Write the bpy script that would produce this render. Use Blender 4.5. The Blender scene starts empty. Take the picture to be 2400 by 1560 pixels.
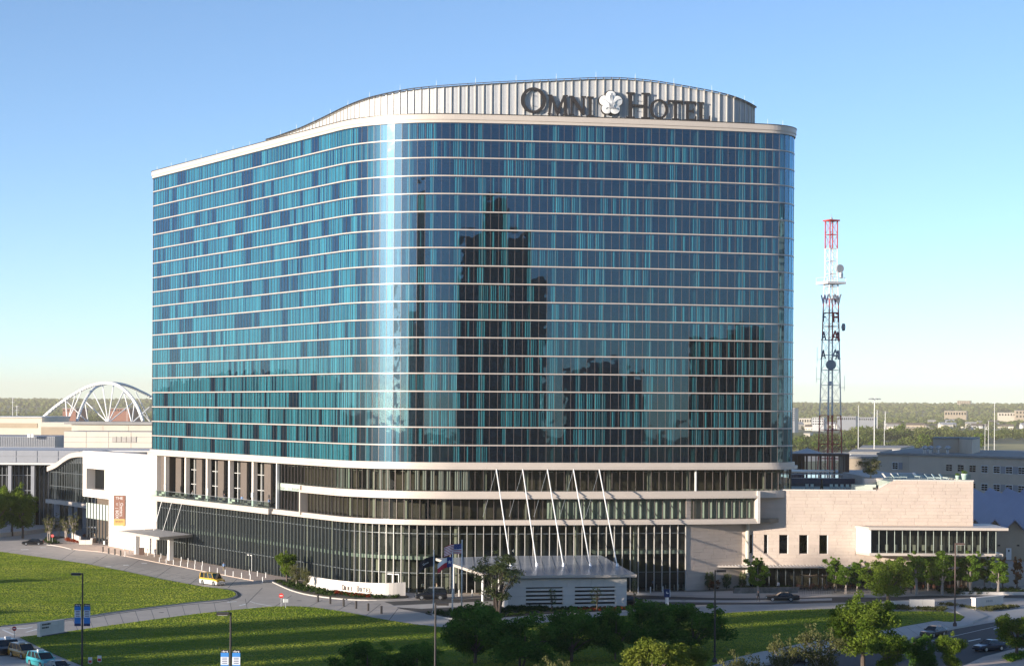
import bpy, bmesh, math, random
from mathutils import Vector, Matrix, noise
random.seed(7)
S = bpy.context.scene
COL = S.collection
R = math.radians
# ---------------------------------------------------------------- camera
F = 4667.0            # focal length in photo pixels (about a 70 mm lens)
H = 31.8              # eye height above the hotel forecourt, metres
ROLL = 0.006
HZ = 952.0            # horizon row of the photo at its middle column
cam_d = bpy.data.cameras.new('camera')
cam = bpy.data.objects.new('camera', cam_d)
COL.objects.link(cam)
cam.matrix_world = Matrix.Translation((0, 0, H)) @ Matrix.Rotation(R(90), 4, 'X') @ Matrix.Rotation(ROLL, 4, 'Z')
cam_d.sensor_width = 36.0
cam_d.sensor_fit = 'HORIZONTAL'
cam_d.lens = 36.0 * F / 2400.0
cam_d.shift_y = (HZ - 780.0) / 2400.0
cam_d.clip_start = 1.0
cam_d.clip_end = 30000.0
S.camera = cam
# ---------------------------------------------------------------- sky, sun, exposure
SUN_EL = R(8.3)
SUN_DIR = Vector((0.82, 0.572, 0)).normalized()       # the way the light travels, in plan
world = bpy.data.worlds.new('World')
S.world = world
world.use_nodes = True
wn = world.node_tree
bg = wn.nodes['Background']
sky = wn.nodes.new('ShaderNodeTexSky')
sky.sky_type = 'NISHITA'
sky.sun_disc = False
sky.sun_elevation = SUN_EL
sky.sun_rotation = math.atan2(-SUN_DIR.x, -SUN_DIR.y)
sky.altitude = 3000
sky.air_density = 0.78
sky.dust_density = 1.3
sky.ozone_density = 1.9
wn.links.new(sky.outputs[0], bg.inputs[0])
bg.inputs[1].default_value = 0.133
sun_d = bpy.data.lights.new('sun', 'SUN')
sun_d.energy = 5.0
sun_d.angle = R(0.53)
sun_d.color = (1.0, 0.89, 0.75)
sun = bpy.data.objects.new('sun', sun_d)
COL.objects.link(sun)
ld = Vector((SUN_DIR.x * math.cos(SUN_EL), SUN_DIR.y * math.cos(SUN_EL), -math.sin(SUN_EL)))
sun.rotation_euler = ld.to_track_quat('-Z', 'Y').to_euler()
sun.location = (-200, -200, 200)
S.view_settings.view_transform = 'Standard'
S.view_settings.look = 'None'
S.view_settings.gamma = 1.0
S.view_settings.use_curve_mapping = False
S.view_settings.exposure = 0.95
S.render.engine = 'CYCLES'
S.cycles.max_bounces = 10
S.cycles.transparent_max_bounces = 16
S.cycles.glossy_bounces = 4
S.cycles.diffuse_bounces = 3
S.cycles.transmission_bounces = 6
S.cycles.caustics_reflective = False
S.cycles.caustics_refractive = False
S.cycles.sample_clamp_indirect = 6.0
S.cycles.use_denoising = True

# ---------------------------------------------------------------- photo pixel -> place
def uv(px, py):
    dx, dy = px - 1200.0, py - HZ
    c, s = math.cos(ROLL), math.sin(ROLL)
    return dx * c + dy * s, -dx * s + dy * c
def G(px, py, z=0.0):                 # where the view ray meets the level z
    u, v = uv(px, py)
    t = (H - z) * F / v
    return Vector((u / F * t, t, z))
def P(px, py, Y):                     # where the view ray meets the depth Y
    u, v = uv(px, py)
    return Vector((u / F * Y, Y, H - v / F * Y))
def XA(px, Y):
    return (px - 1200.0) / F * Y
def crop(x0, y0, k=3.9667):
    return lambda x, y: (x0 + x / k, y0 + y / k)

# ---------------------------------------------------------------- materials
def ramp(nt, fac, c0, c1, p0=0.3, p1=0.7):
    r = nt.nodes.new('ShaderNodeValToRGB')
    r.color_ramp.elements[0].position = p0; r.color_ramp.elements[0].color = (*c0, 1)
    r.color_ramp.elements[1].position = p1; r.color_ramp.elements[1].color = (*c1, 1)
    nt.links.new(fac, r.inputs[0])
    return r.outputs[0]
def mat(name, col, rough=0.6, metal=0.0, var=0.12, scale=1.0, bump=0.0, bscale=None, spec=0.5, tone=False, coat=0.0, stretch=None):
    m = bpy.data.materials.new(name)
    m.use_nodes = True
    nt = m.node_tree
    b = nt.nodes['Principled BSDF']
    b.inputs['Roughness'].default_value = rough
    b.inputs['Metallic'].default_value = metal
    b.inputs['Specular IOR Level'].default_value = spec
    b.inputs['Coat Weight'].default_value = coat
    tc = nt.nodes.new('ShaderNodeTexCoord')
    co = tc.outputs['Object']
    if stretch:
        mp = nt.nodes.new('ShaderNodeMapping'); mp.inputs['Scale'].default_value = stretch
        nt.links.new(co, mp.inputs[0]); co = mp.outputs[0]
    n = nt.nodes.new('ShaderNodeTexNoise')
    n.inputs['Scale'].default_value = scale
    n.inputs['Detail'].default_value = 6
    n.inputs['Roughness'].default_value = 0.65
    nt.links.new(co, n.inputs['Vector'])
    lo = tuple(max(0, c * (1 - var)) for c in col); hi = tuple(min(1, c * (1 + var)) for c in col)
    out = ramp(nt, n.outputs[0], lo, hi)
    if tone:
        at = nt.nodes.new('ShaderNodeAttribute'); at.attribute_name = 'tone'
        mx = nt.nodes.new('ShaderNodeMix'); mx.data_type = 'RGBA'; mx.blend_type = 'MULTIPLY'
        mx.inputs[0].default_value = 1.0
        nt.links.new(out, mx.inputs[6]); nt.links.new(at.outputs['Color'], mx.inputs[7])
        out = mx.outputs[2]
    nt.links.new(out, b.inputs['Base Color'])
    if bump > 0:
        n2 = nt.nodes.new('ShaderNodeTexNoise')
        n2.inputs['Scale'].default_value = bscale or scale * 6
        n2.inputs['Detail'].default_value = 4
        nt.links.new(co, n2.inputs['Vector'])
        bp = nt.nodes.new('ShaderNodeBump'); bp.inputs['Strength'].default_value = bump
        bp.inputs['Distance'].default_value = 0.05
        nt.links.new(n2.outputs[0], bp.inputs['Height']); nt.links.new(bp.outputs[0], b.inputs['Normal'])
    return m
def glass(name, tint, ior=1.9, rough=0.01, wav=0.25, wscale=0.35, gcol=(0.9, 0.97, 1.0), dist=0.03, film=0.0, power=5.0):
    m = bpy.data.materials.new(name); m.use_nodes = True
    nt = m.node_tree
    for n in list(nt.nodes):
        if n.type == 'BSDF_PRINCIPLED': nt.nodes.remove(n)
    o = [n for n in nt.nodes if n.type == 'OUTPUT_MATERIAL'][0]
    tr = nt.nodes.new('ShaderNodeBsdfTransparent'); tr.inputs[0].default_value = (*tint, 1)
    gl = nt.nodes.new('ShaderNodeBsdfGlossy'); gl.inputs['Roughness'].default_value = rough
    gl.inputs[0].default_value = (*gcol, 1)
    # Schlick reflectance, the same from both faces of the pane
    ge = nt.nodes.new('ShaderNodeNewGeometry')
    dt = nt.nodes.new('ShaderNodeVectorMath'); dt.operation = 'DOT_PRODUCT'
    nt.links.new(ge.outputs['Incoming'], dt.inputs[0]); nt.links.new(ge.outputs['Normal'], dt.inputs[1])
    ab = nt.nodes.new('ShaderNodeMath'); ab.operation = 'ABSOLUTE'; nt.links.new(dt.outputs['Value'], ab.inputs[0])
    om = nt.nodes.new('ShaderNodeMath'); om.operation = 'SUBTRACT'; om.inputs[0].default_value = 1.0; nt.links.new(ab.outputs[0], om.inputs[1])
    pw = nt.nodes.new('ShaderNodeMath'); pw.operation = 'POWER'; pw.inputs[1].default_value = power; nt.links.new(om.outputs[0], pw.inputs[0])
    f0 = ((ior - 1) / (ior + 1)) ** 2
    fr = nt.nodes.new('ShaderNodeMath'); fr.operation = 'MULTIPLY_ADD'; fr.inputs[1].default_value = 1 - f0; fr.inputs[2].default_value = f0
    nt.links.new(pw.outputs[0], fr.inputs[0])
    mx = nt.nodes.new('ShaderNodeMixShader')
    if wav > 0:
        tc = nt.nodes.new('ShaderNodeNewGeometry')
        ns = nt.nodes.new('ShaderNodeTexNoise'); ns.inputs['Scale'].default_value = wscale
        ns.inputs['Detail'].default_value = 1.5
        nt.links.new(tc.outputs['Position'], ns.inputs['Vector'])
        bp = nt.nodes.new('ShaderNodeBump'); bp.inputs['Strength'].default_value = wav
        bp.inputs['Distance'].default_value = dist
        nt.links.new(ns.outputs[0], bp.inputs['Height']); nt.links.new(bp.outputs[0], gl.inputs['Normal'])
    g2 = nt.nodes.new('ShaderNodeBsdfGlossy'); g2.inputs['Roughness'].default_value = 0.33; g2.inputs[0].default_value = (*gcol, 1)   # the film of dust on the pane
    mg = nt.nodes.new('ShaderNodeMixShader'); mg.inputs[0].default_value = film
    nt.links.new(gl.outputs[0], mg.inputs[1]); nt.links.new(g2.outputs[0], mg.inputs[2])
    nt.links.new(fr.outputs[0], mx.inputs[0]); nt.links.new(tr.outputs[0], mx.inputs[1])
    nt.links.new(mg.outputs[0], mx.inputs[2]); nt.links.new(mx.outputs[0], o.inputs[0])
    return m
def leafmat(name, c0, c1, trans=0.35):
    m = bpy.data.materials.new(name); m.use_nodes = True
    nt = m.node_tree
    for n in list(nt.nodes):
        if n.type == 'BSDF_PRINCIPLED': nt.nodes.remove(n)
    o = [n for n in nt.nodes if n.type == 'OUTPUT_MATERIAL'][0]
    at = nt.nodes.new('ShaderNodeAttribute'); at.attribute_name = 'tone'
    sep = nt.nodes.new('ShaderNodeSeparateColor'); nt.links.new(at.outputs['Color'], sep.inputs[0])
    col = ramp(nt, sep.outputs[0], c0, c1, 0.0, 1.0)
    d = nt.nodes.new('ShaderNodeBsdfDiffuse'); t = nt.nodes.new('ShaderNodeBsdfTranslucent')
    nt.links.new(col, d.inputs[0]); nt.links.new(col, t.inputs[0])
    mx = nt.nodes.new('ShaderNodeMixShader'); mx.inputs[0].default_value = trans
    nt.links.new(d.outputs[0], mx.inputs[1]); nt.links.new(t.outputs[0], mx.inputs[2])
    nt.links.new(mx.outputs[0], o.inputs[0])
    return m
M = {}
M['stone'] = mat('pink_limestone', (0.55, 0.45, 0.378), 0.75, var=0.07, scale=0.35, bump=0.15, bscale=6, tone=True)
M['white_stone'] = mat('pale_limestone', (0.72, 0.66, 0.60), 0.7, var=0.05, scale=0.4, tone=True)
M['fascia'] = mat('champagne_metal', (0.52, 0.455, 0.40), 0.42, metal=0.0, var=0.04, scale=0.5)
M['band'] = mat('slab_edge_metal', (0.46, 0.40, 0.36), 0.38, var=0.04, scale=0.6)
M['crown'] = mat('corrugated_metal', (0.52, 0.505, 0.49), 0.42, metal=0.0, var=0.05, scale=1.2, stretch=(6, 6, 0.1))
M['crown_screen'] = mat('perforated_screen', (0.40, 0.41, 0.43), 0.5, metal=0.0, var=0.06, scale=1.0)
M['crown_fin'] = mat('fin_metal', (0.58, 0.55, 0.51), 0.35, metal=0.2, var=0.04)
M['mullion'] = mat('mullion_metal', (0.16, 0.13, 0.12), 0.45, metal=0.3, var=0.1)
M['fin'] = mat('facade_fin', (0.13, 0.145, 0.15), 0.38, metal=0.1, var=0.06)
M['tower_glass'] = glass('tower_glass', (0.23, 0.56, 0.62), 2.2, 0.015, 0.45, 0.40, (0.36, 0.64, 0.90), film=0.14, power=3.0)
M['lobby_glass'] = glass('lobby_glass', (0.50, 0.54, 0.50), 1.45, 0.01, 0.25, 0.3)
M['clear_glass'] = glass('balustrade_glass', (0.72, 0.86, 0.82), 1.5, 0.01, 0.0)
M['dark_glass'] = glass('dark_glass', (0.16, 0.18, 0.18), 1.6, 0.01, 0.25, 0.3)
M['curtain'] = mat('sheer_curtain', (0.70, 0.70, 0.69), 0.9, var=0.06, scale=0.7, tone=True, spec=0.1)
M['room'] = mat('room_wall', (0.10, 0.095, 0.09), 0.9, var=0.35, scale=0.25, spec=0.1)
M['slab'] = mat('floor_slab', (0.22, 0.20, 0.19), 0.9, var=0.1)
M['lobby_wall'] = mat('lobby_wall', (0.11, 0.085, 0.065), 0.8, var=0.35, scale=0.15)
M['lobby_floor'] = mat('lobby_floor', (0.16, 0.13, 0.10), 0.4, var=0.2, scale=0.4)
M['lobby_panel'] = mat('lobby_panel', (0.55, 0.52, 0.44), 0.7, var=0.1)
M['spandrel'] = mat('green_spandrel', (0.50, 0.56, 0.50), 0.35, var=0.05, scale=0.3)
M['taupe'] = mat('taupe_panel', (0.13, 0.105, 0.09), 0.7, var=0.08, scale=0.3)
M['dark_metal'] = mat('dark_bronze', (0.045, 0.038, 0.036), 0.42, metal=0.3, var=0.1)
M['white_metal'] = mat('white_paint', (0.78, 0.77, 0.75), 0.4, var=0.04)
M['grey_metal'] = mat('grey_paint', (0.35, 0.36, 0.38), 0.45, var=0.05, metal=0.2)
M['steel'] = mat('brushed_steel', (0.62, 0.62, 0.63), 0.3, metal=0.8, var=0.05)
M['canopy_roof'] = mat('canopy_roof_metal', (0.50, 0.53, 0.58), 0.25, metal=0.25, var=0.06, scale=0.3)
M['roof_white'] = mat('white_membrane', (0.62, 0.61, 0.60), 0.7, var=0.08, scale=0.15)
M['roof_grey'] = mat('grey_gravel_roof', (0.30, 0.29, 0.28), 0.9, var=0.15, scale=0.2)
M['brown_wood'] = mat('brown_wood', (0.10, 0.055, 0.04), 0.6, var=0.2, scale=2)
M['bark'] = mat('bark', (0.12, 0.09, 0.07), 0.9, var=0.25, scale=3, bump=0.4)
M['bark_pale'] = mat('pale_bark', (0.34, 0.29, 0.25), 0.85, var=0.2, scale=3)
def stained(name, col, dark, sc=0.03):
    m = mat(name, col, 0.8, var=0.10, scale=0.25, bump=0.1, bscale=3)
    nt = m.node_tree; b = nt.nodes['Principled BSDF']; src = b.inputs['Base Color'].links[0].from_socket
    tc = nt.nodes.new('ShaderNodeTexCoord'); mp = nt.nodes.new('ShaderNodeMapping'); mp.inputs['Scale'].default_value = (1, 0.35, 1); mp.inputs['Rotation'].default_value = (0, 0, .6)
    nt.links.new(tc.outputs['Object'], mp.inputs[0]); prev = src
    for s_, p0, p1, k in ((sc, .50, .72, .55), (sc * 9, .60, .74, .45), (sc * 40, .66, .74, .35)):
        n = nt.nodes.new('ShaderNodeTexNoise'); n.inputs['Scale'].default_value = s_; n.inputs['Detail'].default_value = 7; n.inputs['Roughness'].default_value = .7
        nt.links.new(mp.outputs[0], n.inputs['Vector']); f = ramp(nt, n.outputs[0], (0, 0, 0), (k, k, k), p0, p1)
        mx = nt.nodes.new('ShaderNodeMix'); mx.data_type = 'RGBA'; nt.links.new(f, mx.inputs[0]); nt.links.new(prev, mx.inputs[6]); mx.inputs[7].default_value = (*dark, 1); prev = mx.outputs[2]
    nt.links.new(prev, b.inputs['Base Color'])
    return m
M['concrete'] = stained('concrete_paving', (0.49, 0.435, 0.385), (0.25, 0.225, 0.20))
M['concrete2'] = mat('light_concrete', (0.50, 0.465, 0.43), 0.8, var=0.10, scale=0.2, bump=0.1, bscale=3)
M['paver'] = mat('warm_paver', (0.56, 0.44, 0.36), 0.8, var=0.12, scale=0.5, bump=0.1)
M['asphalt'] = stained('asphalt', (0.055, 0.053, 0.053), (0.095, 0.09, 0.088), .05)
M['kerb'] = mat('kerb_concrete', (0.46, 0.43, 0.39), 0.8, var=0.1, scale=0.6)
M['kerb_dark'] = mat('gutter', (0.12, 0.115, 0.11), 0.8, var=0.2, scale=0.6)
M['paint_white'] = mat('road_paint', (0.72, 0.71, 0.68), 0.7, var=0.15, scale=1.5)
M['black'] = mat('black', (0.015, 0.015, 0.016), 0.5, var=0.2)
M['rubber'] = mat('rubber', (0.02, 0.02, 0.02), 0.8, var=0.1)
M['soil'] = mat('planting_soil', (0.055, 0.045, 0.030), 0.95, var=0.3, scale=1)
M['water'] = mat('pool_water', (0.02, 0.10, 0.22), 0.05, var=0.1, scale=1, bump=0.1, bscale=1.5)
M['pool_tile'] = mat('pool_tile', (0.01, 0.035, 0.09), 0.3, var=0.15, scale=3)
M['red'] = mat('red_paint', (0.55, 0.03, 0.025), 0.5, var=0.1)
M['office_tan'] = mat('office_brick', (0.66, 0.54, 0.42), 0.85, var=0.06, scale=0.3)
M['tan'] = mat('tan_brick', (0.42, 0.34, 0.25), 0.85, var=0.08, scale=0.3, tone=False)
M['cream'] = mat('cream_panel', (0.60, 0.54, 0.45), 0.6, var=0.05, scale=0.2)
M['conv_grey'] = mat('blue_grey_panel', (0.30, 0.31, 0.34), 0.5, var=0.06, scale=0.2)
M['stone_grey'] = mat('rubble_stone', (.22, .20, .18), .9, var=.25, scale=1.5, tone=True)
M['taupe_light'] = mat('grey_louvre', (.42, .39, .35), .6, var=.05)
M['zig_roof'] = mat('sky_tinted_seam', (0.20, 0.24, 0.38), 0.4, metal=0.3, var=0.06, scale=0.3)  # blue of the reflected sky put into the base colour

# ---------------------------------------------------------------- mesh building
class MB:
    def __init__(s):
        s.v = []; s.f = []; s.m = []; s.t = []; s.mi = 0; s.tone = (1, 1, 1)
    def face(s, pts):
        i = len(s.v)
        s.v.extend([tuple(p) for p in pts]); s.f.append(tuple(range(i, i + len(pts)))); s.m.append(s.mi); s.t.append(s.tone)
    def idx(s, pts, faces):
        i = len(s.v)
        s.v.extend([tuple(p) for p in pts])
        for f in faces:
            s.f.append(tuple(i + k for k in f)); s.m.append(s.mi); s.t.append(s.tone)
    def box(s, c, d, rz=0.0):
        hx, hy, hz = d[0] / 2, d[1] / 2, d[2] / 2
        ca, sa = math.cos(rz), math.sin(rz)
        pts = []
        for z in (-hz, hz):
            for x, y in ((-hx, -hy), (hx, -hy), (hx, hy), (-hx, hy)):
                pts.append((c[0] + x * ca - y * sa, c[1] + x * sa + y * ca, c[2] + z))
        s.idx(pts, [(3, 2, 1, 0), (4, 5, 6, 7), (0, 1, 5, 4), (1, 2, 6, 5), (2, 3, 7, 6), (3, 0, 4, 7)])
        return s
    def bx(s, x0, x1, y0, y1, z0, z1):
        return s.box(((x0 + x1) / 2, (y0 + y1) / 2, (z0 + z1) / 2), (abs(x1 - x0), abs(y1 - y0), abs(z1 - z0)))
    def wallbox(s, a, b, z0, z1, t0, t1):      # along a->b in plan; thickness from t0 to t1 to the right of the way a->b
        a = Vector((a[0], a[1])); b = Vector((b[0], b[1]))
        d = (b - a).normalized(); n = Vector((d.y, -d.x))
        q = [a + n * t1, b + n * t1, b + n * t0, a + n * t0]
        pts = [(p.x, p.y, z0) for p in q] + [(p.x, p.y, z1) for p in q]
        s.idx(pts, [(3, 2, 1, 0), (4, 5, 6, 7), (0, 1, 5, 4), (1, 2, 6, 5), (2, 3, 7, 6), (3, 0, 4, 7)])
        return s
    def prism(s, poly, z0, z1):                # poly counter-clockwise
        n = len(poly)
        pts = [(p[0], p[1], z0) for p in poly] + [(p[0], p[1], z1) for p in poly]
        fs = [tuple(reversed(range(n))), tuple(range(n, 2 * n))]
        for i in range(n):
            j = (i + 1) % n
            fs.append((i, j, n + j, n + i))
        s.idx(pts, fs)
        return s
    def tube(s, p0, p1, r0, r1=None, n=8, cap=True):
        r1 = r0 if r1 is None else r1
        p0 = Vector(p0); p1 = Vector(p1)
        d = (p1 - p0)
        if d.length < 1e-6: return s
        d.normalize()
        a = d.cross(Vector((0, 0, 1)))
        if a.length < 1e-3: a = Vector((1, 0, 0))
        a.normalize(); b = d.cross(a)
        pts = []
        for p, r in ((p0, r0), (p1, r1)):
            for k in range(n):
                t = 2 * math.pi * k / n
                pts.append(p + a * (r * math.cos(t)) + b * (r * math.sin(t)))
        fs = [(k, (k + 1) % n, n + (k + 1) % n, n + k) for k in range(n)]
        if cap: fs += [tuple(reversed(range(n))), tuple(range(n, 2 * n))]
        s.idx(pts, fs)
        return s
    def path(s, pts, r, n=8):
        for a, b in zip(pts[:-1], pts[1:]): s.tube(a, b, r, r, n)
        return s
    def lathe(s, c, prof, n=12):
        pts = []
        for r, z in prof:
            for k in range(n):
                t = 2 * math.pi * k / n
                pts.append((c[0] + r * math.cos(t), c[1] + r * math.sin(t), c[2] + z))
        fs = []
        for i in range(len(prof) - 1):
            for k in range(n):
                fs.append((i * n + k, i * n + (k + 1) % n, (i + 1) * n + (k + 1) % n, (i + 1) * n + k))
        fs.append(tuple(reversed(range(n)))); fs.append(tuple(range((len(prof) - 1) * n, len(prof) * n)))
        s.idx(pts, fs)
        return s
    def ball(s, c, r, n=10, m=6, sq=(1, 1, 1)):
        prof = [(max(1e-3, r * math.sin(math.pi * i / m)), -r * math.cos(math.pi * i / m)) for i in range(m + 1)]
        i0 = len(s.v)
        s.lathe((0, 0, 0), prof, n)
        for i in range(i0, len(s.v)):
            v = s.v[i]; s.v[i] = (c[0] + v[0] * sq[0], c[1] + v[1] * sq[1], c[2] + v[2] * sq[2])
        return s
    def mesh(s, name, mats, smooth=False, tone=False):
        me = bpy.data.meshes.new(name)
        me.from_pydata(s.v, [], s.f)
        if not isinstance(mats, (list, tuple)): mats = [mats]
        for m in mats: me.materials.append(m)
        if len(mats) > 1: me.polygons.foreach_set('material_index', s.m)
        if smooth: me.polygons.foreach_set('use_smooth', [True] * len(me.polygons))
        if tone:
            ca = me.color_attributes.new('tone', 'FLOAT_COLOR', 'CORNER')
            buf = []
            for f, t in zip(s.f, s.t):
                buf.extend((t[0], t[1], t[2], 1.0) * len(f))
            ca.data.foreach_set('color', buf)
        me.update()
        return me
    def build(s, name, mats, parent=None, smooth=False, tone=False, **k):
        return link(name, s.mesh(name, mats, smooth, tone), parent, **k)

def link(name, me, parent=None, label=None, cat=None, group=None, kind=None):
    o = bpy.data.objects.new(name, me)
    COL.objects.link(o)
    if parent is not None:
        o.parent = parent
        if parent.get('_w'):
            o.location = -parent.location
    tag(o, label, cat, group, kind)
    return o
def tag(o, label=None, cat=None, group=None, kind=None):
    if label: o['label'] = label
    if cat: o['category'] = cat
    if group: o['group'] = group
    if kind: o['kind'] = kind
    return o
def thing(name, loc=(0, 0, 0), label=None, cat=None, group=None, rz=0.0, world=False):
    o = bpy.data.objects.new(name, None)
    o.empty_display_size = 0.5
    COL.objects.link(o)
    o.location = loc
    o.rotation_euler = (0, 0, rz)
    if world: o['_w'] = 1
    return tag(o, label, cat, group)
def copy_tree(o, parent=None):
    c = o.copy()
    COL.objects.link(c)
    if parent is not None: c.parent = parent
    for ch in list(o.children): copy_tree(ch, c)
    return c
def place(o, loc, rz=0.0, sc=1.0, label=None, group=None):
    o.location = loc; o.rotation_euler = (0, 0, rz)
    o.scale = (sc, sc, sc) if not isinstance(sc, tuple) else sc
    if label: o['label'] = label
    if group: o['group'] = group
    return o
FONT_CACHE = {}
def text_mesh(txt, size, depth, mname):
    cu = bpy.data.curves.new('lettering', 'FONT')
    cu.body = txt; cu.size = size; cu.extrude = depth; cu.align_x = 'CENTER'; cu.align_y = 'CENTER'
    cu.resolution_u = 3
    o = bpy.data.objects.new('lettering', cu)
    COL.objects.link(o)
    bpy.context.view_layer.update()
    me = bpy.data.meshes.new_from_object(o)
    bpy.data.objects.remove(o); bpy.data.curves.remove(cu)
    me.materials.clear(); me.materials.append(M[mname])
    me.name = 'lettering'
    return me
def text_at(txt, size, depth, mname, c, right, up, parent, name='lettering', sx=1.0):
    me = text_mesh(txt, size, depth, mname)
    right = Vector(right).normalized(); up = Vector(up).normalized(); n = right.cross(up)
    mx = Matrix(((right.x * sx, up.x, n.x, c[0]), (right.y * sx, up.y, n.y, c[1]), (right.z * sx, up.z, n.z, c[2]), (0, 0, 0, 1)))
    me.transform(mx)
    return link(name, me, parent)
def hash01(*a):
    x = math.sin(sum(v * k for v, k in zip(a, (12.9898, 78.233, 37.719, 91.7)))) * 43758.5453
    return x - math.floor(x)

# the plan curve of the hotel's front, left end to right end
class Curve:
    def __init__(s, p, h, segs, ds=0.25):
        s.pts = []; x, y = p; L = 0.0
        s.ds = ds
        for ln, k in segs:
            n = max(1, int(round(ln / ds)))
            st = ln / n
            for i in range(n):
                s.pts.append((L, x, y, h))
                hm = h + k * st / 2
                x += st * math.cos(hm); y += st * math.sin(hm); h += k * st; L += st
        s.pts.append((L, x, y, h)); s.L = L
    def at(s, q, off=0.0):
        q = min(max(q, 0.0), s.L)
        i = min(int(q / s.L * (len(s.pts) - 1)), len(s.pts) - 2)
        while i > 0 and s.pts[i][0] > q: i -= 1
        while i < len(s.pts) - 2 and s.pts[i + 1][0] < q: i += 1
        a, b = s.pts[i], s.pts[i + 1]
        t = (q - a[0]) / max(1e-9, b[0] - a[0])
        h = a[3] + (b[3] - a[3]) * t
        return Vector((a[1] + (b[1] - a[1]) * t + math.sin(h) * off, a[2] + (b[2] - a[2]) * t - math.cos(h) * off)), h
    def spx(s, px):
        best = None
        for q, x, y, h in s.pts:
            e = abs(x / y - (px - 1200.0) / F)
            if best is None or e < best[0]: best = (e, q)
        return best[1]
R0 = 3.5; A0 = R(75)
h0 = R(-58.5)
# walk back along the left end's arc to find where the curve starts
cx, cy = -76.4 - math.sin(h0) * R0, 424.0 + math.cos(h0) * R0
st = (cx + math.sin(h0 - A0) * R0, cy - math.cos(h0 - A0) * R0)
FRONT = Curve(st, h0 - A0, [(R0 * A0, 1 / R0), (88.2, 0.0), (22 * R(63.5), 1 / 22.0), (55.4, R(11.5) / 55.4), (7.5 * R(91), 1 / 7.5)])
S_ARC0 = R0 * A0
# ---------------------------------------------------------------- ground, lawns, roads
def grass_mat(name, c0, c1, c2):
    m = bpy.data.materials.new(name); m.use_nodes = True
    nt = m.node_tree; b = nt.nodes['Principled BSDF']
    b.inputs['Roughness'].default_value = 0.9; b.inputs['Specular IOR Level'].default_value = 0.15
    tc = nt.nodes.new('ShaderNodeTexCoord')
    n1 = nt.nodes.new('ShaderNodeTexNoise'); n1.inputs['Scale'].default_value = 0.06; n1.inputs['Detail'].default_value = 8; n1.inputs['Roughness'].default_value = 0.7
    nt.links.new(tc.outputs['Object'], n1.inputs['Vector'])
    a = ramp(nt, n1.outputs[0], c0, c1, 0.32, 0.68)
    mp = nt.nodes.new('ShaderNodeMapping'); mp.inputs['Rotation'].default_value = (0, 0, 0.5); mp.inputs['Scale'].default_value = (0.05, 0.45, 1)
    nt.links.new(tc.outputs['Object'], mp.inputs[0])
    n2 = nt.nodes.new('ShaderNodeTexNoise'); n2.inputs['Scale'].default_value = 1.2; n2.inputs['Detail'].default_value = 6
    nt.links.new(mp.outputs[0], n2.inputs['Vector'])
    k = ramp(nt, n2.outputs[0], (0, 0, 0), (1, 1, 1), 0.52, 0.78)
    mx = nt.nodes.new('ShaderNodeMix'); mx.data_type = 'RGBA'
    nt.links.new(k, mx.inputs[0]); nt.links.new(a, mx.inputs[6]); mx.inputs[7].default_value = (*c2, 1)
    n3 = nt.nodes.new('ShaderNodeTexNoise'); n3.inputs['Scale'].default_value = 5; n3.inputs['Detail'].default_value = 4
    nt.links.new(tc.outputs['Object'], n3.inputs['Vector'])
    f = ramp(nt, n3.outputs[0], (0.72, 0.72, 0.72), (1.2, 1.2, 1.2))
    m2 = nt.nodes.new('ShaderNodeMix'); m2.data_type = 'RGBA'; m2.blend_type = 'MULTIPLY'; m2.inputs[0].default_value = 1
    nt.links.new(mx.outputs[2], m2.inputs[6]); nt.links.new(f, m2.inputs[7])
    nt.links.new(m2.outputs[2], b.inputs['Base Color'])
    bp = nt.nodes.new('ShaderNodeBump'); bp.inputs['Strength'].default_value = 1.0; bp.inputs['Distance'].default_value = 0.45
    nt.links.new(n3.outputs[0], bp.inputs['Height']); nt.links.new(bp.outputs[0], b.inputs['Normal'])
    return m
M['lawn'] = grass_mat('mown_lawn', (0.12, 0.20, 0.018), (0.18, 0.255, 0.030), (0.27, 0.29, 0.065))
M['meadow'] = grass_mat('meadow', (0.085, 0.12, 0.030), (0.13, 0.15, 0.040), (0.22, 0.20, 0.07))
M['field'] = mat('dry_field', (0.36, 0.31, 0.12), 0.95, var=0.15, scale=0.01)
M['wild'] = mat('far_ground', (0.085, 0.10, 0.045), 0.95, var=0.4, scale=0.006)
M['gravel'] = mat('far_yard', (0.34, 0.31, 0.27), 0.9, var=0.2, scale=0.02)

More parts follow.
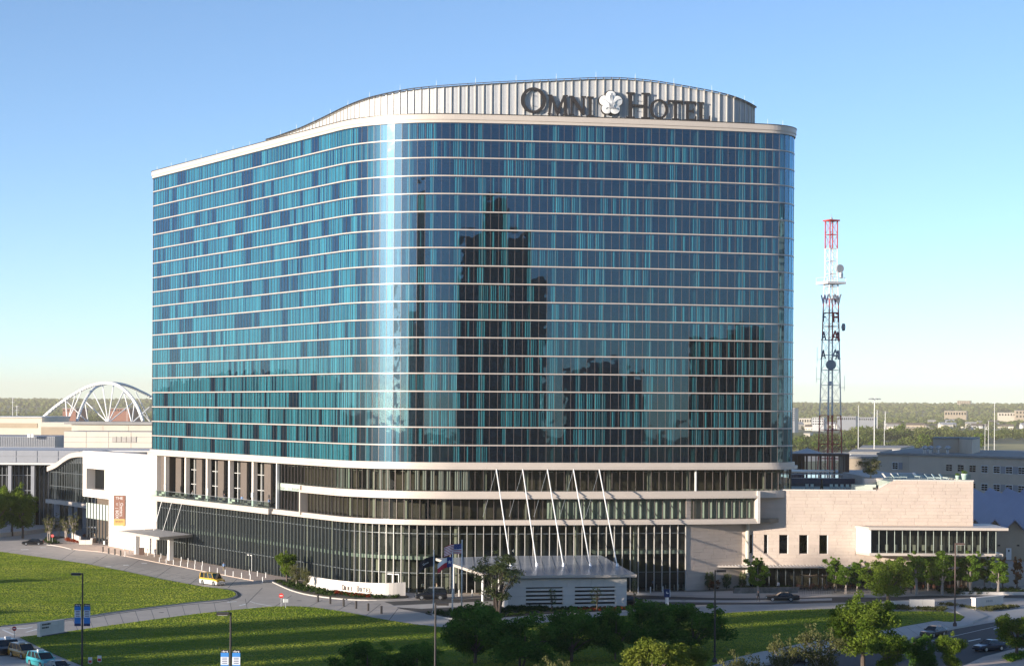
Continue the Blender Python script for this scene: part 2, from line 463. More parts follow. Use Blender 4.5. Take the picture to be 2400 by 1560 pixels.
def flat(name, pts, z, m, kind='structure', thick=0.0, label=None):
    """a sheet (or a low slab) with the given outline in plan"""
    me = bpy.data.meshes.new(name); bm = bmesh.new()
    vs = [bm.verts.new((p[0], p[1], z)) for p in pts]
    f = bm.faces.new(vs); f.normal_update()
    if f.normal.z < 0: f.normal_flip()
    if thick > 0:
        r = bmesh.ops.extrude_face_region(bm, geom=[f])
        for e in r['geom']:
            if isinstance(e, bmesh.types.BMVert): e.co.z -= thick
    bmesh.ops.triangulate(bm, faces=bm.faces[:])
    bm.normal_update(); bm.to_mesh(me); bm.free()
    for p in me.polygons: pass
    me.materials.append(M[m] if isinstance(m, str) else m)
    return link(name, me, kind=kind, label=label)
def smooth_line(pts, n=6, closed=False):
    out = []; N = len(pts)
    rng = range(N if closed else N - 1)
    for i in rng:
        if closed: p0, p1, p2, p3 = pts[i - 1], pts[i], pts[(i + 1) % N], pts[(i + 2) % N]
        else: p0, p1, p2, p3 = pts[max(0, i - 1)], pts[i], pts[i + 1], pts[min(N - 1, i + 2)]
        for k in range(n):
            t = k / n
            out.append(tuple(0.5 * ((2 * p1[j]) + (-p0[j] + p2[j]) * t + (2 * p0[j] - 5 * p1[j] + 4 * p2[j] - p3[j]) * t * t + (-p0[j] + 3 * p1[j] - 3 * p2[j] + p3[j]) * t ** 3) for j in (0, 1)))
    if not closed: out.append(tuple(pts[-1][:2]))
    return out
def ribbon(name, line, w, z0, z1, m, kind='structure'):
    mb = MB()
    L = []
    for i, p in enumerate(line):
        a = Vector(line[max(0, i - 1)]); b = Vector(line[min(len(line) - 1, i + 1)])
        d = (b - a).normalized(); n = Vector((-d.y, d.x))
        L.append((Vector(p) - n * w / 2, Vector(p) + n * w / 2))
    for (a0, b0), (a1, b1) in zip(L[:-1], L[1:]):
        mb.face([(a0.x, a0.y, z1), (a1.x, a1.y, z1), (b1.x, b1.y, z1), (b0.x, b0.y, z1)])
        mb.face([(a0.x, a0.y, z0), (a1.x, a1.y, z0), (a1.x, a1.y, z1), (a0.x, a0.y, z1)])
        mb.face([(b1.x, b1.y, z0), (b0.x, b0.y, z0), (b0.x, b0.y, z1), (b1.x, b1.y, z1)])
    return mb.build(name, M[m], kind=kind)
c2 = crop(0, 1200); c4 = crop(600, 1200); c8 = crop(1800, 1200); c6 = crop(1350, 1060); c5 = crop(900, 1060); c1 = crop(0, 860); c7 = crop(1800, 900); c3 = crop(340, 1020)
cz = crop(1000, 1300, 2.975)
def gp(f, *pts): return [tuple(G(*f(x, y)).xy) for x, y in pts]

# the broad ground: far plain first, paving near the hotel above it
mb = MB()
mb.face([(-9000, -1500, -0.06), (9000, -1500, -0.06), (9000, 14000, -0.06), (-9000, 14000, -0.06)])
mb.build('ground', M['wild'], kind='structure')
flat('forecourt', [(-300, 60), (300, 60), (300, 600), (-300, 600)], 0.0, 'concrete')
# lawn left of the drive
l1 = gp(c2, (-700, 300), (0, 370), (400, 425), (780, 480), (1150, 550), (1500, 625), (1850, 690), (2060, 715)) 
tip = smooth_line(gp(c2, (2060, 715), (2160, 735), (2195, 772), (2120, 805), (1950, 825)), 6)
l1b = gp(c2, (1800, 838), (1400, 885), (1000, 938), (830, 965), (400, 1020), (0, 1062), (-700, 1130))
lawn1 = l1 + tip[1:] + l1b
flat('lawn_left', lawn1, 0.14, 'lawn', thick=0.16)
ribbon('kerb', smooth_line(l1[1:] + tip[1:] + l1b[:-1], 2), 0.28, 0.0, 0.13, 'kerb')
ribbon('gutter', smooth_line(gp(c2, (2090, 708), (2185, 728), (2225, 775), (2140, 815), (1950, 842), (1800, 852), (1400, 898), (1000, 952), (830, 980), (400, 1032)), 5), 0.55, 0.0, 0.012, 'kerb_dark')
# the great lawn, in front of the drive
l2 = gp(c2, (190, 1165), (640, 1112), (1000, 1060), (1400, 1005), (1900, 940), (2380, 893)) + gp(c4, (180, 880), (350, 878), (550, 890), (720, 915), (900, 945), (1100, 985), (1300, 1020), (1500, 1050), (1700, 1070), (1850, 1078))
l2 += gp(cz, (540, 503), (700, 488), (860, 470), (1060, 450), (1250, 432), (1450, 424), (1700, 420), (2000, 413), (2380, 393)) + gp(c8, (300, 912), (640, 900), (900, 905), (1180, 925), (1640, 928), (1760, 950), (1825, 975), (1780, 1012), (1700, 1025), (1630, 1018), (1560, 1010), (1170, 1078), (700, 1165), (330, 1215), (0, 1285))
l2 += gp(cz, (2050, 745)) + [(12, 214), (-20, 200), (-45, 205)] + gp(c2, (1500, 1700), (800, 1440), (500, 1315))
flat('lawn_centre', l2, 0.14, 'lawn', thick=0.16)
ribbon('kerb', smooth_line(l2[:30], 2), 0.28, 0.0, 0.13, 'kerb')
# warm paving along the hotel, planting bed by the sign wall
wp = gp(c2, (460, 300), (680, 345), (950, 370), (1170, 408), (1480, 470), (1680, 505), (1870, 545), (2100, 588), (2330, 632)) + gp(c4, (60, 655), (180, 645))
hotel_line = [tuple(FRONT.at(q, 0.4)[0]) for q in [FRONT.spx(x) for x in (690, 640, 590, 540, 490, 440, 400, 375)]]
flat('warm_pavement', wp + hotel_line + gp(c2, (1150, 268), (1000, 255), (720, 262)), 0.10, 'paver', thick=0.10)
bed = gp(c4, (160, 640), (260, 690), (360, 728), (500, 762), (700, 790), (900, 806), (1120, 810), (1390, 800), (1390, 775), (1200, 775), (900, 742), (640, 700), (470, 655), (300, 630))
flat('planting_bed', smooth_line(bed, 2, True), 0.16, 'soil', thick=0.18)
ribbon('kerb', smooth_line(gp(c4, (140, 642), (260, 698), (360, 737), (500, 771), (700, 799), (900, 815), (1120, 819), (1410, 808)), 3), 0.3, 0.0, 0.17, 'kerb')
# asphalt and pale bands of the east drive
flat('drive_asphalt', gp(c5, (0, 1385), (320, 1372), (700, 1362), (1150, 1340)) + gp(c6, (480, 1318), (900, 1336), (1300, 1350), (1700, 1352), (2380, 1340)) + gp(c8, (1000, 790), (1500, 770), (2000, 775), (2500, 760), (2500, 800), (1900, 790), (1500, 800), (1000, 830), (640, 838), (300, 848), (0, 855)) + gp(c6, (1500, 1410), (900, 1420), (560, 1420), (480, 1440)) + gp(c5, (1150, 1455), (600, 1475), (380, 1492), (150, 1450), (60, 1405)), 0.004, 'asphalt')
flat('drive_band', gp(c5, (0, 1425), (350, 1408), (750, 1390), (1150, 1375), (1150, 1410), (750, 1430), (350, 1450), (180, 1440)), 0.008, 'concrete2')
flat('drive_band', gp(c6, (560, 1362), (1000, 1366), (1400, 1372), (1750, 1368), (2380, 1352), (2380, 1372), (1750, 1392), (1400, 1392), (1000, 1388), (560, 1388)), 0.008, 'concrete2')
flat('drive_band', gp(c6, (560, 1302), (1180, 1300), (1800, 1296), (2380, 1285), (2380, 1325), (1750, 1335), (1300, 1328), (900, 1322), (560, 1325)), 0.008, 'concrete2')
isl = gp(c5, (385, 1497), (560, 1472), (800, 1466), (1160, 1455)) + gp(c5, (2265, 1440)) + gp(c6, (560, 1425), (700, 1420), (900, 1427), (905, 1440), (760, 1450), (560, 1462), (300, 1475), (0, 1492)) + gp(cz, (1000, 398), (700, 425), (480, 440), (240, 447), (80, 425))
flat('island_bed', smooth_line(isl, 2, True), 0.15, 'soil', thick=0.16)
ribbon('kerb', smooth_line(gp(cz, (30, 412), (80, 430), (240, 452), (480, 446), (700, 431), (1000, 405)) + gp(c6, (0, 1500), (300, 1482), (560, 1468), (760, 1456), (905, 1443), (915, 1430)), 3), 0.35, 0.0, 0.16, 'kerb')
# paths on the right, the side street
flat('corner_pavement', gp(c8, (1170, 1082), (1560, 1012), (1640, 1022), (1790, 1016), (1835, 975), (1700, 900), (1560, 865), (1700, 862), (1900, 905), (2040, 965), (1900, 1020), (1880, 1045), (1650, 1095), (1280, 1180), (900, 1250), (600, 1300), (0, 1400), (-300, 1440), (-300, 1340), (0, 1290), (330, 1220), (700, 1170)), 0.12, 'concrete2', thick=0.12)
st = gp(c8, (2500, 965), (2380, 975), (2000, 1035), (1700, 1092), (1280, 1188), (900, 1262), (600, 1312), (0, 1415), (-400, 1480)) + [(5, 205), (0, 160), (90, 160)] + gp(c8, (1800, 1430), (2000, 1340), (2230, 1280), (2500, 1225))
flat('street', st, 0.004, 'asphalt')
ribbon('kerb', smooth_line(gp(c8, (2040, 968), (1900, 1026), (1880, 1050), (1650, 1100), (1280, 1186), (900, 1258), (600, 1308), (0, 1410)), 3), 0.22, 0.0, 0.14, 'kerb')
flat('near_pavement', gp(c8, (1820, 1440), (2010, 1350), (2240, 1290), (2500, 1235), (2700, 1500), (2300, 1900), (1900, 1800)), 0.12, 'paver', thick=0.12)
flat('street_apron', gp(c8, (1700, 905), (1900, 880), (2150, 900), (2400, 870), (2500, 960), (2380, 970), (2050, 1020), (2040, 965), (1900, 905)), 0.006, 'concrete2')
def mark(f, pts, m='paint_white', z=0.012, name='road_marking'):
    return flat(name, gp(f, *pts), z, m)
mark(c8, [(1858, 1192), (1972, 1170), (1980, 1176), (1866, 1199)]); mark(c8, [(2095, 1080), (2180, 1062), (2186, 1068), (2100, 1087)]); mark(c8, [(1560, 1275), (1680, 1245), (1690, 1252), (1570, 1283)])
mark(c8, [(1860, 975), (2030, 963), (2032, 968), (1862, 981)])
mark(c8, [(2080, 1000), (2150, 950), (2230, 958), (2160, 1010)], 'concrete')
# arrows and lines on the concrete drive
for pts in ([(980, 500), (1030, 500), (1042, 508), (990, 508)], [(1140, 486), (1190, 486), (1202, 494), (1150, 494)], [(1310, 469), (1362, 470), (1372, 477), (1322, 477)], [(360, 1052), (600, 1030), (610, 1036), (370, 1058)],
            [(140, 1075), (230, 1075), (300, 1060), (305, 1066), (235, 1082), (140, 1082)], [(230, 1112), (330, 1084), (362, 1084), (360, 1092), (330, 1094), (250, 1114)], [(0, 1085), (20, 1082), (150, 1135), (120, 1140)], [(0, 1080), (90, 1076), (90, 1082), (0, 1088)],
            [(2110, 832), (2200, 824), (2202, 829), (2112, 838)], [(2220, 862), (2280, 848), (2290, 856), (2230, 870)], [(190, 343), (260, 341), (270, 346), (200, 349)], [(370, 325), (420, 323), (430, 328), (380, 331)], [(2320, 828), (2370, 845), (2380, 842), (2330, 825)], [(2300, 888), (2390, 878), (2390, 883), (2302, 893)]):
    mark(c2, pts)
mark(c4, [(0, 842), (150, 868), (152, 874), (0, 848)])
rd = gp(c8, (1640, 928), (1670, 935), (1640, 950))
# dark joints across the concrete drive
for a, b in (((300, 330), (60, 360)), ((700, 350), (560, 450)), ((1000, 395), (820, 500)), ((1300, 440), (1120, 560)), ((1600, 500), (1430, 620)), ((1900, 560), (1750, 680)), ((2200, 620), (2120, 700))):
    p, q = gp(c2, a, b); ribbon('paving_joint', [p, q], 0.12, 0.0, 0.006, 'kerb_dark')
for a, b in (((60, 700), (-100, 860)), ((330, 770), (180, 872)), ((620, 812), (480, 880)), ((900, 830), (760, 910)), ((1160, 850), (1020, 960)), ((1330, 880), (1230, 1010))):
    p, q = gp(c4, a, b); ribbon('paving_joint', [p, q], 0.12, 0.0, 0.006, 'kerb_dark')
# the curving approach and patio at the far left
flat('approach_road', gp(c2, (-500, 330), (0, 350), (250, 325), (450, 295), (560, 285), (500, 268), (520, 235), (620, 215), (560, 185), (200, 220), (0, 255), (-500, 290)), 0.004, 'concrete')
flat('approach_bed', smooth_line(gp(c2, (390, 272), (430, 240), (520, 225), (600, 230), (620, 232), (560, 240), (505, 262), (530, 285), (590, 292), (480, 300)), 3, True), 0.13, 'soil', thick=0.14)
ribbon('kerb', smooth_line(gp(c2, (440, 303), (560, 318), (670, 345)), 4), 0.35, 0.0, 0.14, 'kerb')

# transverse joints and drains on the drive by the west front
for k in range(22):
    t = k / 22
    a = (120 + t * 2150, 352 + t * 285); b = (-60 + t * 2080, 405 + t * 300)
    p, q = gp(c2, a, b); ribbon('paving_joint', [p, q], 0.07, 0.0, 0.005, 'kerb_dark')
ribbon('paving_joint', smooth_line(gp(c2, (100, 345), (600, 395), (1150, 480), (1600, 575), (2000, 660)), 4), 0.08, 0.0, 0.005, 'kerb_dark')
for k in range(14):
    t = k / 14; a = (2280 - t * 2050, 800 + t * 225); b = (2300 - t * 2000, 905 + t * 250)
    p, q = gp(c2, a, b); ribbon('paving_joint', [p, q], 0.07, 0.0, 0.005, 'kerb_dark')
for f, x, y in ((c2, 900, 420), (c2, 1700, 610), (c2, 1500, 930), (c4, 400, 820), (c8, 1700, 1180), (c8, 2150, 1140), (c6, 1000, 1376), (c4, 900, 850)):
    g = G(*f(x, y)); mb = MB(); mb.lathe((g.x, g.y, 0), [(.42, .003), (.42, .014), (.36, .016)], 14); mb.build('manhole_cover', M['kerb_dark'], kind='structure')
for x, y in ((1640, 1140), (1300, 1215), (2060, 1050)):
    mark(c8, [(x, y), (x + 40, y - 9), (x + 46, y - 5), (x + 6, y + 4)], 'kerb_dark', .014, 'drain_grate')
ribbon('road_marking', smooth_line(gp(c8, (2380, 1005), (2050, 1075), (1720, 1150), (1300, 1240), (900, 1310)), 4), .13, 0.0, .013, 'paint_white')
for k in range(16):
    t = k / 16; g0_, g1_ = gp(c8, (1560 - t * 1500, 1016 + t * 262), (1700 - t * 1640, 1085 + t * 310)); ribbon('paving_joint', [g0_, g1_], .05, 0.1, .126, 'kerb_dark')
# ---------------------------------------------------------------- the plan curve of the hotel's front
def strip(mb, s0, s1, z0, z1, t0, t1, step=0.7, cv=FRONT, caps=True):
    n = max(1, int(math.ceil((s1 - s0) / step)))
    rows = []
    for i in range(n + 1):
        q = s0 + (s1 - s0) * i / n
        a, _ = cv.at(q, t0); b, _ = cv.at(q, t1)
        rows.append((a, b))
    for (a0, b0), (a1, b1) in zip(rows[:-1], rows[1:]):
        mb.face([(b0.x, b0.y, z0), (b1.x, b1.y, z0), (b1.x, b1.y, z1), (b0.x, b0.y, z1)])
        mb.face([(b0.x, b0.y, z1), (b1.x, b1.y, z1), (a1.x, a1.y, z1), (a0.x, a0.y, z1)])
        mb.face([(a0.x, a0.y, z0), (a1.x, a1.y, z0), (b1.x, b1.y, z0), (b0.x, b0.y, z0)])
        mb.face([(a1.x, a1.y, z0), (a0.x, a0.y, z0), (a0.x, a0.y, z1), (a1.x, a1.y, z1)])
    if caps:
        for (a, b) in (rows[0], rows[-1]):
            mb.face([(a.x, a.y, z0), (b.x, b.y, z0), (b.x, b.y, z1), (a.x, a.y, z1)])
    return mb
def sheet(mb, s0, s1, z0, z1, t, step=1.4, cv=FRONT):
    n = max(1, int(round((s1 - s0) / step)))
    for i in range(n):
        a, _ = cv.at(s0 + (s1 - s0) * i / n, t); b, _ = cv.at(s0 + (s1 - s0) * (i + 1) / n, t)
        mb.face([(a.x, a.y, z0), (b.x, b.y, z0), (b.x, b.y, z1), (a.x, a.y, z1)])
    return mb
def slab(mb, s0, s1, z0, z1, t0, t1, step=2.0): return strip(mb, s0, s1, z0, z1, t0, t1, step)

hotel = thing('hotel_building', (0, 360, 0), 'curved teal glass hotel tower with dark OMNI HOTEL letters on its crown', 'hotel', world=True)
ZB, HF, NF = 22.1, 3.05, 19
ZT = ZB + HF * NF
SEND = FRONT.L
NP = int(round(SEND / 1.4)); PW = SEND / NP
# --- panes and curtains
cand = []
for i in range(NP):
    a, h = FRONT.at(i * PW); b, _ = FRONT.at((i + 1) * PW)
    w = abs(a.x / a.y - b.x / b.y)
    cand.append((w, i))
cols_near = set(i for w, i in sorted(cand, reverse=True)[:16])
pane_me = {}
def pane_mesh(w):
    k = round(w, 2)
    if k not in pane_me:
        mb = MB(); z1 = HF - 0.20
        mb.face([(0, 0, 0), (k, 0, 0), (k, 0, z1), (0, 0, z1)])
        mb.mi = 1
        mb.bx(-0.025, 0.025, -0.05, 0.03, 0, z1)
        pane_me[k] = mb.mesh('window_pane', [M['tower_glass'], M['mullion']])
    return pane_me[k]
rest_g = MB(); rest_c = MB()
n_single = 0
def curtain(mb, a, b, u0, u1, z0, z1, tone, ph):
    d = b - a; L = d.length
    if (u1 - u0) * L < 0.05: return
    dn = d.normalized(); n = Vector((dn.y, -dn.x))
    k = max(2, int((u1 - u0) * L / 0.16))
    prev = None
    for j in range(k + 1):
        u = u0 + (u1 - u0) * j / k
        dep = -0.42 + (0.075 if j % 2 else -0.075) + 0.03 * math.sin(ph + j * 1.7)
        p = a + d * u + n * dep
        if prev is not None:
            f = 0.90 + 0.2 * hash01(ph, j)
            mb.tone = (tone * f, tone * f, tone * f)
            mb.face([(prev.x, prev.y, z0), (p.x, p.y, z0), (p.x, p.y, z1), (prev.x, prev.y, z1)])
        prev = p
room_of = {}
for k in range(NF):
    z0 = ZB + HF * k + 0.10; z1 = z0 + HF - 0.20
    rng = random.Random(100 + k)
    for i in range(NP):
        a, h = FRONT.at(i * PW); b, _ = FRONT.at((i + 1) * PW)
        w = (b - a).length
        single = i in cols_near and n_single < 300
        hh = math.atan2(b.y - a.y, b.x - a.x)
        if single:
            g = link('window_pane', pane_mesh(w), hotel)
            g.location = Vector((a.x, a.y, z0)) - hotel.location
            g.rotation_euler = (0, 0, hh)
            n_single += 1
        else:
            # a pane hangs a few millimetres out of true, as real ones do
            e = (rng.random() - 0.5) * 0.008
            n = Vector((math.sin(h), -math.cos(h)))
            rest_g.mi = 0
            rest_g.face([(a.x, a.y, z0), (b.x, b.y, z0), (b.x + n.x * e, b.y + n.y * e, z1), (a.x + n.x * e, a.y + n.y * e, z1)])
            rest_g.mi = 1
            rest_g.wallbox(a, a + (b - a) * (0.05 / w), z0, z1, -0.03, 0.05)
        # curtains: a room is three panes wide
        left = i * PW < S_ARC0 + 92
        room = (i // 3, k)
        if room not in room_of:
            r = rng.random()
            room_of[room] = (r, 0.80 + 0.25 * rng.random(), rng.random())
        r, tone, ph = room_of[room]
        m3 = i % 3
        if k == 0 and not left and i * PW > S_ARC0 + 118: continue       # the bar floor has no curtains
        if left:
            g0 = 0.02 + 0.11 * rng.random(); g1 = 0.98 - 0.26 * rng.random() ** 2
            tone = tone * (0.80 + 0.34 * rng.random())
            if r < 0.66: cov = [(g0, g1)]
            elif r < 0.84: cov = [(g0, g1)] if m3 != int(ph * 3) else [(0.0, 0.28 * ph)]
            elif r < 0.95: cov = [(0.0, 0.5)] if m3 == 0 else ([(0.55, 1.0)] if m3 == 2 else [])
            else: cov = []
        else:
            tone = tone * (0.36 + 0.36 * rng.random())  # right facade curtains darkened in their tone, for the weaker light there
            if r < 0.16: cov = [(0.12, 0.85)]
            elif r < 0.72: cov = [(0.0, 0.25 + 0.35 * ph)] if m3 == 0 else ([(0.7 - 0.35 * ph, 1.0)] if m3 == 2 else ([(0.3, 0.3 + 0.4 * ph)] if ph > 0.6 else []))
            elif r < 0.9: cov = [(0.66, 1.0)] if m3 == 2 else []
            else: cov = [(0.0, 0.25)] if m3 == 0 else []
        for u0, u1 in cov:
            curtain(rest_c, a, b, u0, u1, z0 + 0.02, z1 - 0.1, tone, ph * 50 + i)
rest_g.build('window_panes', [M['tower_glass'], M['mullion']], hotel, kind='stuff')
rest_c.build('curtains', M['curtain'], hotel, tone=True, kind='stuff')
# --- slab edges, cornices, rooms
for k in range(1, NF):
    z = ZB + HF * k
    mb = MB(); strip(mb, 0, SEND, z - 0.10, z + 0.10, -0.3, 0.11)
    mb.build('floor_band', M['band'], hotel)
mb = MB()
strip(mb, 0, SEND, 21.62, 22.25, -0.3, 0.45); strip(mb, 0, SEND, 21.05, 21.62, -6.0, 0.95)
mb.build('bottom_cornice', M['fascia'], hotel)
mb = MB(); strip(mb, 0, SEND, ZT - 0.15, ZT + 0.35, -0.4, 0.28); strip(mb, 0, SEND, ZT + 0.35, ZT + 1.25, -0.6, 0.42)
mb.build('roof_parapet', M['fascia'], hotel)
mb = MB(); strip(mb, 0, SEND, ZT + 1.25, ZT + 1.37, -0.7, 0.5); mb.build('parapet_cap', M['dark_metal'], hotel)
mb = MB()
for k in range(0, NF + 1):
    z = ZB + HF * k
    strip(mb, 0.0, SEND, z - 0.14, z + 0.14, -6.0, -0.31, 2.0)
mb.build('floor_slab', M['slab'], hotel)
mb = MB(); sheet(mb, 0, SEND, 21.3, ZT, -5.5, 2.0); mb.build('room_back_wall', M['room'], hotel)
mb = MB()
for i in range(0, NP, 3):
    a, h = FRONT.at(i * PW, -0.75); b, _ = FRONT.at(i * PW, -5.5)
    mb.wallbox(a, b, 21.3, ZT, -0.08, 0.08)
mb.build('room_partition', M['room'], hotel, kind='stuff')
pA, _ = FRONT.at(SEND); pB, _ = FRONT.at(0)
back = [(pA.x, pA.y), (50.5, 372.0), (47.0, 378.0), (-2.0, 364.0), (-8.0, 367.0), (-56.0, 446.0), (-66.0, 446.0), (pB.x, pB.y)]
poly = [tuple(FRONT.at(SEND * j / 90, -5.6)[0]) for j in range(91)] + [(49.5, 371.0), (46.0, 377.0), (-2.0, 363.0), (-9.0, 366.0), (-57.0, 445.0), (-65.0, 445.0)]
mb = MB(); mb.prism(poly, 0.0, ZT + 0.5); mb.build('tower_core', M['room'], hotel)
for a, b in zip(back[:-1], back[1:]):
    mb = MB(); mb.wallbox(a, b, 21.1, ZT + 1.2, -0.4, 0.0); mb.build('rear_wall', M['fascia'], hotel)
# --- crown screen
crown_top = [(600, 332), (640, 321), (700, 300), (750, 277), (800, 252), (850, 232), (900, 220), (950, 210), (1010, 204), (1075, 199), (1160, 194), (1250, 190), (1320, 187), (1385, 184), (1430, 184), (1470, 187), (1520, 192), (1600, 206), (1660, 217), (1700, 228), (1730, 241), (1747, 252), (1760, 262)]
crown_top = [(x * 1.00844, y * 1.00844) for x, y in crown_top]
def lerp_tab(tab, x):
    if x <= tab[0][0]: return tab[0][1]
    for (x0, y0), (x1, y1) in zip(tab[:-1], tab[1:]):
        if x <= x1:
            t = (x - x0) / (x1 - x0); t2 = t
            return y0 + (y1 - y0) * t2
    return tab[-1][1]
sc0, sc1 = FRONT.spx(606), FRONT.spx(1690)
pc, hc_ = FRONT.at(sc1, -1.6); ps, hs_ = FRONT.at(sc0, -1.6)
cr = []
n = int((sc1 - sc0) / 1.4)
for i in range(n + 1):
    p, h = FRONT.at(sc0 + (sc1 - sc0) * i / n, -1.6); cr.append((p, h))
CE = Curve((pc.x, pc.y), hc_, [(9.5 * R(95), 1 / 9.5)])
ne = int(CE.L / 1.4)
for i in range(1, ne + 1): cr.append(CE.at(CE.L * i / ne))
def ztop(p):
    px = 1200 + p.x / p.y * F
    py = lerp_tab(crown_top, px)
    return P(px, py, p.y).z
ZC = ZT + 1.2
tops = [max(ZC + 0.05, ztop(p)) for p, h in cr]
for i in range(2): tops = [tops[0]] + [(tops[j - 1] + 2 * tops[j] + tops[j + 1]) / 4 for j in range(1, len(tops) - 1)] + [tops[-1]]
for i in range(len(cr) - 1):
    (p0, h0_), (p1, h1_) = cr[i], cr[i + 1]
    z0, z1 = tops[i], tops[i + 1]
    if max(z0, z1) < ZC + 0.15: continue
    n0 = Vector((math.sin(h0_), -math.cos(h0_))); n1 = Vector((math.sin(h1_), -math.cos(h1_)))
    # folded sheet: eight shallow pleats, the first three set back and open-textured
    mb = MB()
    prev = None
    for j in range(13):
        t = j / 12
        off = 0.04 if j % 2 else 0.0
        q = p0 + (p1 - p0) * t + n0 * off
        zz = z0 + (z1 - z0) * t
        if prev is not None:
            mb.mi = 1 if 5 <= j <= 9 else 0
            mb.face([(prev[0].x, prev[0].y, ZC), (q.x, q.y, ZC), (q.x, q.y, zz - 0.02), (prev[0].x, prev[0].y, prev[1] - 0.02)])
        prev = (q, zz)
    mb.build('crown_panel', [M['crown'], M['crown_screen']], hotel)
    mb = MB()
    mb.wallbox(p0 - n0 * 0.1, p0 + n0 * 0.22, ZC, z0 + 0.05, -0.05, 0.05)
    mb.build('crown_rib', M['crown_fin'], hotel)
mb = MB()
for i in range(len(cr) - 1):
    (p0, h0_), (p1, h1_) = cr[i], cr[i + 1]
    n0 = Vector((math.sin(h0_), -math.cos(h0_))); n1 = Vector((math.sin(h1_), -math.cos(h1_)))
    a0, a1 = p0 - n0 * 0.35, p1 - n1 * 0.35; b0, b1 = p0 + n0 * 0.5, p1 + n1 * 0.5
    z0, z1 = tops[i], tops[i + 1]
    mb.idx([(a0.x, a0.y, z0), (b0.x, b0.y, z0), (b1.x, b1.y, z1), (a1.x, a1.y, z1), (a0.x, a0.y, z0 + .28), (b0.x, b0.y, z0 + .28), (b1.x, b1.y, z1 + .28), (a1.x, a1.y, z1 + .28)],
           [(3, 2, 1, 0), (4, 5, 6, 7), (0, 1, 5, 4), (2, 3, 7, 6)])
mb.build('crown_rail', M['crown_fin'], hotel)
mb = MB()
for i in range(0, len(cr) - 1, 3):          # frames that hold the screen up from behind
    p, h = cr[i]; n = Vector((math.sin(h), -math.cos(h)))
    if tops[i] < ZC + 1: continue
    q = p - n * 2.6
    mb.tube((p.x - n.x * .2, p.y - n.y * .2, tops[i] - .2), (q.x, q.y, ZC), 0.09, n=6)
mb.build('crown_brace', M['grey_metal'], hotel)
for i in range(4, len(cr) - 1, 5):
    p, h = cr[i]
    mb = MB(); mb.tube((p.x, p.y, tops[i]), (p.x, p.y, tops[i] + 1.3), 0.03, 0.015, 5); mb.build('lightning_rod', M['white_metal'], hotel)
for q in range(6, int(sc0), 8):
    p, h = FRONT.at(q, 0.0)
    mb = MB(); mb.tube((p.x, p.y, ZT + 1.3), (p.x, p.y, ZT + 2.3), 0.03, 0.015, 5); mb.build('lightning_rod', M['white_metal'], hotel)
for px in (1795, 1830):
    p, h = FRONT.at(FRONT.spx(px), 0.0)
    mb = MB(); mb.tube((p.x, p.y, ZT + 1.3), (p.x, p.y, ZT + 2.3), 0.03, 0.015, 5); mb.build('lightning_rod', M['white_metal'], hotel)
# roof plant behind the crown
mb = MB(); mb.prism([(-18, 352), (2, 349.5), (30, 356), (26, 366), (-14, 362)], ZT + 0.4, ZT + 5.0); mb.build('roof_plant_house', M['grey_metal'], hotel)
# --- the big letters
LET = {
 'H': [(0,0),(.36,0),(.36,.07),(.25,.07),(.25,.46),(.75,.46),(.75,.07),(.64,.07),(.64,0),(1,0),(1,.07),(.89,.07),(.89,.93),(1,.93),(1,1),(.64,1),(.64,.93),(.75,.93),(.75,.54),(.25,.54),(.25,.93),(.36,.93),(.36,1),(0,1),(0,.93),(.11,.93),(.11,.07),(0,.07)],
 'T': [(.28,0),(.72,0),(.72,.07),(.59,.07),(.59,.89),(.88,.89),(.92,.76),(1,.76),(1,1),(0,1),(0,.76),(.08,.76),(.12,.89),(.41,.89),(.41,.07),(.28,.07)],
 'E': [(0,0),(1,0),(1,.25),(.93,.25),(.88,.1),(.37,.1),(.37,.46),(.68,.46),(.7,.38),(.78,.38),(.78,.64),(.7,.64),(.68,.55),(.37,.55),(.37,.9),(.85,.9),(.9,.76),(.97,.76),(.97,1),(0,1),(0,.93),(.13,.93),(.13,.07),(0,.07)],
 'L': [(0,0),(1,0),(1,.3),(.93,.3),(.86,.1),(.37,.1),(.37,.93),(.5,.93),(.5,1),(0,1),(0,.93),(.13,.93),(.13,.07),(0,.07)],
 'N': [(0,0),(.3,0),(.3,.06),(.2,.06),(.2,.74),(.78,0),(.9,0),(.9,.94),(1,.94),(1,1),(.7,1),(.7,.94),(.8,.94),(.8,.28),(.25,1),(0,1),(0,.94),(.1,.94),(.1,.06),(0,.06)],
 'M': [(0,0),(.23,0),(.23,.06),(.16,.06),(.21,.70),(.45,0),(.55,0),(.79,.70),(.82,.06),(.74,.06),(.74,0),(1,0),(1,.06),(.97,.06),(.91,.94),(1,.94),(1,1),(.77,1),(.5,.24),(.23,1),(0,1),(0,.94),(.09,.94),(.04,.06),(0,.06)],
 'I': [(0,0),(1,0),(1,.07),(.72,.07),(.72,.93),(1,.93),(1,1),(0,1),(0,.93),(.28,.93),(.28,.07),(0,.07)],
}
def letter_prism(poly, w, h, c, hd, dep, name, m, parent, z0):
    # outline in the plane that runs along heading hd; front face outwards
    d = Vector((math.cos(hd), math.sin(hd))); n = Vector((math.sin(hd), -math.cos(hd)))
    def pt(u, v, t): q = c + d * ((u - .5) * w) + n * t; return (q.x, q.y, z0 + v * h)
    mb = MB(); k = len(poly)
    pts = [pt(u, v, 0) for u, v in poly] + [pt(u, v, dep) for u, v in poly]
    mb.idx(pts, [tuple(range(k, 2 * k)), tuple(reversed(range(k)))] + [(i, (i + 1) % k, k + (i + 1) % k, k + i) for i in range(k)])
    return mb.build(name, m, parent)
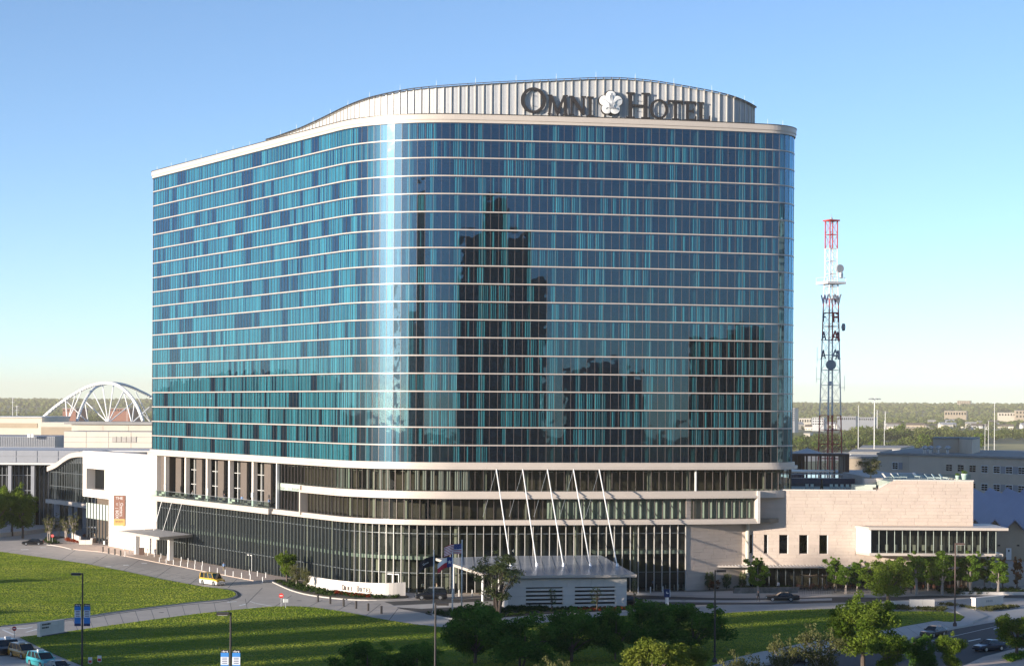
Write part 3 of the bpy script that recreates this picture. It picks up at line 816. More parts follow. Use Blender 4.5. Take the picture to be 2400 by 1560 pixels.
def ring_letter(w, h, c, hd, dep, name, m, parent, z0, sx=.70, sy=.80):
    d = Vector((math.cos(hd), math.sin(hd))); n = Vector((math.sin(hd), -math.cos(hd)))
    N = 36; pts = []
    for t in (0, dep):
        for a, b in ((1, 1), (sx, sy)):
            for k in range(N):
                an = 2 * math.pi * k / N
                q = c + d * (math.cos(an) * w / 2 * a) + n * t
                pts.append((q.x, q.y, z0 + h / 2 + math.sin(an) * h / 2 * b))
    fs = []
    for k in range(N):
        j = (k + 1) % N
        fs += [(2 * N + k, 2 * N + j, 3 * N + j, 3 * N + k), (k, N + k, N + j, j), (k, j, 2 * N + j, 2 * N + k), (N + k, 3 * N + k, 3 * N + j, N + j)]
    mb = MB(); mb.idx(pts, fs)
    return mb.build(name, m, parent)
sign = [('O', 1219.7, 1279, 205.4, 265.9), ('M', 1281.5, 1329.4, 223, 269.7), ('N', 1332, 1372, 225.5, 270.4), ('I', 1375.6, 1390.7, 226.8, 273), ('*', 1400.8, 1460, 212.4, 273.4),
        ('H', 1466.4, 1521.8, 217.5, 278.5), ('O', 1523, 1566, 233, 279.7), ('T', 1567, 1602.5, 235.6, 281), ('E', 1606, 1634, 238, 283.5), ('L', 1636, 1665.5, 240, 284.8)]
for ch, x0, x1, y0, y1 in sign:
    q = FRONT.spx((x0 + x1) / 2); c, hd = FRONT.at(q, -1.2)
    zt = P((x0 + x1) / 2, y0, c.y).z; zb = P((x0 + x1) / 2, y1, c.y).z
    a, _ = FRONT.at(q - 2, -.45); b, _ = FRONT.at(q + 2, -.45)
    w = (x1 - x0) / F / abs(b.x / b.y - a.x / a.y) * 4.0
    if ch == 'O': ring_letter(w, zt - zb, c, hd, 0.18, 'sign_letter', M['dark_metal'], hotel, zb)
    elif ch == '*':
        d = Vector((math.cos(hd), math.sin(hd))); n = Vector((math.sin(hd), -math.cos(hd)))
        zc = (zt + zb) / 2
        def petal(sc, t0, t1, dome):
            N = 60; pts = []; fs = []
            for t in (t0, t1):
                for k in range(N):
                    an = 2 * math.pi * k / N
                    rr = (0.70 + 0.30 * abs(math.cos(2.5 * (an - math.pi / 2))) ** 0.7) * sc
                    p = c + d * (rr * math.cos(an) * w / 2) + n * t
                    pts.append((p.x, p.y, zc + rr * math.sin(an) * (zt - zb) / 2))
            p = c + n * (t1 + dome); pts.append((p.x, p.y, zc))
            for k in range(N):
                j = (k + 1) % N
                fs += [(k, j, N + j, N + k), (N + k, N + j, 2 * N)]
            mb = MB(); mb.idx(pts, fs); return mb
        em = petal(1.0, 0.1, 0.5, 0.0).build('sign_emblem', M['dark_metal'], hotel)
        petal(0.93, 0.52, 0.66, 0.35).build('flower_face', M['white_metal'], em)
        mb = MB()
        def pt(u, v, t=1.02): p = c + d * (u * w / 2) + n * t; return (p.x, p.y, zc + v * (zt - zb) / 2)
        mb.path([pt(0, -.45), pt(0, .75, .8)], .06, 5); mb.path([pt(-.1, -.4), pt(-.1, .6, .85)], .04, 5); mb.path([pt(.1, -.4), pt(.1, .6, .85)], .04, 5)
        for sg in (-1, 1):
            mb.path([pt(sg * .12, -.4), pt(sg * .2, -.05), pt(sg * .45, .2, .85), pt(sg * .75, .3, .74)], .05, 5)
            mb.path([pt(sg * .15, -.45), pt(sg * .35, -.35, .95), pt(sg * .45, -.5, .85)], .05, 5)
        mb.build('flower_line', M['grey_metal'], em)
    else:
        letter_prism(LET[ch], w, zt - zb, c, hd, 0.18, 'sign_letter', M['dark_metal'], hotel, zb)
    mb = MB()
    for dz in (0.3, 0.7):
        p0, _ = FRONT.at(q, -1.55); mb.tube((p0.x, p0.y, zb + (zt - zb) * dz), (c.x, c.y, zb + (zt - zb) * dz), 0.06, n=5)
    mb.build('sign_bracket', M['dark_metal'], hotel)

# ================================================================ podium
sE = FRONT.spx(371.5)            # left end of the terrace
sT = FRONT.spx(652); sF = FRONT.spx(719); sG = FRONT.spx(781); sW = FRONT.spx(1608); sR = FRONT.spx(1770)
SRX = SEND - 1.0
ZA0, ZBm, ZC0 = 17.35, 16.1, 12.5
def mullions(s0, s1, z0, z1, w, t0, t1, step, name, m, parent=hotel):
    n = int(round((s1 - s0) / step))
    me = MB(); me.bx(-w / 2, w / 2, -t1, -t0, 0, z1 - z0); me = me.mesh(name, m)
    for i in range(n + 1):
        p, h = FRONT.at(s0 + (s1 - s0) * i / n)
        o = link(name, me, parent); o.location = Vector((p.x, p.y, z0)) - parent.location; o.rotation_euler = (0, 0, h)
def glaze(s0, s1, z0, z1, t, name='glazing', m='lobby_glass', step=1.4):
    mb = MB(); n = int(round((s1 - s0) / step))
    for i in range(n):
        a, h = FRONT.at(s0 + (s1 - s0) * i / n, t); b, _ = FRONT.at(s0 + (s1 - s0) * (i + 1) / n, t)
        e = (hash01(i, z0) - .5) * 0.008; nn = Vector((math.sin(h), -math.cos(h))) * e
        mb.face([(a.x, a.y, z0), (b.x, b.y, z0), (b.x + nn.x, b.y + nn.y, z1), (a.x + nn.x, a.y + nn.y, z1)])
    return mb.build(name, M[m], hotel)
# level A, under the tower
glaze(sT, SRX, ZA0, 21.05, -0.25); mullions(sT, SRX, ZA0, 21.05, 0.06, -0.3, -0.1, 1.4 * 1.0, 'slim_mullion', M['mullion'])
# level B
glaze(sT, sR, ZC0, ZBm, -0.25); mullions(sT, sR, ZC0, ZBm, 0.06, -0.3, -0.08, 1.4, 'slim_mullion', M['mullion'])
# level C with its deep fins
sC0 = sE + 0.3
glaze(sC0, sW, 0.15, 11.65, -0.35)
sB = S_ARC0 + 92; mullions(sC0, sB, 0.1, 11.65, 0.12, -0.3, 0.16, 1.42, 'facade_fin', M['fin']); mullions(sB + 1.42, sW, 0.1, 11.65, 0.075, -0.3, 0.12, 1.42, 'facade_fin', M['crown_fin'])  # same fins in two colours: shaded dark on the left, sunlit pale right
for z in (10.1, 3.4):
    mb = MB(); strip(mb, sC0, sW, z - .06, z + .06, -0.42, -0.05, 1.4); mb.build('transom', M['fin'], hotel)
# slab edges behind the lobby glass, back walls
mb = MB(); strip(mb, sC0, FRONT.spx(1010), 5.6, 6.2, -9, -0.7, 2.0); mb.build('mezzanine_slab', M['spandrel'], hotel)
mb = MB(); strip(mb, FRONT.spx(1400), sW, 6.5, 7.1, -9, -0.7, 2.0); mb.build('mezzanine_slab', M['spandrel'], hotel)
mb = MB(); strip(mb, sT, SRX, 16.2, 17.3, -8, -0.5, 2.0); mb.build('podium_slab', M['spandrel'], hotel)
mb = MB(); strip(mb, sT, SRX, 11.72, 12.42, -8, -0.5, 2.0); strip(mb, sC0, sT, 11.72, 12.4, -9.0, -0.5, 2.0); mb.build('podium_slab', M['lobby_floor'], hotel)
mb = MB(); strip(mb, 2, SRX, 0.0, 0.12, -9.0, 0.3, 2.0); mb.build('lobby_floor', M['lobby_floor'], hotel)
mb = MB(); sheet(mb, sC0, sW + 2, 0.1, 11.7, -8.0, 2.0); sheet(mb, sT, SRX, 12.4, 21.1, -5.4, 2.0); mb.build('lobby_back_wall', M['lobby_wall'], hotel)
# pale panels and columns that catch light inside
rg = random.Random(5)
for k in range(22):
    q = sC0 + 6 + k * (sW - sC0 - 10) / 22 + rg.uniform(-1.5, 1.5)
    w = rg.uniform(1.0, 3.6); z0 = rg.choice([0.2, 3.0, 6.6]); hgt = rg.uniform(1.8, 3.4); t = rg.uniform(-7.5, -3.5)
    mb = MB(); strip(mb, q, q + w, z0, z0 + hgt, t - .2, t, 1.2); mb.build('lobby_partition', M['lobby_panel'], hotel)
for k in range(17):
    p, h = FRONT.at(sC0 + 5 + k * (SRX - sC0 - 8) / 16, -2.4)
    mb = MB(); mb.tube((p.x, p.y, .12), (p.x, p.y, 11.7), 0.38, n=12); mb.build('lobby_column', M['lobby_panel'], hotel)
for k in range(12):
    q = sG + 3 + k * (SRX - sG - 6) / 12; p, h = FRONT.at(q, -2.2)
    mb = MB(); mb.box((p.x, p.y, 19.2), (0.5, 0.5, 3.7), h); mb.build('lobby_column', M['lobby_panel'], hotel)
    p, h = FRONT.at(q, -2.2)
    if q < sR - 4:
        mb = MB(); mb.box((p.x, p.y, 14.3), (0.5, 0.5, 3.6), h); mb.build('lobby_column', M['lobby_panel'], hotel)
# ceiling lights along the glass, unlit panels
for k in range(60):
    q = sT + 1 + k * (SRX - sT - 4) / 60
    a, h = FRONT.at(q, -1.2)
    mb = MB(); mb.box((a.x, a.y, 20.6), (0.75, 0.5, 0.08), h); mb.build('ceiling_panel', M['lobby_panel'], hotel)
# curtains and green-grey panels on level B and A
mb = MB()
for i in range(0, 22):
    q = sG + i * 1.4
    a, h = FRONT.at(q); b, _ = FRONT.at(q + 1.4)
    if hash01(i, 3) < 0.55: curtain(mb, a, b, 0.05, 0.35 + 0.6 * hash01(i, 4), 17.5, 20.9, 0.75, i * 3.1)
mb.build('lounge_curtain', M['curtain'], hotel, tone=True)
for i in range(4):
    a, h = FRONT.at(sG - 0.2 + i * 1.4, -0.6); b, _ = FRONT.at(sG + 0.9 + i * 1.4, -0.6)
    mb = MB(); mb.wallbox(a, b, 17.4, 21.0, -0.1, 0); mb.build('wall_panel', M['spandrel'], hotel)
s5 = FRONT.spx(1284)
n5 = int((sR - s5) / 1.42)
for i in range(n5):
    q = s5 + i * (sR - s5) / n5
    a, h = FRONT.at(q, -1.3); b, _ = FRONT.at(q + 0.82, -0.55)
    mb = MB(); mb.wallbox(a, b, ZC0 + 0.1, ZBm, -0.06, 0); mb.build('turned_panel', M['spandrel'], hotel)
    a, h = FRONT.at(q + 0.84, -0.55); b, _ = FRONT.at(q + 1.42, -1.3)
    mb = MB(); mb.wallbox(a, b, ZC0 + 0.1, ZBm, -0.06, 0); mb.build('turned_panel', M['spandrel'], hotel)
# fascias
mb = MB(); strip(mb, sF, sR, 16.5, ZA0, -0.6, 0.9); strip(mb, sF, sR, ZBm, 16.5, -0.6, 1.2); mb.build('upper_fascia', M['fascia'], hotel)
mb = MB(); strip(mb, sF - 0.45, sF, 11.7, ZA0, -0.6, 1.22); mb.build('frame_end', M['fascia'], hotel)
mb = MB(); strip(mb, sR, sR + 0.5, 11.7, ZA0, -3.0, 1.22); mb.build('frame_end', M['white_stone'], hotel, tone=True)
mb = MB(); strip(mb, sT, sR, 12.1, ZC0, -0.6, 0.9); strip(mb, sT, sR, 11.65, 12.1, -0.6, 1.15); mb.build('lower_fascia', M['fascia'], hotel)
mb = MB(); strip(mb, sE - 1, sT - 0.8, 11.5, 12.55, -0.6, 1.5); mb.build('terrace_fascia', M['fascia'], hotel)
mb = MB(); strip(mb, sR + 0.5, SRX, ZBm, ZA0, -6, 0.2); mb.build('upper_fascia', M['fascia'], hotel)
p, h = FRONT.at(sT, 0)
mb = MB(); mb.box((p.x, p.y, 16.8), (0.35, 0.5, 8.5), h); mb.build('corner_post', M['white_metal'], hotel)
p, h = FRONT.at(FRONT.spx(1632), -.1)
mb = MB(); mb.box((p.x, p.y, 19.2), (0.22, 0.4, 3.7), h); mb.build('corner_post', M['white_metal'], hotel)
mb = MB(); a, h = FRONT.at(sT - .1, -0.4); b, _ = FRONT.at(sT + .1, -6.0); mb.wallbox(a, b, 12.5, 21.1, -.1, .1); mb.build('end_wall', M['taupe'], hotel)
# spandrel between the two tall storeys left of the frame
mb = MB(); strip(mb, sT + .2, sF - .5, 16.0, 16.6, -1.0, -0.5); mb.build('spandrel_band', M['spandrel'], hotel)
# loggia on the left: piers, taupe panels, recessed glass
nb = 5; lw = (sT - sE) / (nb + 0.35)
mb = MB(); sheet(mb, sE, sT, 12.55, 21.05, -4.6, 2.0); mb.build('loggia_glazing', M['dark_glass'], hotel)
mb = MB(); sheet(mb, sE - 2, sT, 12.55, 21.1, -5.3, 2.0); mb.build('lobby_back_wall', M['lobby_wall'], hotel)
mb = MB(); strip(mb, sE - 1.0, sE + 2.6, 12.5, 21.1, -4.6, -0.55); mb.build('loggia_wall', M['taupe'], hotel)
for i in range(nb):
    q = sE + 2.6 + i * lw
    mb = MB(); strip(mb, q, q + 0.75, 12.5, 21.1, -1.2, -0.35); mb.build('loggia_pier', M['white_stone'], hotel, tone=True)
    mb = MB(); strip(mb, q + 0.8, q + lw * 0.34, 12.5, 21.1, -3.0, -2.6); mb.build('taupe_panel', M['taupe'], hotel)
    mb = MB(); strip(mb, q + lw * 0.62, q + lw * .62 + .18, 12.5, 20.8, -4.55, -4.2); mb.build('loggia_mullion', M['white_metal'], hotel)
    for z in (15.2, 18.2):
        mb = MB(); strip(mb, q + lw * 0.45, q + lw * .95, z - .05, z + .05, -4.55, -4.35); mb.build('loggia_clamp_rail', M['white_metal'], hotel)
    mb = MB(); strip(mb, q + lw * .5, q + lw * .9, 20.3, 20.5, -4.9, -4.65); mb.build('ceiling_panel', M['lobby_panel'], hotel)
mb = MB(); sheet(mb, sE - 0.9, sT - 0.9, 12.55, 13.75, 1.35, 2.8); mb.build('terrace_balustrade', M['clear_glass'], hotel)
mb = MB(); strip(mb, sE - 0.9, sT - 0.9, 13.75, 13.8, 1.32, 1.38, 2.0); mb.build('handrail', M['grey_metal'], hotel)
# doors in the glass
for px in (578, 905, 1180):
    q = FRONT.spx(px); mb = MB()
    for d0 in (0, 1.2, 2.4): strip(mb, q + d0, q + d0 + .1, .1, 3.0, -.3, -.1)
    strip(mb, q, q + 2.5, 3.0, 3.15, -.3, -.1); mb.build('door_frame', M['white_metal'], hotel)

# ---------------------------------------------------------------- stone end wall at the left
ud = Vector((math.cos(h0), math.sin(h0))); 
e0, _ = FRONT.at(sE, 0.35); 
def eL(d): return e0 - ud * d
def stone_panels(mb, a, b, z0, z1, rows, lenx, t=0.06, gap=0.032, holes=(), top=None, rngs=3):
    a = Vector((a[0], a[1])); b = Vector((b[0], b[1])); L = (b - a).length; d = (b - a) / L
    rr = random.Random(rngs); hgt = (z1 - z0) / rows
    for r in range(rows):
        za, zb_ = z0 + r * hgt, z0 + (r + 1) * hgt
        x = -rr.random() * lenx
        while x < L:
            w = lenx * rr.uniform(0.7, 1.4)
            spans = [(max(0, x), min(L, x + w))]
            for (hx0, hx1, hz0, hz1) in holes:
                if zb_ <= hz0 + 1e-3 or za >= hz1 - 1e-3: continue
                ns = []
                for (u0, u1) in spans:
                    if u1 <= hx0 or u0 >= hx1: ns.append((u0, u1)); continue
                    if u0 < hx0: ns.append((u0, hx0))
                    if u1 > hx1: ns.append((hx1, u1))
                spans = ns
            for (u0, u1) in spans:
                if u1 - u0 < 0.08: continue
                zt_ = zb_
                if top: zt_ = min(zb_, min(top(u0), top(u1)))
                if zt_ - za < 0.05: continue
                tn = 1 + rr.uniform(-0.045, 0.035)
                mb.tone = (tn, tn * (1 + rr.uniform(-.008, .008)), tn)
                mb.wallbox(a + d * (u0 + gap / 2), a + d * (u1 - gap / 2), za + gap / 2, zt_ - gap / 2, 0, t + rr.uniform(0, .01))
            x += w
    return mb
mb = MB(); mb.wallbox(eL(28.5), eL(-0.3), 0, 21.0, -4, 0.0); mb.build('end_wall', M['white_stone'], hotel, tone=True)
mb = MB(); stone_panels(mb, eL(28.5), eL(-0.3), 0, 21.0, 24, 3.0); mb.build('stone_panels', M['white_stone'], hotel, tone=True, kind='stuff')
mb = MB(); mb.wallbox(eL(46), eL(28.5), 17.0, 21.0, -4, 0.0); mb.wallbox(eL(46), eL(28.5), 10.5, 12.3, -4, 0.0); mb.wallbox(eL(46), eL(43.5), 12.3, 17.0, -4, 0.0); mb.wallbox(eL(36), eL(28.5), 12.3, 17, -4, -1.6)
mb.build('end_bay_frame', M['white_stone'], hotel, tone=True)
mb = MB(); mb.wallbox(eL(43.5), eL(36), 12.3, 17.0, -2.2, -2.1); mb.build('end_bay_window', M['dark_glass'], hotel)
mb = MB(); mb.wallbox(eL(46), eL(28.5), 0, 10.5, -6, -3.5); mb.build('end_bay_recess', M['lobby_wall'], hotel)
mb = MB(); mb.wallbox(eL(46), eL(29), 5.5, 9.0, -1.0, -0.9); mb.build('clerestory_glass', M['spandrel'], hotel)
for k in range(9):
    mb = MB(); mb.wallbox(eL(45 - k * 2), eL(44.85 - k * 2), 0.1, 9.0, -1.0, -0.7); mb.build('slim_mullion', M['fin'], hotel)

# ================================================================ right wing
WY = 350.6; WX0, WX1 = 40.6, 81.3
wtop = lambda x: 17.35 if x < 64.2 else (19.15 if x > 67.4 else 17.35 + (x - 64.2) / 3.2 * 1.8)
wins = []
for a, b in ((1612, 1650), (1755, 1792), (1897, 1980), (2083, 2165), (2270, 2350)):
    x0 = XA(1350 + a / 3.967, WY); x1 = XA(1350 + b / 3.967, WY); wins.append((x0, x1, 6.25, 9.5))
ROWS = 29; RH = 17.35 / ROWS
holes = [(w[0] - WX0, w[1] - WX0 + 0.02, RH * 10.4, RH * 15.9) for w in wins]
sx0 = XA(1350 + 1578 / 3.967, WY)
holes_all = holes + [(60.6 - WX0, 90, 6.3, 11.3), (sx0 - WX0, 90, 0, 3.6)]
mb = MB()
for (u0, u1, z0, z1) in []: pass
# backing wall with the openings left free
xs = sorted(set([WX0, WX1] + [w[0] for w in wins] + [w[1] for w in wins] + [sx0, 60.7]))
for x0, x1 in zip(xs[:-1], xs[1:]):
    xm = (x0 + x1) / 2
    cut = []
    for w in wins:
        if w[0] - .01 <= xm <= w[1] + .01: cut.append((RH * 10.4, RH * 15.9))
    if xm > sx0: cut.append((0, 3.6))
    z = 0
    for ca_, cb_ in sorted(cut):
        if ca_ > z: mb.bx(x0, x1, WY, WY + 0.8, z, ca_)
        z = cb_
    zt_ = min(wtop(x0), wtop(x1))
    mb.bx(x0, x1, WY, WY + 0.8, z, zt_)
mb.idx([(64.2, WY, 17.35), (67.4, WY, 17.35), (67.4, WY, 19.15), (64.2, WY + .8, 17.35), (67.4, WY + .8, 17.35), (67.4, WY + .8, 19.15)], [(0, 1, 2), (3, 5, 4), (0, 2, 5, 3)])
mb.bx(67.4, WX1, WY, WY + .8, 17.35, 19.15)
mb.bx(WX1 - .8, WX1, WY + .8, 400, 0, 19.15)
mb.build('stone_wall', M['stone'], hotel, tone=True)
mb = MB(); stone_panels(mb, (WX0, WY), (WX1, WY), 0, 19.15, 32, 2.6, holes=[(h[0], h[1], RH * 10.4, RH * 15.9) for h in holes] + holes_all[-2:], top=lambda u: wtop(WX0 + u), rngs=11)
mb.build('stone_panels', M['stone'], hotel, tone=True, kind='stuff')
mb = MB(); mb.bx(WX0, 64.2, WY - .12, WY + .9, 17.35, 17.5); mb.bx(67.4, WX1 + .1, WY - .12, WY + .9, 19.15, 19.3)
mb.build('coping', M['white_stone'], hotel, tone=True)
for (x0, x1, z0, z1) in wins:
    z0, z1 = RH * 10.4, RH * 15.9
    mb = MB(); mb.bx(x0, x1, WY + .62, WY + .66, z0, z1); w_ = mb.build('window', M['dark_glass'], hotel)
    mb = MB(); mb.bx(x1 - 0.06, x1 + .03, WY - .08, WY + .6, z0, z1); mb.build('window_reveal', M['white_metal'], w_)
    mb = MB(); mb.bx(x0 - .1, x1 + .1, WY + 1.6, WY + 1.7, z0 - .3, z1 + .3); mb.build('room_back', M['black'], w_)
f0_, _ = FRONT.at(sW, -0.05); f1_ = Vector((WX0 + .02, WY))
mb = MB(); mb.prism([(f0_.x, f0_.y), (f1_.x, f1_.y), (f1_.x, f1_.y + 3), (f0_.x + 1, f0_.y + 6)], 0, 16.4); mb.build('stone_wall', M['stone'], hotel, tone=True)
mb = MB(); stone_panels(mb, f0_, f1_, 0, 16.4, 27, 2.6, rngs=12); mb.build('stone_panels', M['stone'], hotel, tone=True, kind='stuff')
# body behind
mb = MB(); mb.prism([(WX0 + .5, WY + 1.8), (WX1 - .8, WY + 1.8), (WX1 - .8, 400), (WX0 + 4, 400)], 4.2, 15.9); mb.build('wing_body', M['lobby_wall'], hotel)
mb = MB(); mb.prism([(WX0 + 1, WY + .8), (66.5, WY + .8), (66.5, 440), (WX0 + 4, 440)], 15.9, 16.7); mb.build('roof_terrace', M['concrete2'], hotel)
mb = MB(); mb.prism([(66.5, WY + .8), (WX1 - .8, WY + .8), (WX1 - .8, 400), (66.5, 400)], 15.9, 19.0); mb.build('upper_terrace', M['concrete2'], hotel)
# projecting glass box
bp = [(60.7, WY), (62.2, 346.1), (84.3, 346.1), (84.3, WY + 8), (WX1, WY + 8), (WX1, WY)]
mb = MB(); mb.prism([(60.5, WY), (62.0, 345.2), (86.2, 345.2), (86.2, WY + 8), (WX1 + .02, WY + 8), (WX1 + .02, WY - .02)], 10.8, 11.25); bxo = mb.build('bay_roof', M['fascia'], hotel)
mb = MB(); mb.prism([(60.7, WY), (62.2, 345.7), (85.4, 345.7), (85.4, WY + 8), (WX1 + .02, WY + 8), (WX1 + .02, WY - .02)], 6.3, 6.75); mb.build('bay_floor', M['fascia'], hotel)
mb = MB(); mb.wallbox((60.7, WY), (62.2, 346.0), 6.75, 10.8, -0.4, 0); mb.build('bay_side_wall', M['white_metal'], hotel)
mb = MB(); mb.bx(62.2, 62.5, 346.0, 346.3, 6.75, 10.8); mb.build('bay_corner_post', M['white_metal'], hotel)
mb = MB()
for i in range(16):
    x0 = 62.6 + i * 1.355
    mb.face([(x0, 346.3, 6.75), (x0 + 1.355, 346.3, 6.75), (x0 + 1.355, 346.3, 10.8), (x0, 346.3, 10.8)])
mb.face([(84.28, 346.3, 6.75), (84.28, WY + 8, 6.75), (84.28, WY + 8, 10.8), (84.28, 346.3, 10.8)])
mb.build('bay_glazing', M['lobby_glass'], hotel)
me = MB(); me.bx(-.04, .04, -.08, .06, 0, 4.05); me = me.mesh('bay_mullion', M['spandrel'])
for i in range(17):
    o = link('bay_mullion', me, hotel); o.location = Vector((62.6 + i * 1.355, 346.3, 6.75)) - hotel.location
mb = MB(); mb.bx(62.4, 84, WY - .3, WY - .1, 6.75, 10.8); mb.bx(81.4, 84.2, WY + 7.7, WY + 7.9, 6.75, 10.8); mb.build('bay_back_wall', M['room'], hotel)
rg = random.Random(9)
for i in range(12):
    mb = MB(); x = 64 + i * 1.6; mb.box((x, 347.9, 7.6), (.45, .45, 1.0)); mb.build('bay_table', M['lobby_panel'], hotel)
# awning and storefront below
AX0 = XA(1350 + 1310 / 3.967, 350)
mb = MB(); mb.bx(AX0, 84, WY - 2.8, WY - .07, 3.95, 4.2); awn = mb.build('awning', M['fascia'], hotel)
mb = MB()
for i in range(60):
    x = AX0 + .3 + i * 0.6
    if x < 83.5: mb.bx(x, x + .08, WY - 2.7, WY - .1, 4.2, 4.28)
mb.build('awning_rib', M['white_metal'], awn)
mb = MB()
for i in range(26):
    x0 = sx0 + i * 1.45
    if x0 + 1.45 < 81: mb.face([(x0, WY + .5, .1), (x0 + 1.45, WY + .5, .1), (x0 + 1.45, WY + .5, 3.6), (x0, WY + .5, 3.6)])
mb.build('storefront_glazing', M['lobby_glass'], hotel)
me = MB(); me.bx(-.06, .06, 0, .25, .1, 3.6); me = me.mesh('storefront_mullion', M['fin'])
for i in range(26):
    if sx0 + i * 1.45 < 81: link('storefront_mullion', me, hotel).location = Vector((sx0 + i * 1.45, WY + .3, 0)) - hotel.location
mb = MB(); mb.bx(sx0 - 1, WX1 - .9, WY + 5, WY + 5.2, 0, 4.2); mb.build('lobby_back_wall', M['lobby_wall'], hotel)
# glass parapet on the wing and the step
mb = MB(); mb.face([(48, WY + .5, 17.5), (63.5, WY + .5, 17.5), (63.5, WY + .5, 18.6), (48, WY + .5, 18.6)]); mb.face([(67.4, WY + .5, 19.3), (WX1 - .3, WY + .5, 19.3), (WX1 - .3, WY + .5, 20.3), (67.4, WY + .5, 20.3)])
mb.face([(63.5, WY + .5, 17.5), (67.4, WY + .5, 19.3), (67.4, WY + .5, 20.3), (63.5, WY + .5, 18.6)])
mb.build('wing_balustrade', M['clear_glass'], hotel)
# flared underside of the tower's right end and its column
e1, he = FRONT.at(SEND - 3.5, 0)
mb = MB(); mb.tube((47.6, 358.5, 16.7), (47.6, 358.5, 21.1), 0.9, n=16); mb.build('end_column', M['white_stone'], hotel, tone=True)
mb = MB(); mb.prism([(44, 354.5), (52, 358), (59, 364), (50, 372)], 20.2, 20.45); mb.build('terrace_canopy', M['fascia'], hotel)
# ================================================================ canopy house in front of the hotel
pc_ = thing('entrance_canopy', (5, 320, 0), 'low white canopy house with slotted wall and sloping grey roof before the lobby', 'canopy', world=True)
A_ = Vector((-0.5, 312.6)); B_ = Vector((18.4, 316.2)); dw = (B_ - A_).normalized(); nw = Vector((dw.y, -dw.x)); LW = (B_ - A_).length
def ww(u, t=0): return A_ + dw * u + nw * t
def uz(px, py):
    u, v = uv(px, py)       # where the view ray meets the wall's plane
    k = u / F
    s = (A_.x - k * A_.y) / (k * dw.y - dw.x)
    p = A_ + dw * s
    return s, H - v / F * p.y
g1 = (uz(*c5(1320, 1250))[0], uz(*c5(1665, 1250))[0]); g2 = (uz(*c5(1775, 1250))[0], uz(*c5(2150, 1250))[0])
sl = [(uz(*c5(1500, y0))[1], uz(*c5(1500, y1))[1]) for y0, y1 in ((1250, 1262), (1282, 1300), (1320, 1338), (1356, 1374), (1393, 1412))]
zt, zb_ = sl[0][0] + .0, sl[-1][1]
for nm, u0, u1, z0, z1 in (('wall_panel', 0, LW, zt, 4.7), ('wall_panel', 0, LW, 0, zb_), ('wall_panel', 0, g1[0], zb_, zt), ('wall_panel', g1[1], g2[0], zb_, zt), ('wall_panel', g2[1], LW, zb_, zt)):
    mb = MB(); n = max(1, int((u1 - u0) / 1.9)); m = max(1, int((z1 - z0) / 1.2)); mb.tone = (1, 1, 1)
    for i in range(n):
        for j in range(m):
            t_ = 1 + (hash01(i, j, u0) - .5) * .05; mb.tone = (t_, t_, t_)
            mb.wallbox(ww(u0 + (u1 - u0) * i / n + .008), ww(u0 + (u1 - u0) * (i + 1) / n - .008), z0 + (z1 - z0) * j / m + .006, z0 + (z1 - z0) * (j + 1) / m - .006, -.6, 0)
    mb.build(nm, M['white_stone'], pc_, tone=True)
for g in (g1, g2):
    for (a, b), (c, d) in zip(sl[:-1], sl[1:]):
        mb = MB(); mb.wallbox(ww(g[0]), ww(g[1]), c, b, -.5, -.03); mb.build('slat', M['white_stone'], pc_, tone=True)
mb = MB(); mb.wallbox(ww(0), ww(.6), 0, 4.7, -6, -.6); mb.build('wall_return', M['white_stone'], pc_, tone=True)
mb = MB(); mb.wallbox(ww(LW - .6), ww(LW), 0, 4.7, -6, -.6); mb.build('wall_return', M['white_stone'], pc_, tone=True)
mb = MB(); mb.wallbox(ww(.6), ww(LW - .6), 0, 4.6, -3.4, -3.2); mb.build('shade_backing', M['lobby_wall'], pc_)  # added dark panel standing in for the shade behind the slots
rp = [(15.4, 341.0, 6.45), (-2.0, 338.6, 6.4), (-12.7, 335.6, 6.2), (-5.0, 315.5, 5.45), (-1.8, 311.6, 5.3), (19.9, 315.2, 5.35)]
mb = MB(); k = len(rp)
lo = [(p[0], p[1], p[2] - .42) for p in rp]
cen = (6, 326, 5.88); cenl = (6, 326, 5.4)
fs = [(i, (i + 1) % k, k + (i + 1) % k, k + i) for i in range(k)]
mb.idx(lo + rp, fs); mb.idx(lo + [cenl], [(k, (i + 1) % k, i) for i in range(k)])
mb.build('roof_edge', M['fascia'], pc_)
mb = MB(); up = [(p[0], p[1], p[2] + .004) for p in rp]; mb.idx(up + [cen], [(k, i, (i + 1) % k) for i in range(k)]); mb.build('roof_sheet', M['canopy_roof'], pc_)
def roofz(x, y):
    return 5.33 + (y - 313.5) * 0.0405
for i in range(15):
    x = -8 + i * 1.9
    a = (x, max(316.5 if x > -3 else 318 - (x + 3) * 1.6, 313.0 + (x + 1.8) * .18 + .4 )); b = (x - .4 + min(0, 0), 339.0 if x > -4 else 337)
    if x > 15.5: b = (x - .3, 341.0 - (x - 15.4) / 4.5 * 25.5)
    if b[1] - a[1] < 2: continue
    mb = MB(); mb.tube((a[0], a[1], roofz(*a) + .07), (b[0], b[1], roofz(*b) + .05), .03, n=4); mb.build('roof_seam', M['steel'], pc_)
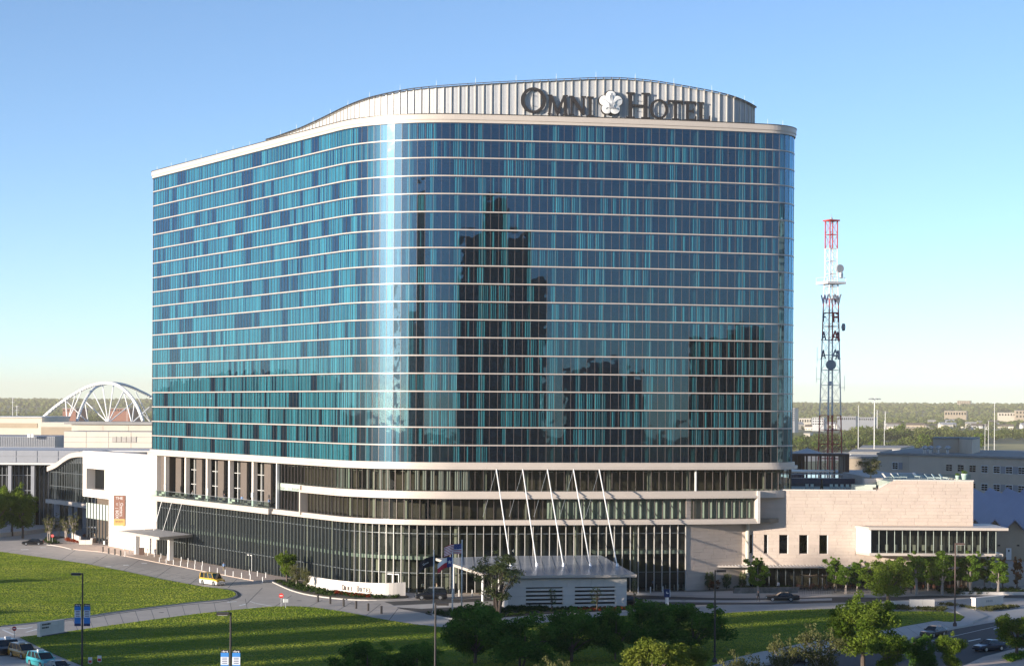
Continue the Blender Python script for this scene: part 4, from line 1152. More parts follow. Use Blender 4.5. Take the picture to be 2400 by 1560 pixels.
for (px, py, bx_, by_) in ((1163.4, 1099, 1197, 1331), (1223.5, 1099, 1258, 1329.7), (1283.5, 1099, 1320.5, 1328.5), (1342.7, 1099, 1383.5, 1326.7), (1401.7, 1099, 1446.5, 1326.7)):
    q = FRONT.spx(px); p, h = FRONT.at(q, 0.9); top = Vector((p.x, p.y, 21.1)); bot = P(bx_, by_, 325.5); bot.z = roofz(bot.x, bot.y)
    mb = MB(); mb.tube(top, bot, .10, n=10); mb.build('strut', M['white_metal'], pc_)
    mb = MB(); mb.tube(bot, bot + Vector((0, 0, .5)), .3, .2, 8); mb.build('strut_foot', M['steel'], pc_)
    mb = MB(); p2, _ = FRONT.at(q - 2.2, 0.3); mb.tube(top, (p2.x, p2.y, 13.0), .035, n=5); mb.build('stay_cable', M['steel'], pc_)
for x, y in ((-4.5, 318), (-9.5, 330), (-2, 330), (13.5, 331), (6, 331)):
    mb = MB(); mb.tube((x, y, 0), (x, y, roofz(x, y) - .3), .2, n=10); mb.build('column', M['white_metal'], pc_)
# ================================================================ small canopy over the west entrance
wc = thing('west_entrance_canopy', (-68, 395, 0), 'small flat cream canopy on white piers over the west doors', 'canopy', world=True)
q0 = G(*c2(1255, 392)); q1 = G(*c2(1590, 450))
cz_ = 5.0
ro = [P(*c2(1125, 165), 1), 0]
rpts = [G(*c2(1100, 168), cz_ + .5), G(*c2(1480, 232), cz_ + .5), G(*c2(1790, 205), cz_ + .5), G(*c2(1440, 150), cz_ + .5)]
mb = MB(); mb.prism([(p.x, p.y) for p in rpts], cz_, cz_ + .5); mb.build('roof_slab', M['fascia'], wc)
rs_ = MB(); cx_ = sum((p.x for p in rpts)) / 4; cy_ = sum((p.y for p in rpts)) / 4
rs_.face([(cx_ + (p.x - cx_) * .95, cy_ + (p.y - cy_) * .95, cz_ + .51) for p in rpts]); rs_.build('roof_sheet', M['concrete2'], wc)
hd_ = math.atan2(rpts[1].y - rpts[0].y, rpts[1].x - rpts[0].x)
for a in (q0 + Vector((.3, .5, 0)), q1 + Vector((-.2, .5, 0))):
    mb = MB(); mb.box((a.x, a.y, cz_ / 2), (1.1, 0.9, cz_), hd_); mb.build('pier', M['white_metal'], wc)
mb = MB(); a = q0 + Vector((.3, .5, 0)); b = q1 + Vector((-.2, .5, 0)); mb.wallbox(a.xy, b.xy, cz_ - .85, cz_ - .02, -.35, .25); mb.build('beam', M['cream'], wc)
dd = G(*c2(1680, 420)); 
for k in range(4):
    p = Vector((dd.x + k * .9, dd.y - .9 * k * .4 + 1, 0)); mb = MB(); mb.box((p.x, p.y, 1.5), (.12, .12, 3)); mb.build('door_frame', M['white_metal'], wc)
mb = MB(); mb.box((dd.x + 1.35, dd.y + .45, 3.1), (3.4, 1.6, .25), -.4); mb.build('door_hood', M['white_metal'], wc)
for k, (xt, yt, xb, yb) in enumerate(((1560, 1240, 1430, 1475), (1650, 1255, 1515, 1480), (1745, 1270, 1610, 1490), (1470, 1240, 1340, 1478))):
    pt_ = c1(xt, yt); qq = FRONT.spx(pt_[0]); p, h = FRONT.at(qq, 1.2)
    b = G(*c1(xb, yb + 40), cz_ + .5)
    mb = MB(); mb.tube((p.x, p.y, 11.5), b, .07 if k < 3 else .04, n=6); mb.build('strut', M['white_metal'], wc)
# ================================================================ sign wall and its planting
sw = thing('monument_sign_wall', tuple(G(*c4(1000, 780))), 'curved cream stone sign wall reading OMNI HOTEL beside the drive', 'sign wall', world=True)
wl = smooth_line(gp(c4, (478, 690), (620, 722), (800, 752), (1000, 774), (1200, 785), (1390, 782)), 6)
hts = lambda t: 1.95 + 0.45 * t
for i, (a, b) in enumerate(zip(wl[:-1], wl[1:])):
    t = i / (len(wl) - 1)
    mb = MB(); mb.tone = (1 + (hash01(i) - .5) * .06,) * 3
    mb.wallbox(a, b, 0, hts(t), -.35, 0.0); mb.build('stone_slab', M['white_stone'], sw, tone=True)
for i, ch in enumerate(['O', 'M', 'N', 'I', '', 'H', 'O', 'T', 'E', 'L']):
    if not ch: continue
    x = 805 + i * 29 + (8 if i == 0 else 0); y0 = (695 if ch in 'OH' and i in (0, 5) else 704) + i * 3.2; y1 = 732 + i * 2.8
    px, py = c4(x, 750)
    g = G(*c4(x, 752 + i * 2.6)); j = min(range(len(wl)), key=lambda k: (wl[k][0] - g.x) ** 2 + (wl[k][1] - g.y) ** 2); j = min(max(j, 1), len(wl) - 2)
    hd = math.atan2(wl[j + 1][1] - wl[j - 1][1], wl[j + 1][0] - wl[j - 1][0]); n = Vector((math.sin(hd), -math.cos(hd)))
    c = Vector((g.x, 0)); s_ = (g.x - wl[j][0]) / (wl[j + 1][0] - wl[j - 1][0]); c = Vector(wl[j]) + (Vector(wl[j + 1]) - Vector(wl[j - 1])) * s_ + n * .03
    hgt = 0.95 if i in (0, 5) else 0.72
    if ch == 'O': ring_letter(.7 if i == 0 else .55, hgt, c, hd, .08, 'sign_letter', M['mullion'], sw, .62)
    else: letter_prism(LET[ch], .22 if ch == 'I' else .52, hgt, c, hd, .08, 'sign_letter', M['mullion'], sw, .62)
mb = MB(); j = int(len(wl) * .56); p = wl[j]
mb.tube((p[0], p[1] - .1, 1.1), (p[0], p[1] - .22, 1.1), .3, n=10); mb.build('sign_emblem', M['grey_metal'], sw)

# ---------------------------------------------------------------- flag poles and flags
def cloth(mb, w, h, cols, rows, fcol, wave=.18, droop=.28):
    def pt(u, v):
        return (-u * w, wave * math.sin(u * 7.5 + v * 1.3) * (0.3 + u), v * h - droop * h * u * u - .04 * math.sin(u * 9))
    for i in range(cols):
        for j in range(rows):
            u0, u1, v0, v1 = i / cols, (i + 1) / cols, j / rows, (j + 1) / rows
            mb.mi = fcol((u0 + u1) / 2, (v0 + v1) / 2)
            mb.face([pt(u0, v0), pt(u1, v0), pt(u1, v1), pt(u0, v1)])
    return pt
M['flag_red'] = mat('flag_red', (0.42, 0.02, 0.04), .8, var=.1, scale=3); M['flag_blue'] = mat('flag_blue', (0.02, 0.04, 0.20), .8, var=.1, scale=3)
M['flag_white'] = mat('flag_white', (0.72, 0.72, 0.72), .8, var=.05, scale=3); M['flag_dark'] = mat('flag_dark', (0.02, 0.014, 0.018), .8, var=.1, scale=3)
def star(mb, c, r, pt=None):
    pts = []
    for k in range(10):
        a = math.pi / 2 + k * math.pi / 5; rr = r if k % 2 == 0 else r * .4
        pts.append((c[0] + rr * math.cos(a), c[1], c[2] + rr * math.sin(a)))
    mb.face(pts)
for (bpx, tpx, kind) in ((c5(460, 1495), c5(466, 915), 'hotel'), (c5(635, 1525), c5(646, 935), 'texas'), (c5(722, 1490), c5(728, 820), 'usa')):
    g = G(*bpx); top = P(*tpx, g.y).z
    lab = {'hotel': 'leftmost flag pole of three, flying the dark hotel flag', 'texas': 'middle flag pole flying the red white and blue single star flag', 'usa': 'tallest flag pole flying the stars and stripes'}[kind]
    t = thing('flag_pole', tuple(g), lab, 'flag pole', 'flag poles on the island bed')
    mb = MB(); mb.tube((0, 0, 0), (0, 0, top), .12, .07, 10); mb.build('pole', M['white_metal'], t, smooth=True)  # white puts the look of sunlight on the steel pole into its colour
    mb = MB(); mb.ball((0, 0, top + .08), .12); mb.build('finial', M['steel'], t)
    mb = MB(); mb.lathe((0, 0, 0), [(.28, 0.1), (.28, .25), (.12, .4)], 12); mb.build('base_collar', M['steel'], t)
    fl = thing('flag', (g.x - .08, g.y, 0), {'hotel': 'dark maroon hotel flag with white script lettering', 'texas': 'texas flag with one white star on blue', 'usa': 'stars and stripes flag drooping from the tallest pole'}[kind], 'flag', 'flags flying on the island')
    mb = MB()
    if kind == 'usa':
        fl.location.z = top - 1.95
        def fc(u, v):
            if u < .42 and v > 6 / 13: return 2
            return 0 if int((1 - v) * 13) % 2 == 0 else 1
        pt = cloth(mb, 2.7, 1.55, 16, 13, fc, droop=.36)
        mb.build('cloth', [M['flag_red'], M['flag_white'], M['flag_blue']], fl)
        mb = MB()
        for a in range(5):
            for b in range(5):
                p = pt(.04 + a * .085, .52 + b * .1)
                for dy in (-.03, .03): star(mb, (p[0], p[1] + dy, p[2]), .045)
        mb.build('flag_stars', M['flag_white'], fl, kind='stuff')
    elif kind == 'texas':
        fl.location.z = top - 2.0
        pt = cloth(mb, 2.2, 1.5, 14, 4, lambda u, v: 2 if u < .34 else (1 if v > .5 else 0), droop=.75)
        mb.build('cloth', [M['flag_red'], M['flag_white'], M['flag_blue']], fl)
        mb = MB(); p = pt(.17, .5)
        for dy in (-.12, .12): star(mb, (p[0], p[1] + dy, p[2]), .36)
        mb.build('flag_star', M['flag_white'], fl)
    else:
        fl.location.z = top - 2.3
        pt = cloth(mb, 2.3, 1.5, 14, 4, lambda u, v: 0, droop=.8)
        mb.build('cloth', M['flag_dark'], fl)
        p = pt(.5, .45)
        text_at('Omni', .42, .01, 'flag_white', (p[0], p[1] - .2, p[2]), (1, 0, .55), (-.5, 0, 1), fl)
# ---------------------------------------------------------------- lamp posts
def lamp_post(px, py_top, D, side, label, banners=None, red=False, hgt=None):
    x = XA(px, D); top = P(px, py_top, D).z
    t = thing('street_lamp', (x, D, 0), label, 'street lamp', 'shoebox street lamps')
    m = M['lamp_red'] if red else M['dark_metal']
    mb = MB(); mb.tube((0, 0, 0), (0, 0, top), .13, .09, 10); mb.build('pole', m, t)
    mb = MB(); mb.lathe((0, 0, 0), [(.3, 0), (.3, .5), (.16, .7)], 12); mb.build('base', m, t)
    mb = MB(); mb.box((side * .75, 0, top - .12), (1.15, .5, .28)); hd = mb.build('lamp_head', m, t)
    mb = MB(); mb.box((side * .75, 0, top - .275), (.9, .4, .03)); mb.build('lens', M['white_metal'], hd)
    mb = MB(); mb.tube((0, 0, top - .12), (side * .2, 0, top - .12), .05); mb.build('arm', m, t)
    if banners:
        zt_, zb_ = banners
        for sx in (-1, 1):
            for z in (zt_ + .03, zb_ - .03):
                mb = MB(); mb.tube((0, 0, z), (sx * .95, 0, z), .03, n=5); mb.build('banner_arm', m, t)
            b = thing('banner', (x + sx * .55, D - .02, 0), ('left' if sx < 0 else 'right') + ' blue and white street banner on the ' + ('lamp by the upper lawn' if px < 300 else 'lamp on the shaded great lawn'), 'banner', 'street banners on the lamps')
            hh = zt_ - zb_
            for z0, z1, mm in ((.9, 1.0, 'black'), (.72, .9, 'banner_blue'), (.38, .72, 'banner_white'), (.1, .38, 'banner_blue'), (0, .1, 'banner_navy')):
                mb = MB(); mb.bx(-.38, .38, -.015, .015, zb_ + hh * z0, zb_ + hh * z1); mb.build('banner_stripe', M[mm], b)
            for k in range(4):
                mb = MB(); mb.bx(-.24, .24, -.025, -.017, zb_ + hh * (.43 + k * .075), zb_ + hh * (.46 + k * .075)); mb.build('print_line', M['banner_navy'], b)
            mb = MB()
            for k in range(5): mb.box((-.24 + k * .12, -.022, zb_ + hh * .945 + .03 * (k % 2)), (.07, .012, .06 + .05 * ((k * 2) % 3)))
            mb.build('print_mark', M['flag_white'], b)
    return t
M['lamp_red'] = mat('weathered_red_pole', (0.09, 0.055, 0.045), .6, var=.15)
M['banner_blue'] = mat('banner_blue', (0.03, 0.20, 0.55), .7, var=.05); M['banner_white'] = mat('banner_white', (0.62, 0.66, 0.72), .7, var=.05); M['banner_navy'] = mat('banner_navy', (0.02, 0.035, 0.12), .7, var=.05)
z = lambda px, py, D: P(px, py, D).z
lamp_post(196, 1342, 236, -1, 'black shoebox lamp post with two banners at the edge of the upper lawn', (z(196, 1415, 236), z(196, 1465, 236)))
lamp_post(543.7, 1434, 190, -1, 'black shoebox lamp post with two banners in front of the shaded lawn', (z(544, 1523, 190), z(544, 1577, 190)))
lamp_post(1023.5, 1411.7, 200.6, 1, 'brown lamp post standing among the trees near the flag poles')
lamp_post(1678.5, 1334.8, 248, 1, 'brown lamp post before the pale wall right of the canopy')
lamp_post(2241, 1271.8, 291, 1, 'tall brown lamp post on the corner pavement by the street', red=True)
# ---------------------------------------------------------------- bollards
def bollard(m, hgt, r):
    t = thing('bollard', (0, 0, 0), None, 'bollard')
    mb = MB(); mb.lathe((0, 0, 0), [(r * 1.15, 0), (r * 1.15, .06), (r, .08), (r, hgt - .1)], 12); mb.build('post', M[m], t, smooth=False)
    mb = MB(); mb.lathe((0, 0, hgt - .08), [(r * 1.08, 0), (r * 1.08, .08), (r * .5, .13)], 12); mb.build('cap', M[m], t)
    return t
proto = bollard('dark_metal', 1.15, .17); first = True
for i, (f, x, y, lab) in enumerate([(c4, 575, 828, 0), (c4, 690, 850, 0), (c4, 814, 872, 0), (c4, 931, 893, 0), (c4, 1043, 915, 0), (c4, 1166, 940, 0), (c2, 957, 370, 1), (c2, 1010, 382, 1), (c2, 1068, 391, 1), (c2, 1121, 403, 1)]):
    o = proto if i == 0 else copy_tree(proto)
    place(o, G(*f(x, y)), 0, 1, 'dark steel bollard across the drive by the great lawn' if lab == 0 else 'dark steel bollard on the paving near the sports bar patio', 'dark bollards across the drive' if lab == 0 else 'dark bollards by the patio')
proto = bollard('white_metal', 1.05, .085)
wb = [(c2, x, y) for x, y in ((1163, 408), (1203, 385), (1147, 352), (1374, 405), (1435, 418), (1497, 430), (1556, 438), (1483, 466), (1546, 478), (1613, 490), (1680, 502), (1745, 514), (1812, 530), (1878, 542), (1950, 556), (2022, 570), (2095, 585), (2169, 600), (2247, 614), (2328, 628), (1686, 462), (1750, 474), (1815, 492), (1883, 505), (2015, 484), (2320, 585))]
wb2 = [(c4, x, y) for x, y in ((62, 655), (92, 612), (14, 598), (1888, 778), (2010, 778), (1960, 720), (2130, 770), (2250, 770))]
wb3 = [(c6, x, y) for x, y in ((692, 1305), (808, 1300), (833, 1284), (873, 1284), (913, 1283), (953, 1282), (995, 1281), (1036, 1280), (1077, 1279), (1118, 1278), (1160, 1277), (577, 1305), (750, 1283))]
for i, (f, x, y) in enumerate(wb + wb2 + wb3):
    o = proto if i == 0 else copy_tree(proto)
    if i < len(wb) + 3: lab, gr = 'slim white bollard lining the pavement along the left facade', 'white bollards along the left facade'
    elif i < len(wb) + len(wb2): lab, gr = 'slim white bollard under the canopy behind the flag poles', 'white bollards under the canopy'
    else: lab, gr = 'slim white bollard before the dark glass right of the canopy', 'white bollards by the dark glass'
    place(o, G(*f(x, y)), 0, 1, lab, gr)
# ---------------------------------------------------------------- signs
def round_sign(f, xb, yb, yt, xc, label, name='stop_sign', text=None, sign_m='red', oct=8, r=.38, pole='grey_metal'):
    g = G(*f(xb, yb)); top = P(*f(xb, yt), g.y).z
    t = thing(name, tuple(g), label, 'traffic sign')
    mb = MB(); mb.tube((0, 0, 0), (0, 0, top), .04, n=8); mb.build('post', M[pole], t)
    mb = MB(); mb.tube((0, -.03, top - r), (0, -.07, top - r), r, n=oct); mb.build('sign_plate', M[sign_m], t)
    if text: text_at(text, r * .62, .004, 'flag_white', (0, -.078, top - r), (1, 0, 0), (0, 0, 1), t)
    else:
        mb = MB(); mb.bx(-r * .65, r * .65, -.085, -.075, top - r * 1.15, top - r * .85); mb.build('sign_bar', M['flag_white'], t)
    return t
round_sign(c4, 234, 885, 750, 234, 'round red no entry sign at the tip of the great lawn', 'no_entry_sign', None, 'red', 20)
round_sign(c2, 487, 292, 202, 487, 'red stop sign by the birch bed at far left', text='STOP')
round_sign(c2, 133, 1185, 1058, 133, 'small red sign at the lawn corner before the stone monument', 'no_entry_sign', None, 'red', 20, r=.3)
t = thing('notice_board', tuple(G(*c4(275, 893))), 'small white notice board on a short post on the lawn tip', 'sign')
mb = MB(); mb.box((0, 0, .5), (.1, .1, 1.0)); mb.build('post', M['grey_metal'], t); mb = MB(); mb.box((0, 0, 1.25), (.75, .4, .55), .3); mb.build('board', M['white_metal'], t)
mb = MB(); mb.box((-.06, -.2, 1.28), (.5, .02, .3), .3); mb.build('print_panel', M['grey_metal'], t)
for x, y, lab in ((925, 1412, 'small red and white lawn sign at the bottom edge of the lawn'), (838, 1428, 'tiny orange marker standing at the bottom of the lawn')):
    t = thing('lawn_sign', tuple(G(*c2(x, y))), lab, 'sign')
    mb = MB(); mb.box((0, 0, .2), (.06, .06, .4)); mb.build('stake', M['grey_metal'], t); mb = MB(); mb.box((0, -.03, .72), (.5, .04, .75)); mb.build('board', M['flag_white'], t)
    mb = MB(); mb.box((0, -.06, .58), (.4, .02, .3)); mb.build('print_panel', M['red'], t)
# totem sign and monument blocks
t = thing('totem_sign', tuple(G(*c6(845, 1418))), 'white totem sign with a dark blue panel right of the canopy house', 'sign')
mb = MB(); mb.box((0, 0, .65), (.55, .4, 1.3)); mb.build('plinth', M['white_metal'], t); mb = MB(); mb.box((0, 0, 1.95), (.9, .5, 1.3), .25); hd = mb.build('sign_box', M['banner_navy'], t); mb = MB(); mb.box((.42, .1, 1.95), (.1, .5, 1.2), .25); mb.build('end_panel', M['white_metal'], hd)
mb = MB(); mb.box((-.08, -.29, 2.08), (.14, .03, .3), .25); mb.box((.08, -.25, 1.96), (.3, .03, .16), .25); mb.build('sign_mark', M['flag_white'], hd)
a, b = G(*c2(372, 1165)), G(*c2(600, 1128)); t = thing('monument_sign', tuple(a), 'grey stone sign slab standing at the left corner of the great lawn', 'sign wall', world=True)
for k in range(4):
    for r_ in range(3):
        mb = MB(); tn = 1 + (hash01(k, r_, 8) - .5) * .1; mb.tone = (tn, tn, tn); p = a.lerp(b, k / 4); q = a.lerp(b, (k + 1) / 4); mb.wallbox(p.xy, q.xy - (q - p).xy.normalized() * .02, .1 + r_ * .65, .1 + r_ * .65 + .63, -.5, 0); mb.build('stone_block', M['white_stone'], t, tone=True)
d_ = (b - a).normalized()
for i in range(2):
    x_ = .45
    mb = MB()
    for w_ in ((.3, .16, .2, .12, .34, .2) if i == 0 else (.26, .14, .1, .3, .22)):
        p = a + d_ * x_ + Vector((0, 0, 1.62 - i * .45)); q = p + d_ * w_; mb.wallbox(p.xy, q.xy, p.z, p.z + .22, 0, .03); x_ += w_ + .09
    mb.build('lettering', M['dark_metal'], t)
mb = MB(); mb.wallbox(a.xy + d_.xy * .4, b.xy + d_.xy * .6, 0, .25, -.9, .25); mb.build('plinth', M['kerb_dark'], t)
a, b = G(*c8(1930, 905)), G(*c8(2188, 880)); t = thing('monument_sign', tuple(a), 'pale stone sign wall on the grassy island at the right edge', 'sign wall', world=True)
mb = MB(); mb.wallbox(a.xy, b.xy, 0, 1.75, -.8, 0); mb.build('stone_block', M['white_stone'], t, tone=True); mb = MB(); mb.wallbox(a.xy - Vector((.1, 0)), b.xy + Vector((.1, 0)), 1.75, 1.9, -.9, .1); mb.build('coping', M['white_stone'], t, tone=True)
d_ = (b - a).normalized(); mb = MB()
for k in range(4):
    p = a.lerp(b, .38 + k * .06); q = p + d_ * .28; mb.wallbox(p.xy, q.xy, 1.05, 1.4, 0, .03)
mb.build('lettering', M['grey_metal'], t)
for (x0, y0, x1, y1, lab, hh) in ((1140, 892, 1322, 895, 'grey stone planter wall behind the big lawn tree', 1.2), (1322, 912, 1550, 912, 'paler grey stone planter wall right of the lawn tree', 1.75), (1790, 765, 2400, 768, 'long low stone planter wall under the small trees at right', .5)):
    a, b = G(*c8(x0, y0)), G(*c8(x1, y1)); t = thing('planter_wall', tuple(a), lab, 'planter wall', world=True)
    n_ = max(2, int((b - a).length / 1.6))
    for k in range(n_):
        mb = MB(); tn = 1 + (hash01(k, x0) - .5) * .1; mb.tone = (tn, tn, tn); p = a.lerp(b, k / n_); q = a.lerp(b, (k + .985) / n_); mb.wallbox(p.xy, q.xy, 0, hh, -.5, 0); mb.build('stone_block', M['white_stone'], t, tone=True)
# ---------------------------------------------------------------- vertical bar sign on the end wall
c = eL(18.5) + Vector((math.sin(h0), -math.cos(h0))) * 1.3
zt_, zb_ = P(300, 1160, c.y).z, P(300, 1231, c.y).z
t = thing('blade_sign', (c.x, c.y, 0), 'tall brown and yellow blade sign reading THE OWNERS BOX on the white wall', 'sign')
M['sign_brown'] = mat('sign_brown', (0.24, 0.115, 0.08), .6, var=.05); M['sign_yellow'] = mat('sign_yellow', (0.55, 0.36, 0.12), .6, var=.05)
hh = zt_ - zb_; w = 2.45
mb = MB(); mb.bx(-w / 2, w / 2, -.12, .12, zb_ + hh * .22, zt_); mb.build('sign_board', M['sign_brown'], t)
mb = MB(); mb.bx(-w / 2, w / 2, -.12, .12, zb_, zb_ + hh * .215); mb.build('sign_base', M['sign_yellow'], t)
mb = MB(); mb.tube((w / 2 - .2, 0, zb_ + hh * .8), (w / 2 + .9, .4, zb_ + hh * .8), .06); mb.tube((w / 2 - .2, 0, zb_ + hh * .2), (w / 2 + .9, .4, zb_ + hh * .2), .06); mb.build('bracket', M['dark_metal'], t)
text_at('THE', .85, .02, 'flag_white', (0, -.14, zb_ + hh * .9), (1, 0, 0), (0, 0, 1), t)
text_at('Owners', .9, .02, 'flag_white', (.5, -.14, zb_ + hh * .53), (0, 0, -1), (1, 0, 0), t)
text_at('BOX', .9, .02, 'flag_white', (-.5, -.14, zb_ + hh * .37), (0, 0, -1), (1, 0, 0), t)
text_at('EST', .42, .02, 'flag_white', (-.5, -.14, zb_ + hh * .7), (0, 0, -1), (1, 0, 0), t)
text_at('SPORTS', .5, .02, 'sign_brown', (0, -.14, zb_ + hh * .13), (1, 0, 0), (0, 0, 1), t)
mb = MB(); mb.bx(-.02, .02, -.14, -.125, zb_ + hh * .28, zb_ + hh * .8); mb.bx(-.9, -.2, -.14, -.125, zb_ + hh * .57, zb_ + hh * .58); mb.build('rule_line', M['flag_white'], t)
# ================================================================ vehicles
def paint(name, col, met=.3): return mat(name, col, .28, metal=met, var=.03, coat=.6)
M['p_black'] = paint('black_paint', (.012, .012, .014)); M['p_yellow'] = paint('yellow_paint', (.62, .36, .02), 0); M['p_white'] = paint('van_white', (.62, .60, .58), 0)
M['p_gold'] = paint('taxi_gold', (.42, .22, .03), .1); M['p_teal'] = paint('taxi_teal', (.05, .38, .42), .1); M['p_silver'] = paint('silver_paint', (.34, .38, .42), .5)
M['p_brown'] = paint('dark_brown_paint', (.05, .038, .033)); M['p_navy'] = paint('navy_paint', (.015, .02, .045)); M['p_green'] = paint('green_paint', (.01, .10, .06), .1)
M['car_glass'] = mat('car_glass', (.012, .015, .018), .05, var=.1, spec=.8); M['chrome'] = mat('chrome', (.7, .7, .7), .15, metal=1, var=.02)
M['lamp_white'] = mat('headlight_lens', (.75, .75, .72), .15, var=.03); M['lamp_redl'] = mat('tail_light', (.45, .02, .02), .2, var=.05); M['rim'] = mat('alloy_rim', (.55, .55, .56), .3, metal=.8, var=.03)
CARS = {
 # length, width, belt, roof, ground, hood z, [x of: front hood start, cowl, roof front, roof rear, rear base, trunk z]
 'limo':   dict(L=5.47, W=1.95, belt=.98, roof=1.45, hood=.92, cowl=1.75, rf=2.45, rr=3.75, rb=4.55, trunk=1.0, wr=.34, ax=(.98, 4.0)),
 'sedan':  dict(L=4.75, W=1.82, belt=.96, roof=1.46, hood=.90, cowl=1.35, rf=2.05, rr=3.35, rb=4.15, trunk=1.02, wr=.33, ax=(.9, 3.65)),
 'suv':    dict(L=5.2, W=2.0, belt=1.18, roof=1.92, hood=1.15, cowl=1.45, rf=2.1, rr=4.85, rb=5.1, trunk=1.15, wr=.40, ax=(.98, 4.05)),
 'minivan':dict(L=5.1, W=1.97, belt=1.05, roof=1.76, hood=1.0, cowl=1.05, rf=1.95, rr=4.65, rb=4.98, trunk=1.05, wr=.34, ax=(.95, 4.0)),
 'van':    dict(L=5.5, W=2.02, belt=1.22, roof=2.12, hood=1.18, cowl=1.15, rf=1.75, rr=5.35, rb=5.46, trunk=1.2, wr=.38, ax=(.95, 4.45)),
}
def make_car(kind, body, label, cat='car', lower=None, group=None, extras=()):
    c = CARS[kind]; L, W = c['L'], c['W']; hw = W / 2
    t = thing(kind if kind != 'limo' else 'limousine', (0, 0, 0), label, cat, group)
    # lower body: rings along the length (x forward = negative; car points to -x, origin at middle)
    st = [(0.0, .55, .30, .80), (.10, .30, .24, .90), (.5, c['hood'] - .10, .20, .98), (c['cowl'] - .05, c['hood'] + .02, .19, 1.0), (c['cowl'] + .4, c['belt'], .19, 1.0), ((c['rf'] + c['rr']) / 2, c['belt'], .19, 1.0), (c['rb'] - .1, c['belt'] + .01, .2, 1.0), (c['rb'] + (L - c['rb']) * .4, c['trunk'], .22, .98), (L - .08, c['trunk'] - .06, .28, .93), (L, .55, .34, .84)]
    st[0] = (0.0, c['hood'] * .62, .36, .82); st[1] = (.12, c['hood'] * .86, .25, .92)
    rings = []
    for x, zt_, zb_, k in st:
        w = hw * k
        rings.append([(x - L / 2, -w * .92, zb_), (x - L / 2, -w, zb_ + (zt_ - zb_) * .3), (x - L / 2, -w, zb_ + (zt_ - zb_) * .72), (x - L / 2, -w * .90, zt_), (x - L / 2, w * .90, zt_), (x - L / 2, w, zb_ + (zt_ - zb_) * .72), (x - L / 2, w, zb_ + (zt_ - zb_) * .3), (x - L / 2, w * .92, zb_)])
    mb = MB()
    for a, b in zip(rings[:-1], rings[1:]):
        for k in range(8):
            j = (k + 1) % 8
            mb.mi = 1 if (lower and k in (0, 1, 5, 6, 7)) else 0
            mb.face([a[k], a[j], b[j], b[k]])
    mb.mi = 1 if lower else 0
    mb.face(list(reversed(rings[0]))); mb.face(rings[-1])
    mb.build('body', [M[body], M[lower or body]], t)
    # cabin
    bz, rz_ = c['belt'] - .03, c['roof']
    x0, x1, x2, x3 = c['cowl'] - L / 2, c['rf'] - L / 2, c['rr'] - L / 2, c['rb'] - L / 2
    wb, wt = hw * .90, hw * .74 if kind in ('limo', 'sedan') else hw * .82
    mb = MB(); mb.face([(x1, -wt, rz_ - .03), (x2, -wt, rz_ - .03), (x2, wt, rz_ - .03), (x1, wt, rz_ - .03)])
    xm = (x1 + x2) / 2
    mb.v = []; mb.f = []; mb.m = []; mb.t = []
    mb.idx([(x1, -wt, rz_ - .05), (xm, -wt, rz_ - .02), (x2, -wt, rz_ - .06), (x1 + .08, -wt * .6, rz_), (xm, -wt * .6, rz_ + .03), (x2 - .08, -wt * .6, rz_ - .01), (x1 + .08, wt * .6, rz_), (xm, wt * .6, rz_ + .03), (x2 - .08, wt * .6, rz_ - .01), (x1, wt, rz_ - .05), (xm, wt, rz_ - .02), (x2, wt, rz_ - .06)],
           [(0, 1, 4, 3), (1, 2, 5, 4), (3, 4, 7, 6), (4, 5, 8, 7), (6, 7, 10, 9), (7, 8, 11, 10), (0, 3, 6, 9), (2, 11, 8, 5)])
    mb.build('roof', M[body], t)
    mb = MB()
    zr = rz_ - .055
    mb.face([(x0, -wb, bz), (x1, -wt, zr), (x1, wt, zr), (x0, wb, bz)]); mb.build('windscreen', M['car_glass'], t)
    mb = MB(); mb.face([(x2, -wt, zr), (x3, -wb, bz), (x3, wb, bz), (x2, wt, zr)]); mb.build('rear_window', M['car_glass'], t)
    for s in (-1, 1):
        mb = MB(); mb.face([(x0, s * wb, bz), (x3, s * wb, bz), (x2, s * wt, zr), (x1, s * wt, zr)][::s]); mb.build('side_window', M['car_glass'], t)
        mb = MB()
        n = 2 if kind in ('limo', 'sedan') else 3
        pil = [(x0, x1, .05), (x3, x2, .09)] + [(x0 + (x3 - x0) * f, x1 + (x2 - x1) * f, .05) for f in ([.47] if n == 2 else [.36, .68])]
        for xb_, xt_, w_ in pil:
            mb.idx([(xb_ - w_, s * (wb + .012), bz), (xb_ + w_, s * (wb + .012), bz), (xt_ + w_, s * (wt + .012), zr), (xt_ - w_, s * (wt + .012), zr), (xb_ - w_, s * (wb - .03), bz), (xb_ + w_, s * (wb - .03), bz), (xt_ + w_, s * (wt - .03), zr), (xt_ - w_, s * (wt - .03), zr)], [(0, 1, 2, 3), (0, 3, 7, 4), (1, 5, 6, 2), (4, 7, 6, 5)])
        mb.build('pillar', M[body if kind != 'van' else 'p_yellow'], t)
        mb = MB(); mb.box((-L / 2 + .16, s * hw * .62, c['hood'] * .70), (.12, .42, .17)); mb.build('headlight', M['lamp_white'], t)
        mb = MB(); mb.box((L / 2 - .06, s * hw * .72, c['trunk'] * .80), (.10, .30, .22 if kind in ('limo', 'sedan') else .4)); mb.build('tail_light', M['lamp_redl'], t)
        mb = MB(); mb.box((x0 + .28, s * (hw + .10), bz + .08), (.14, .2, .14)); mb.build('wing_mirror', M[body], t)
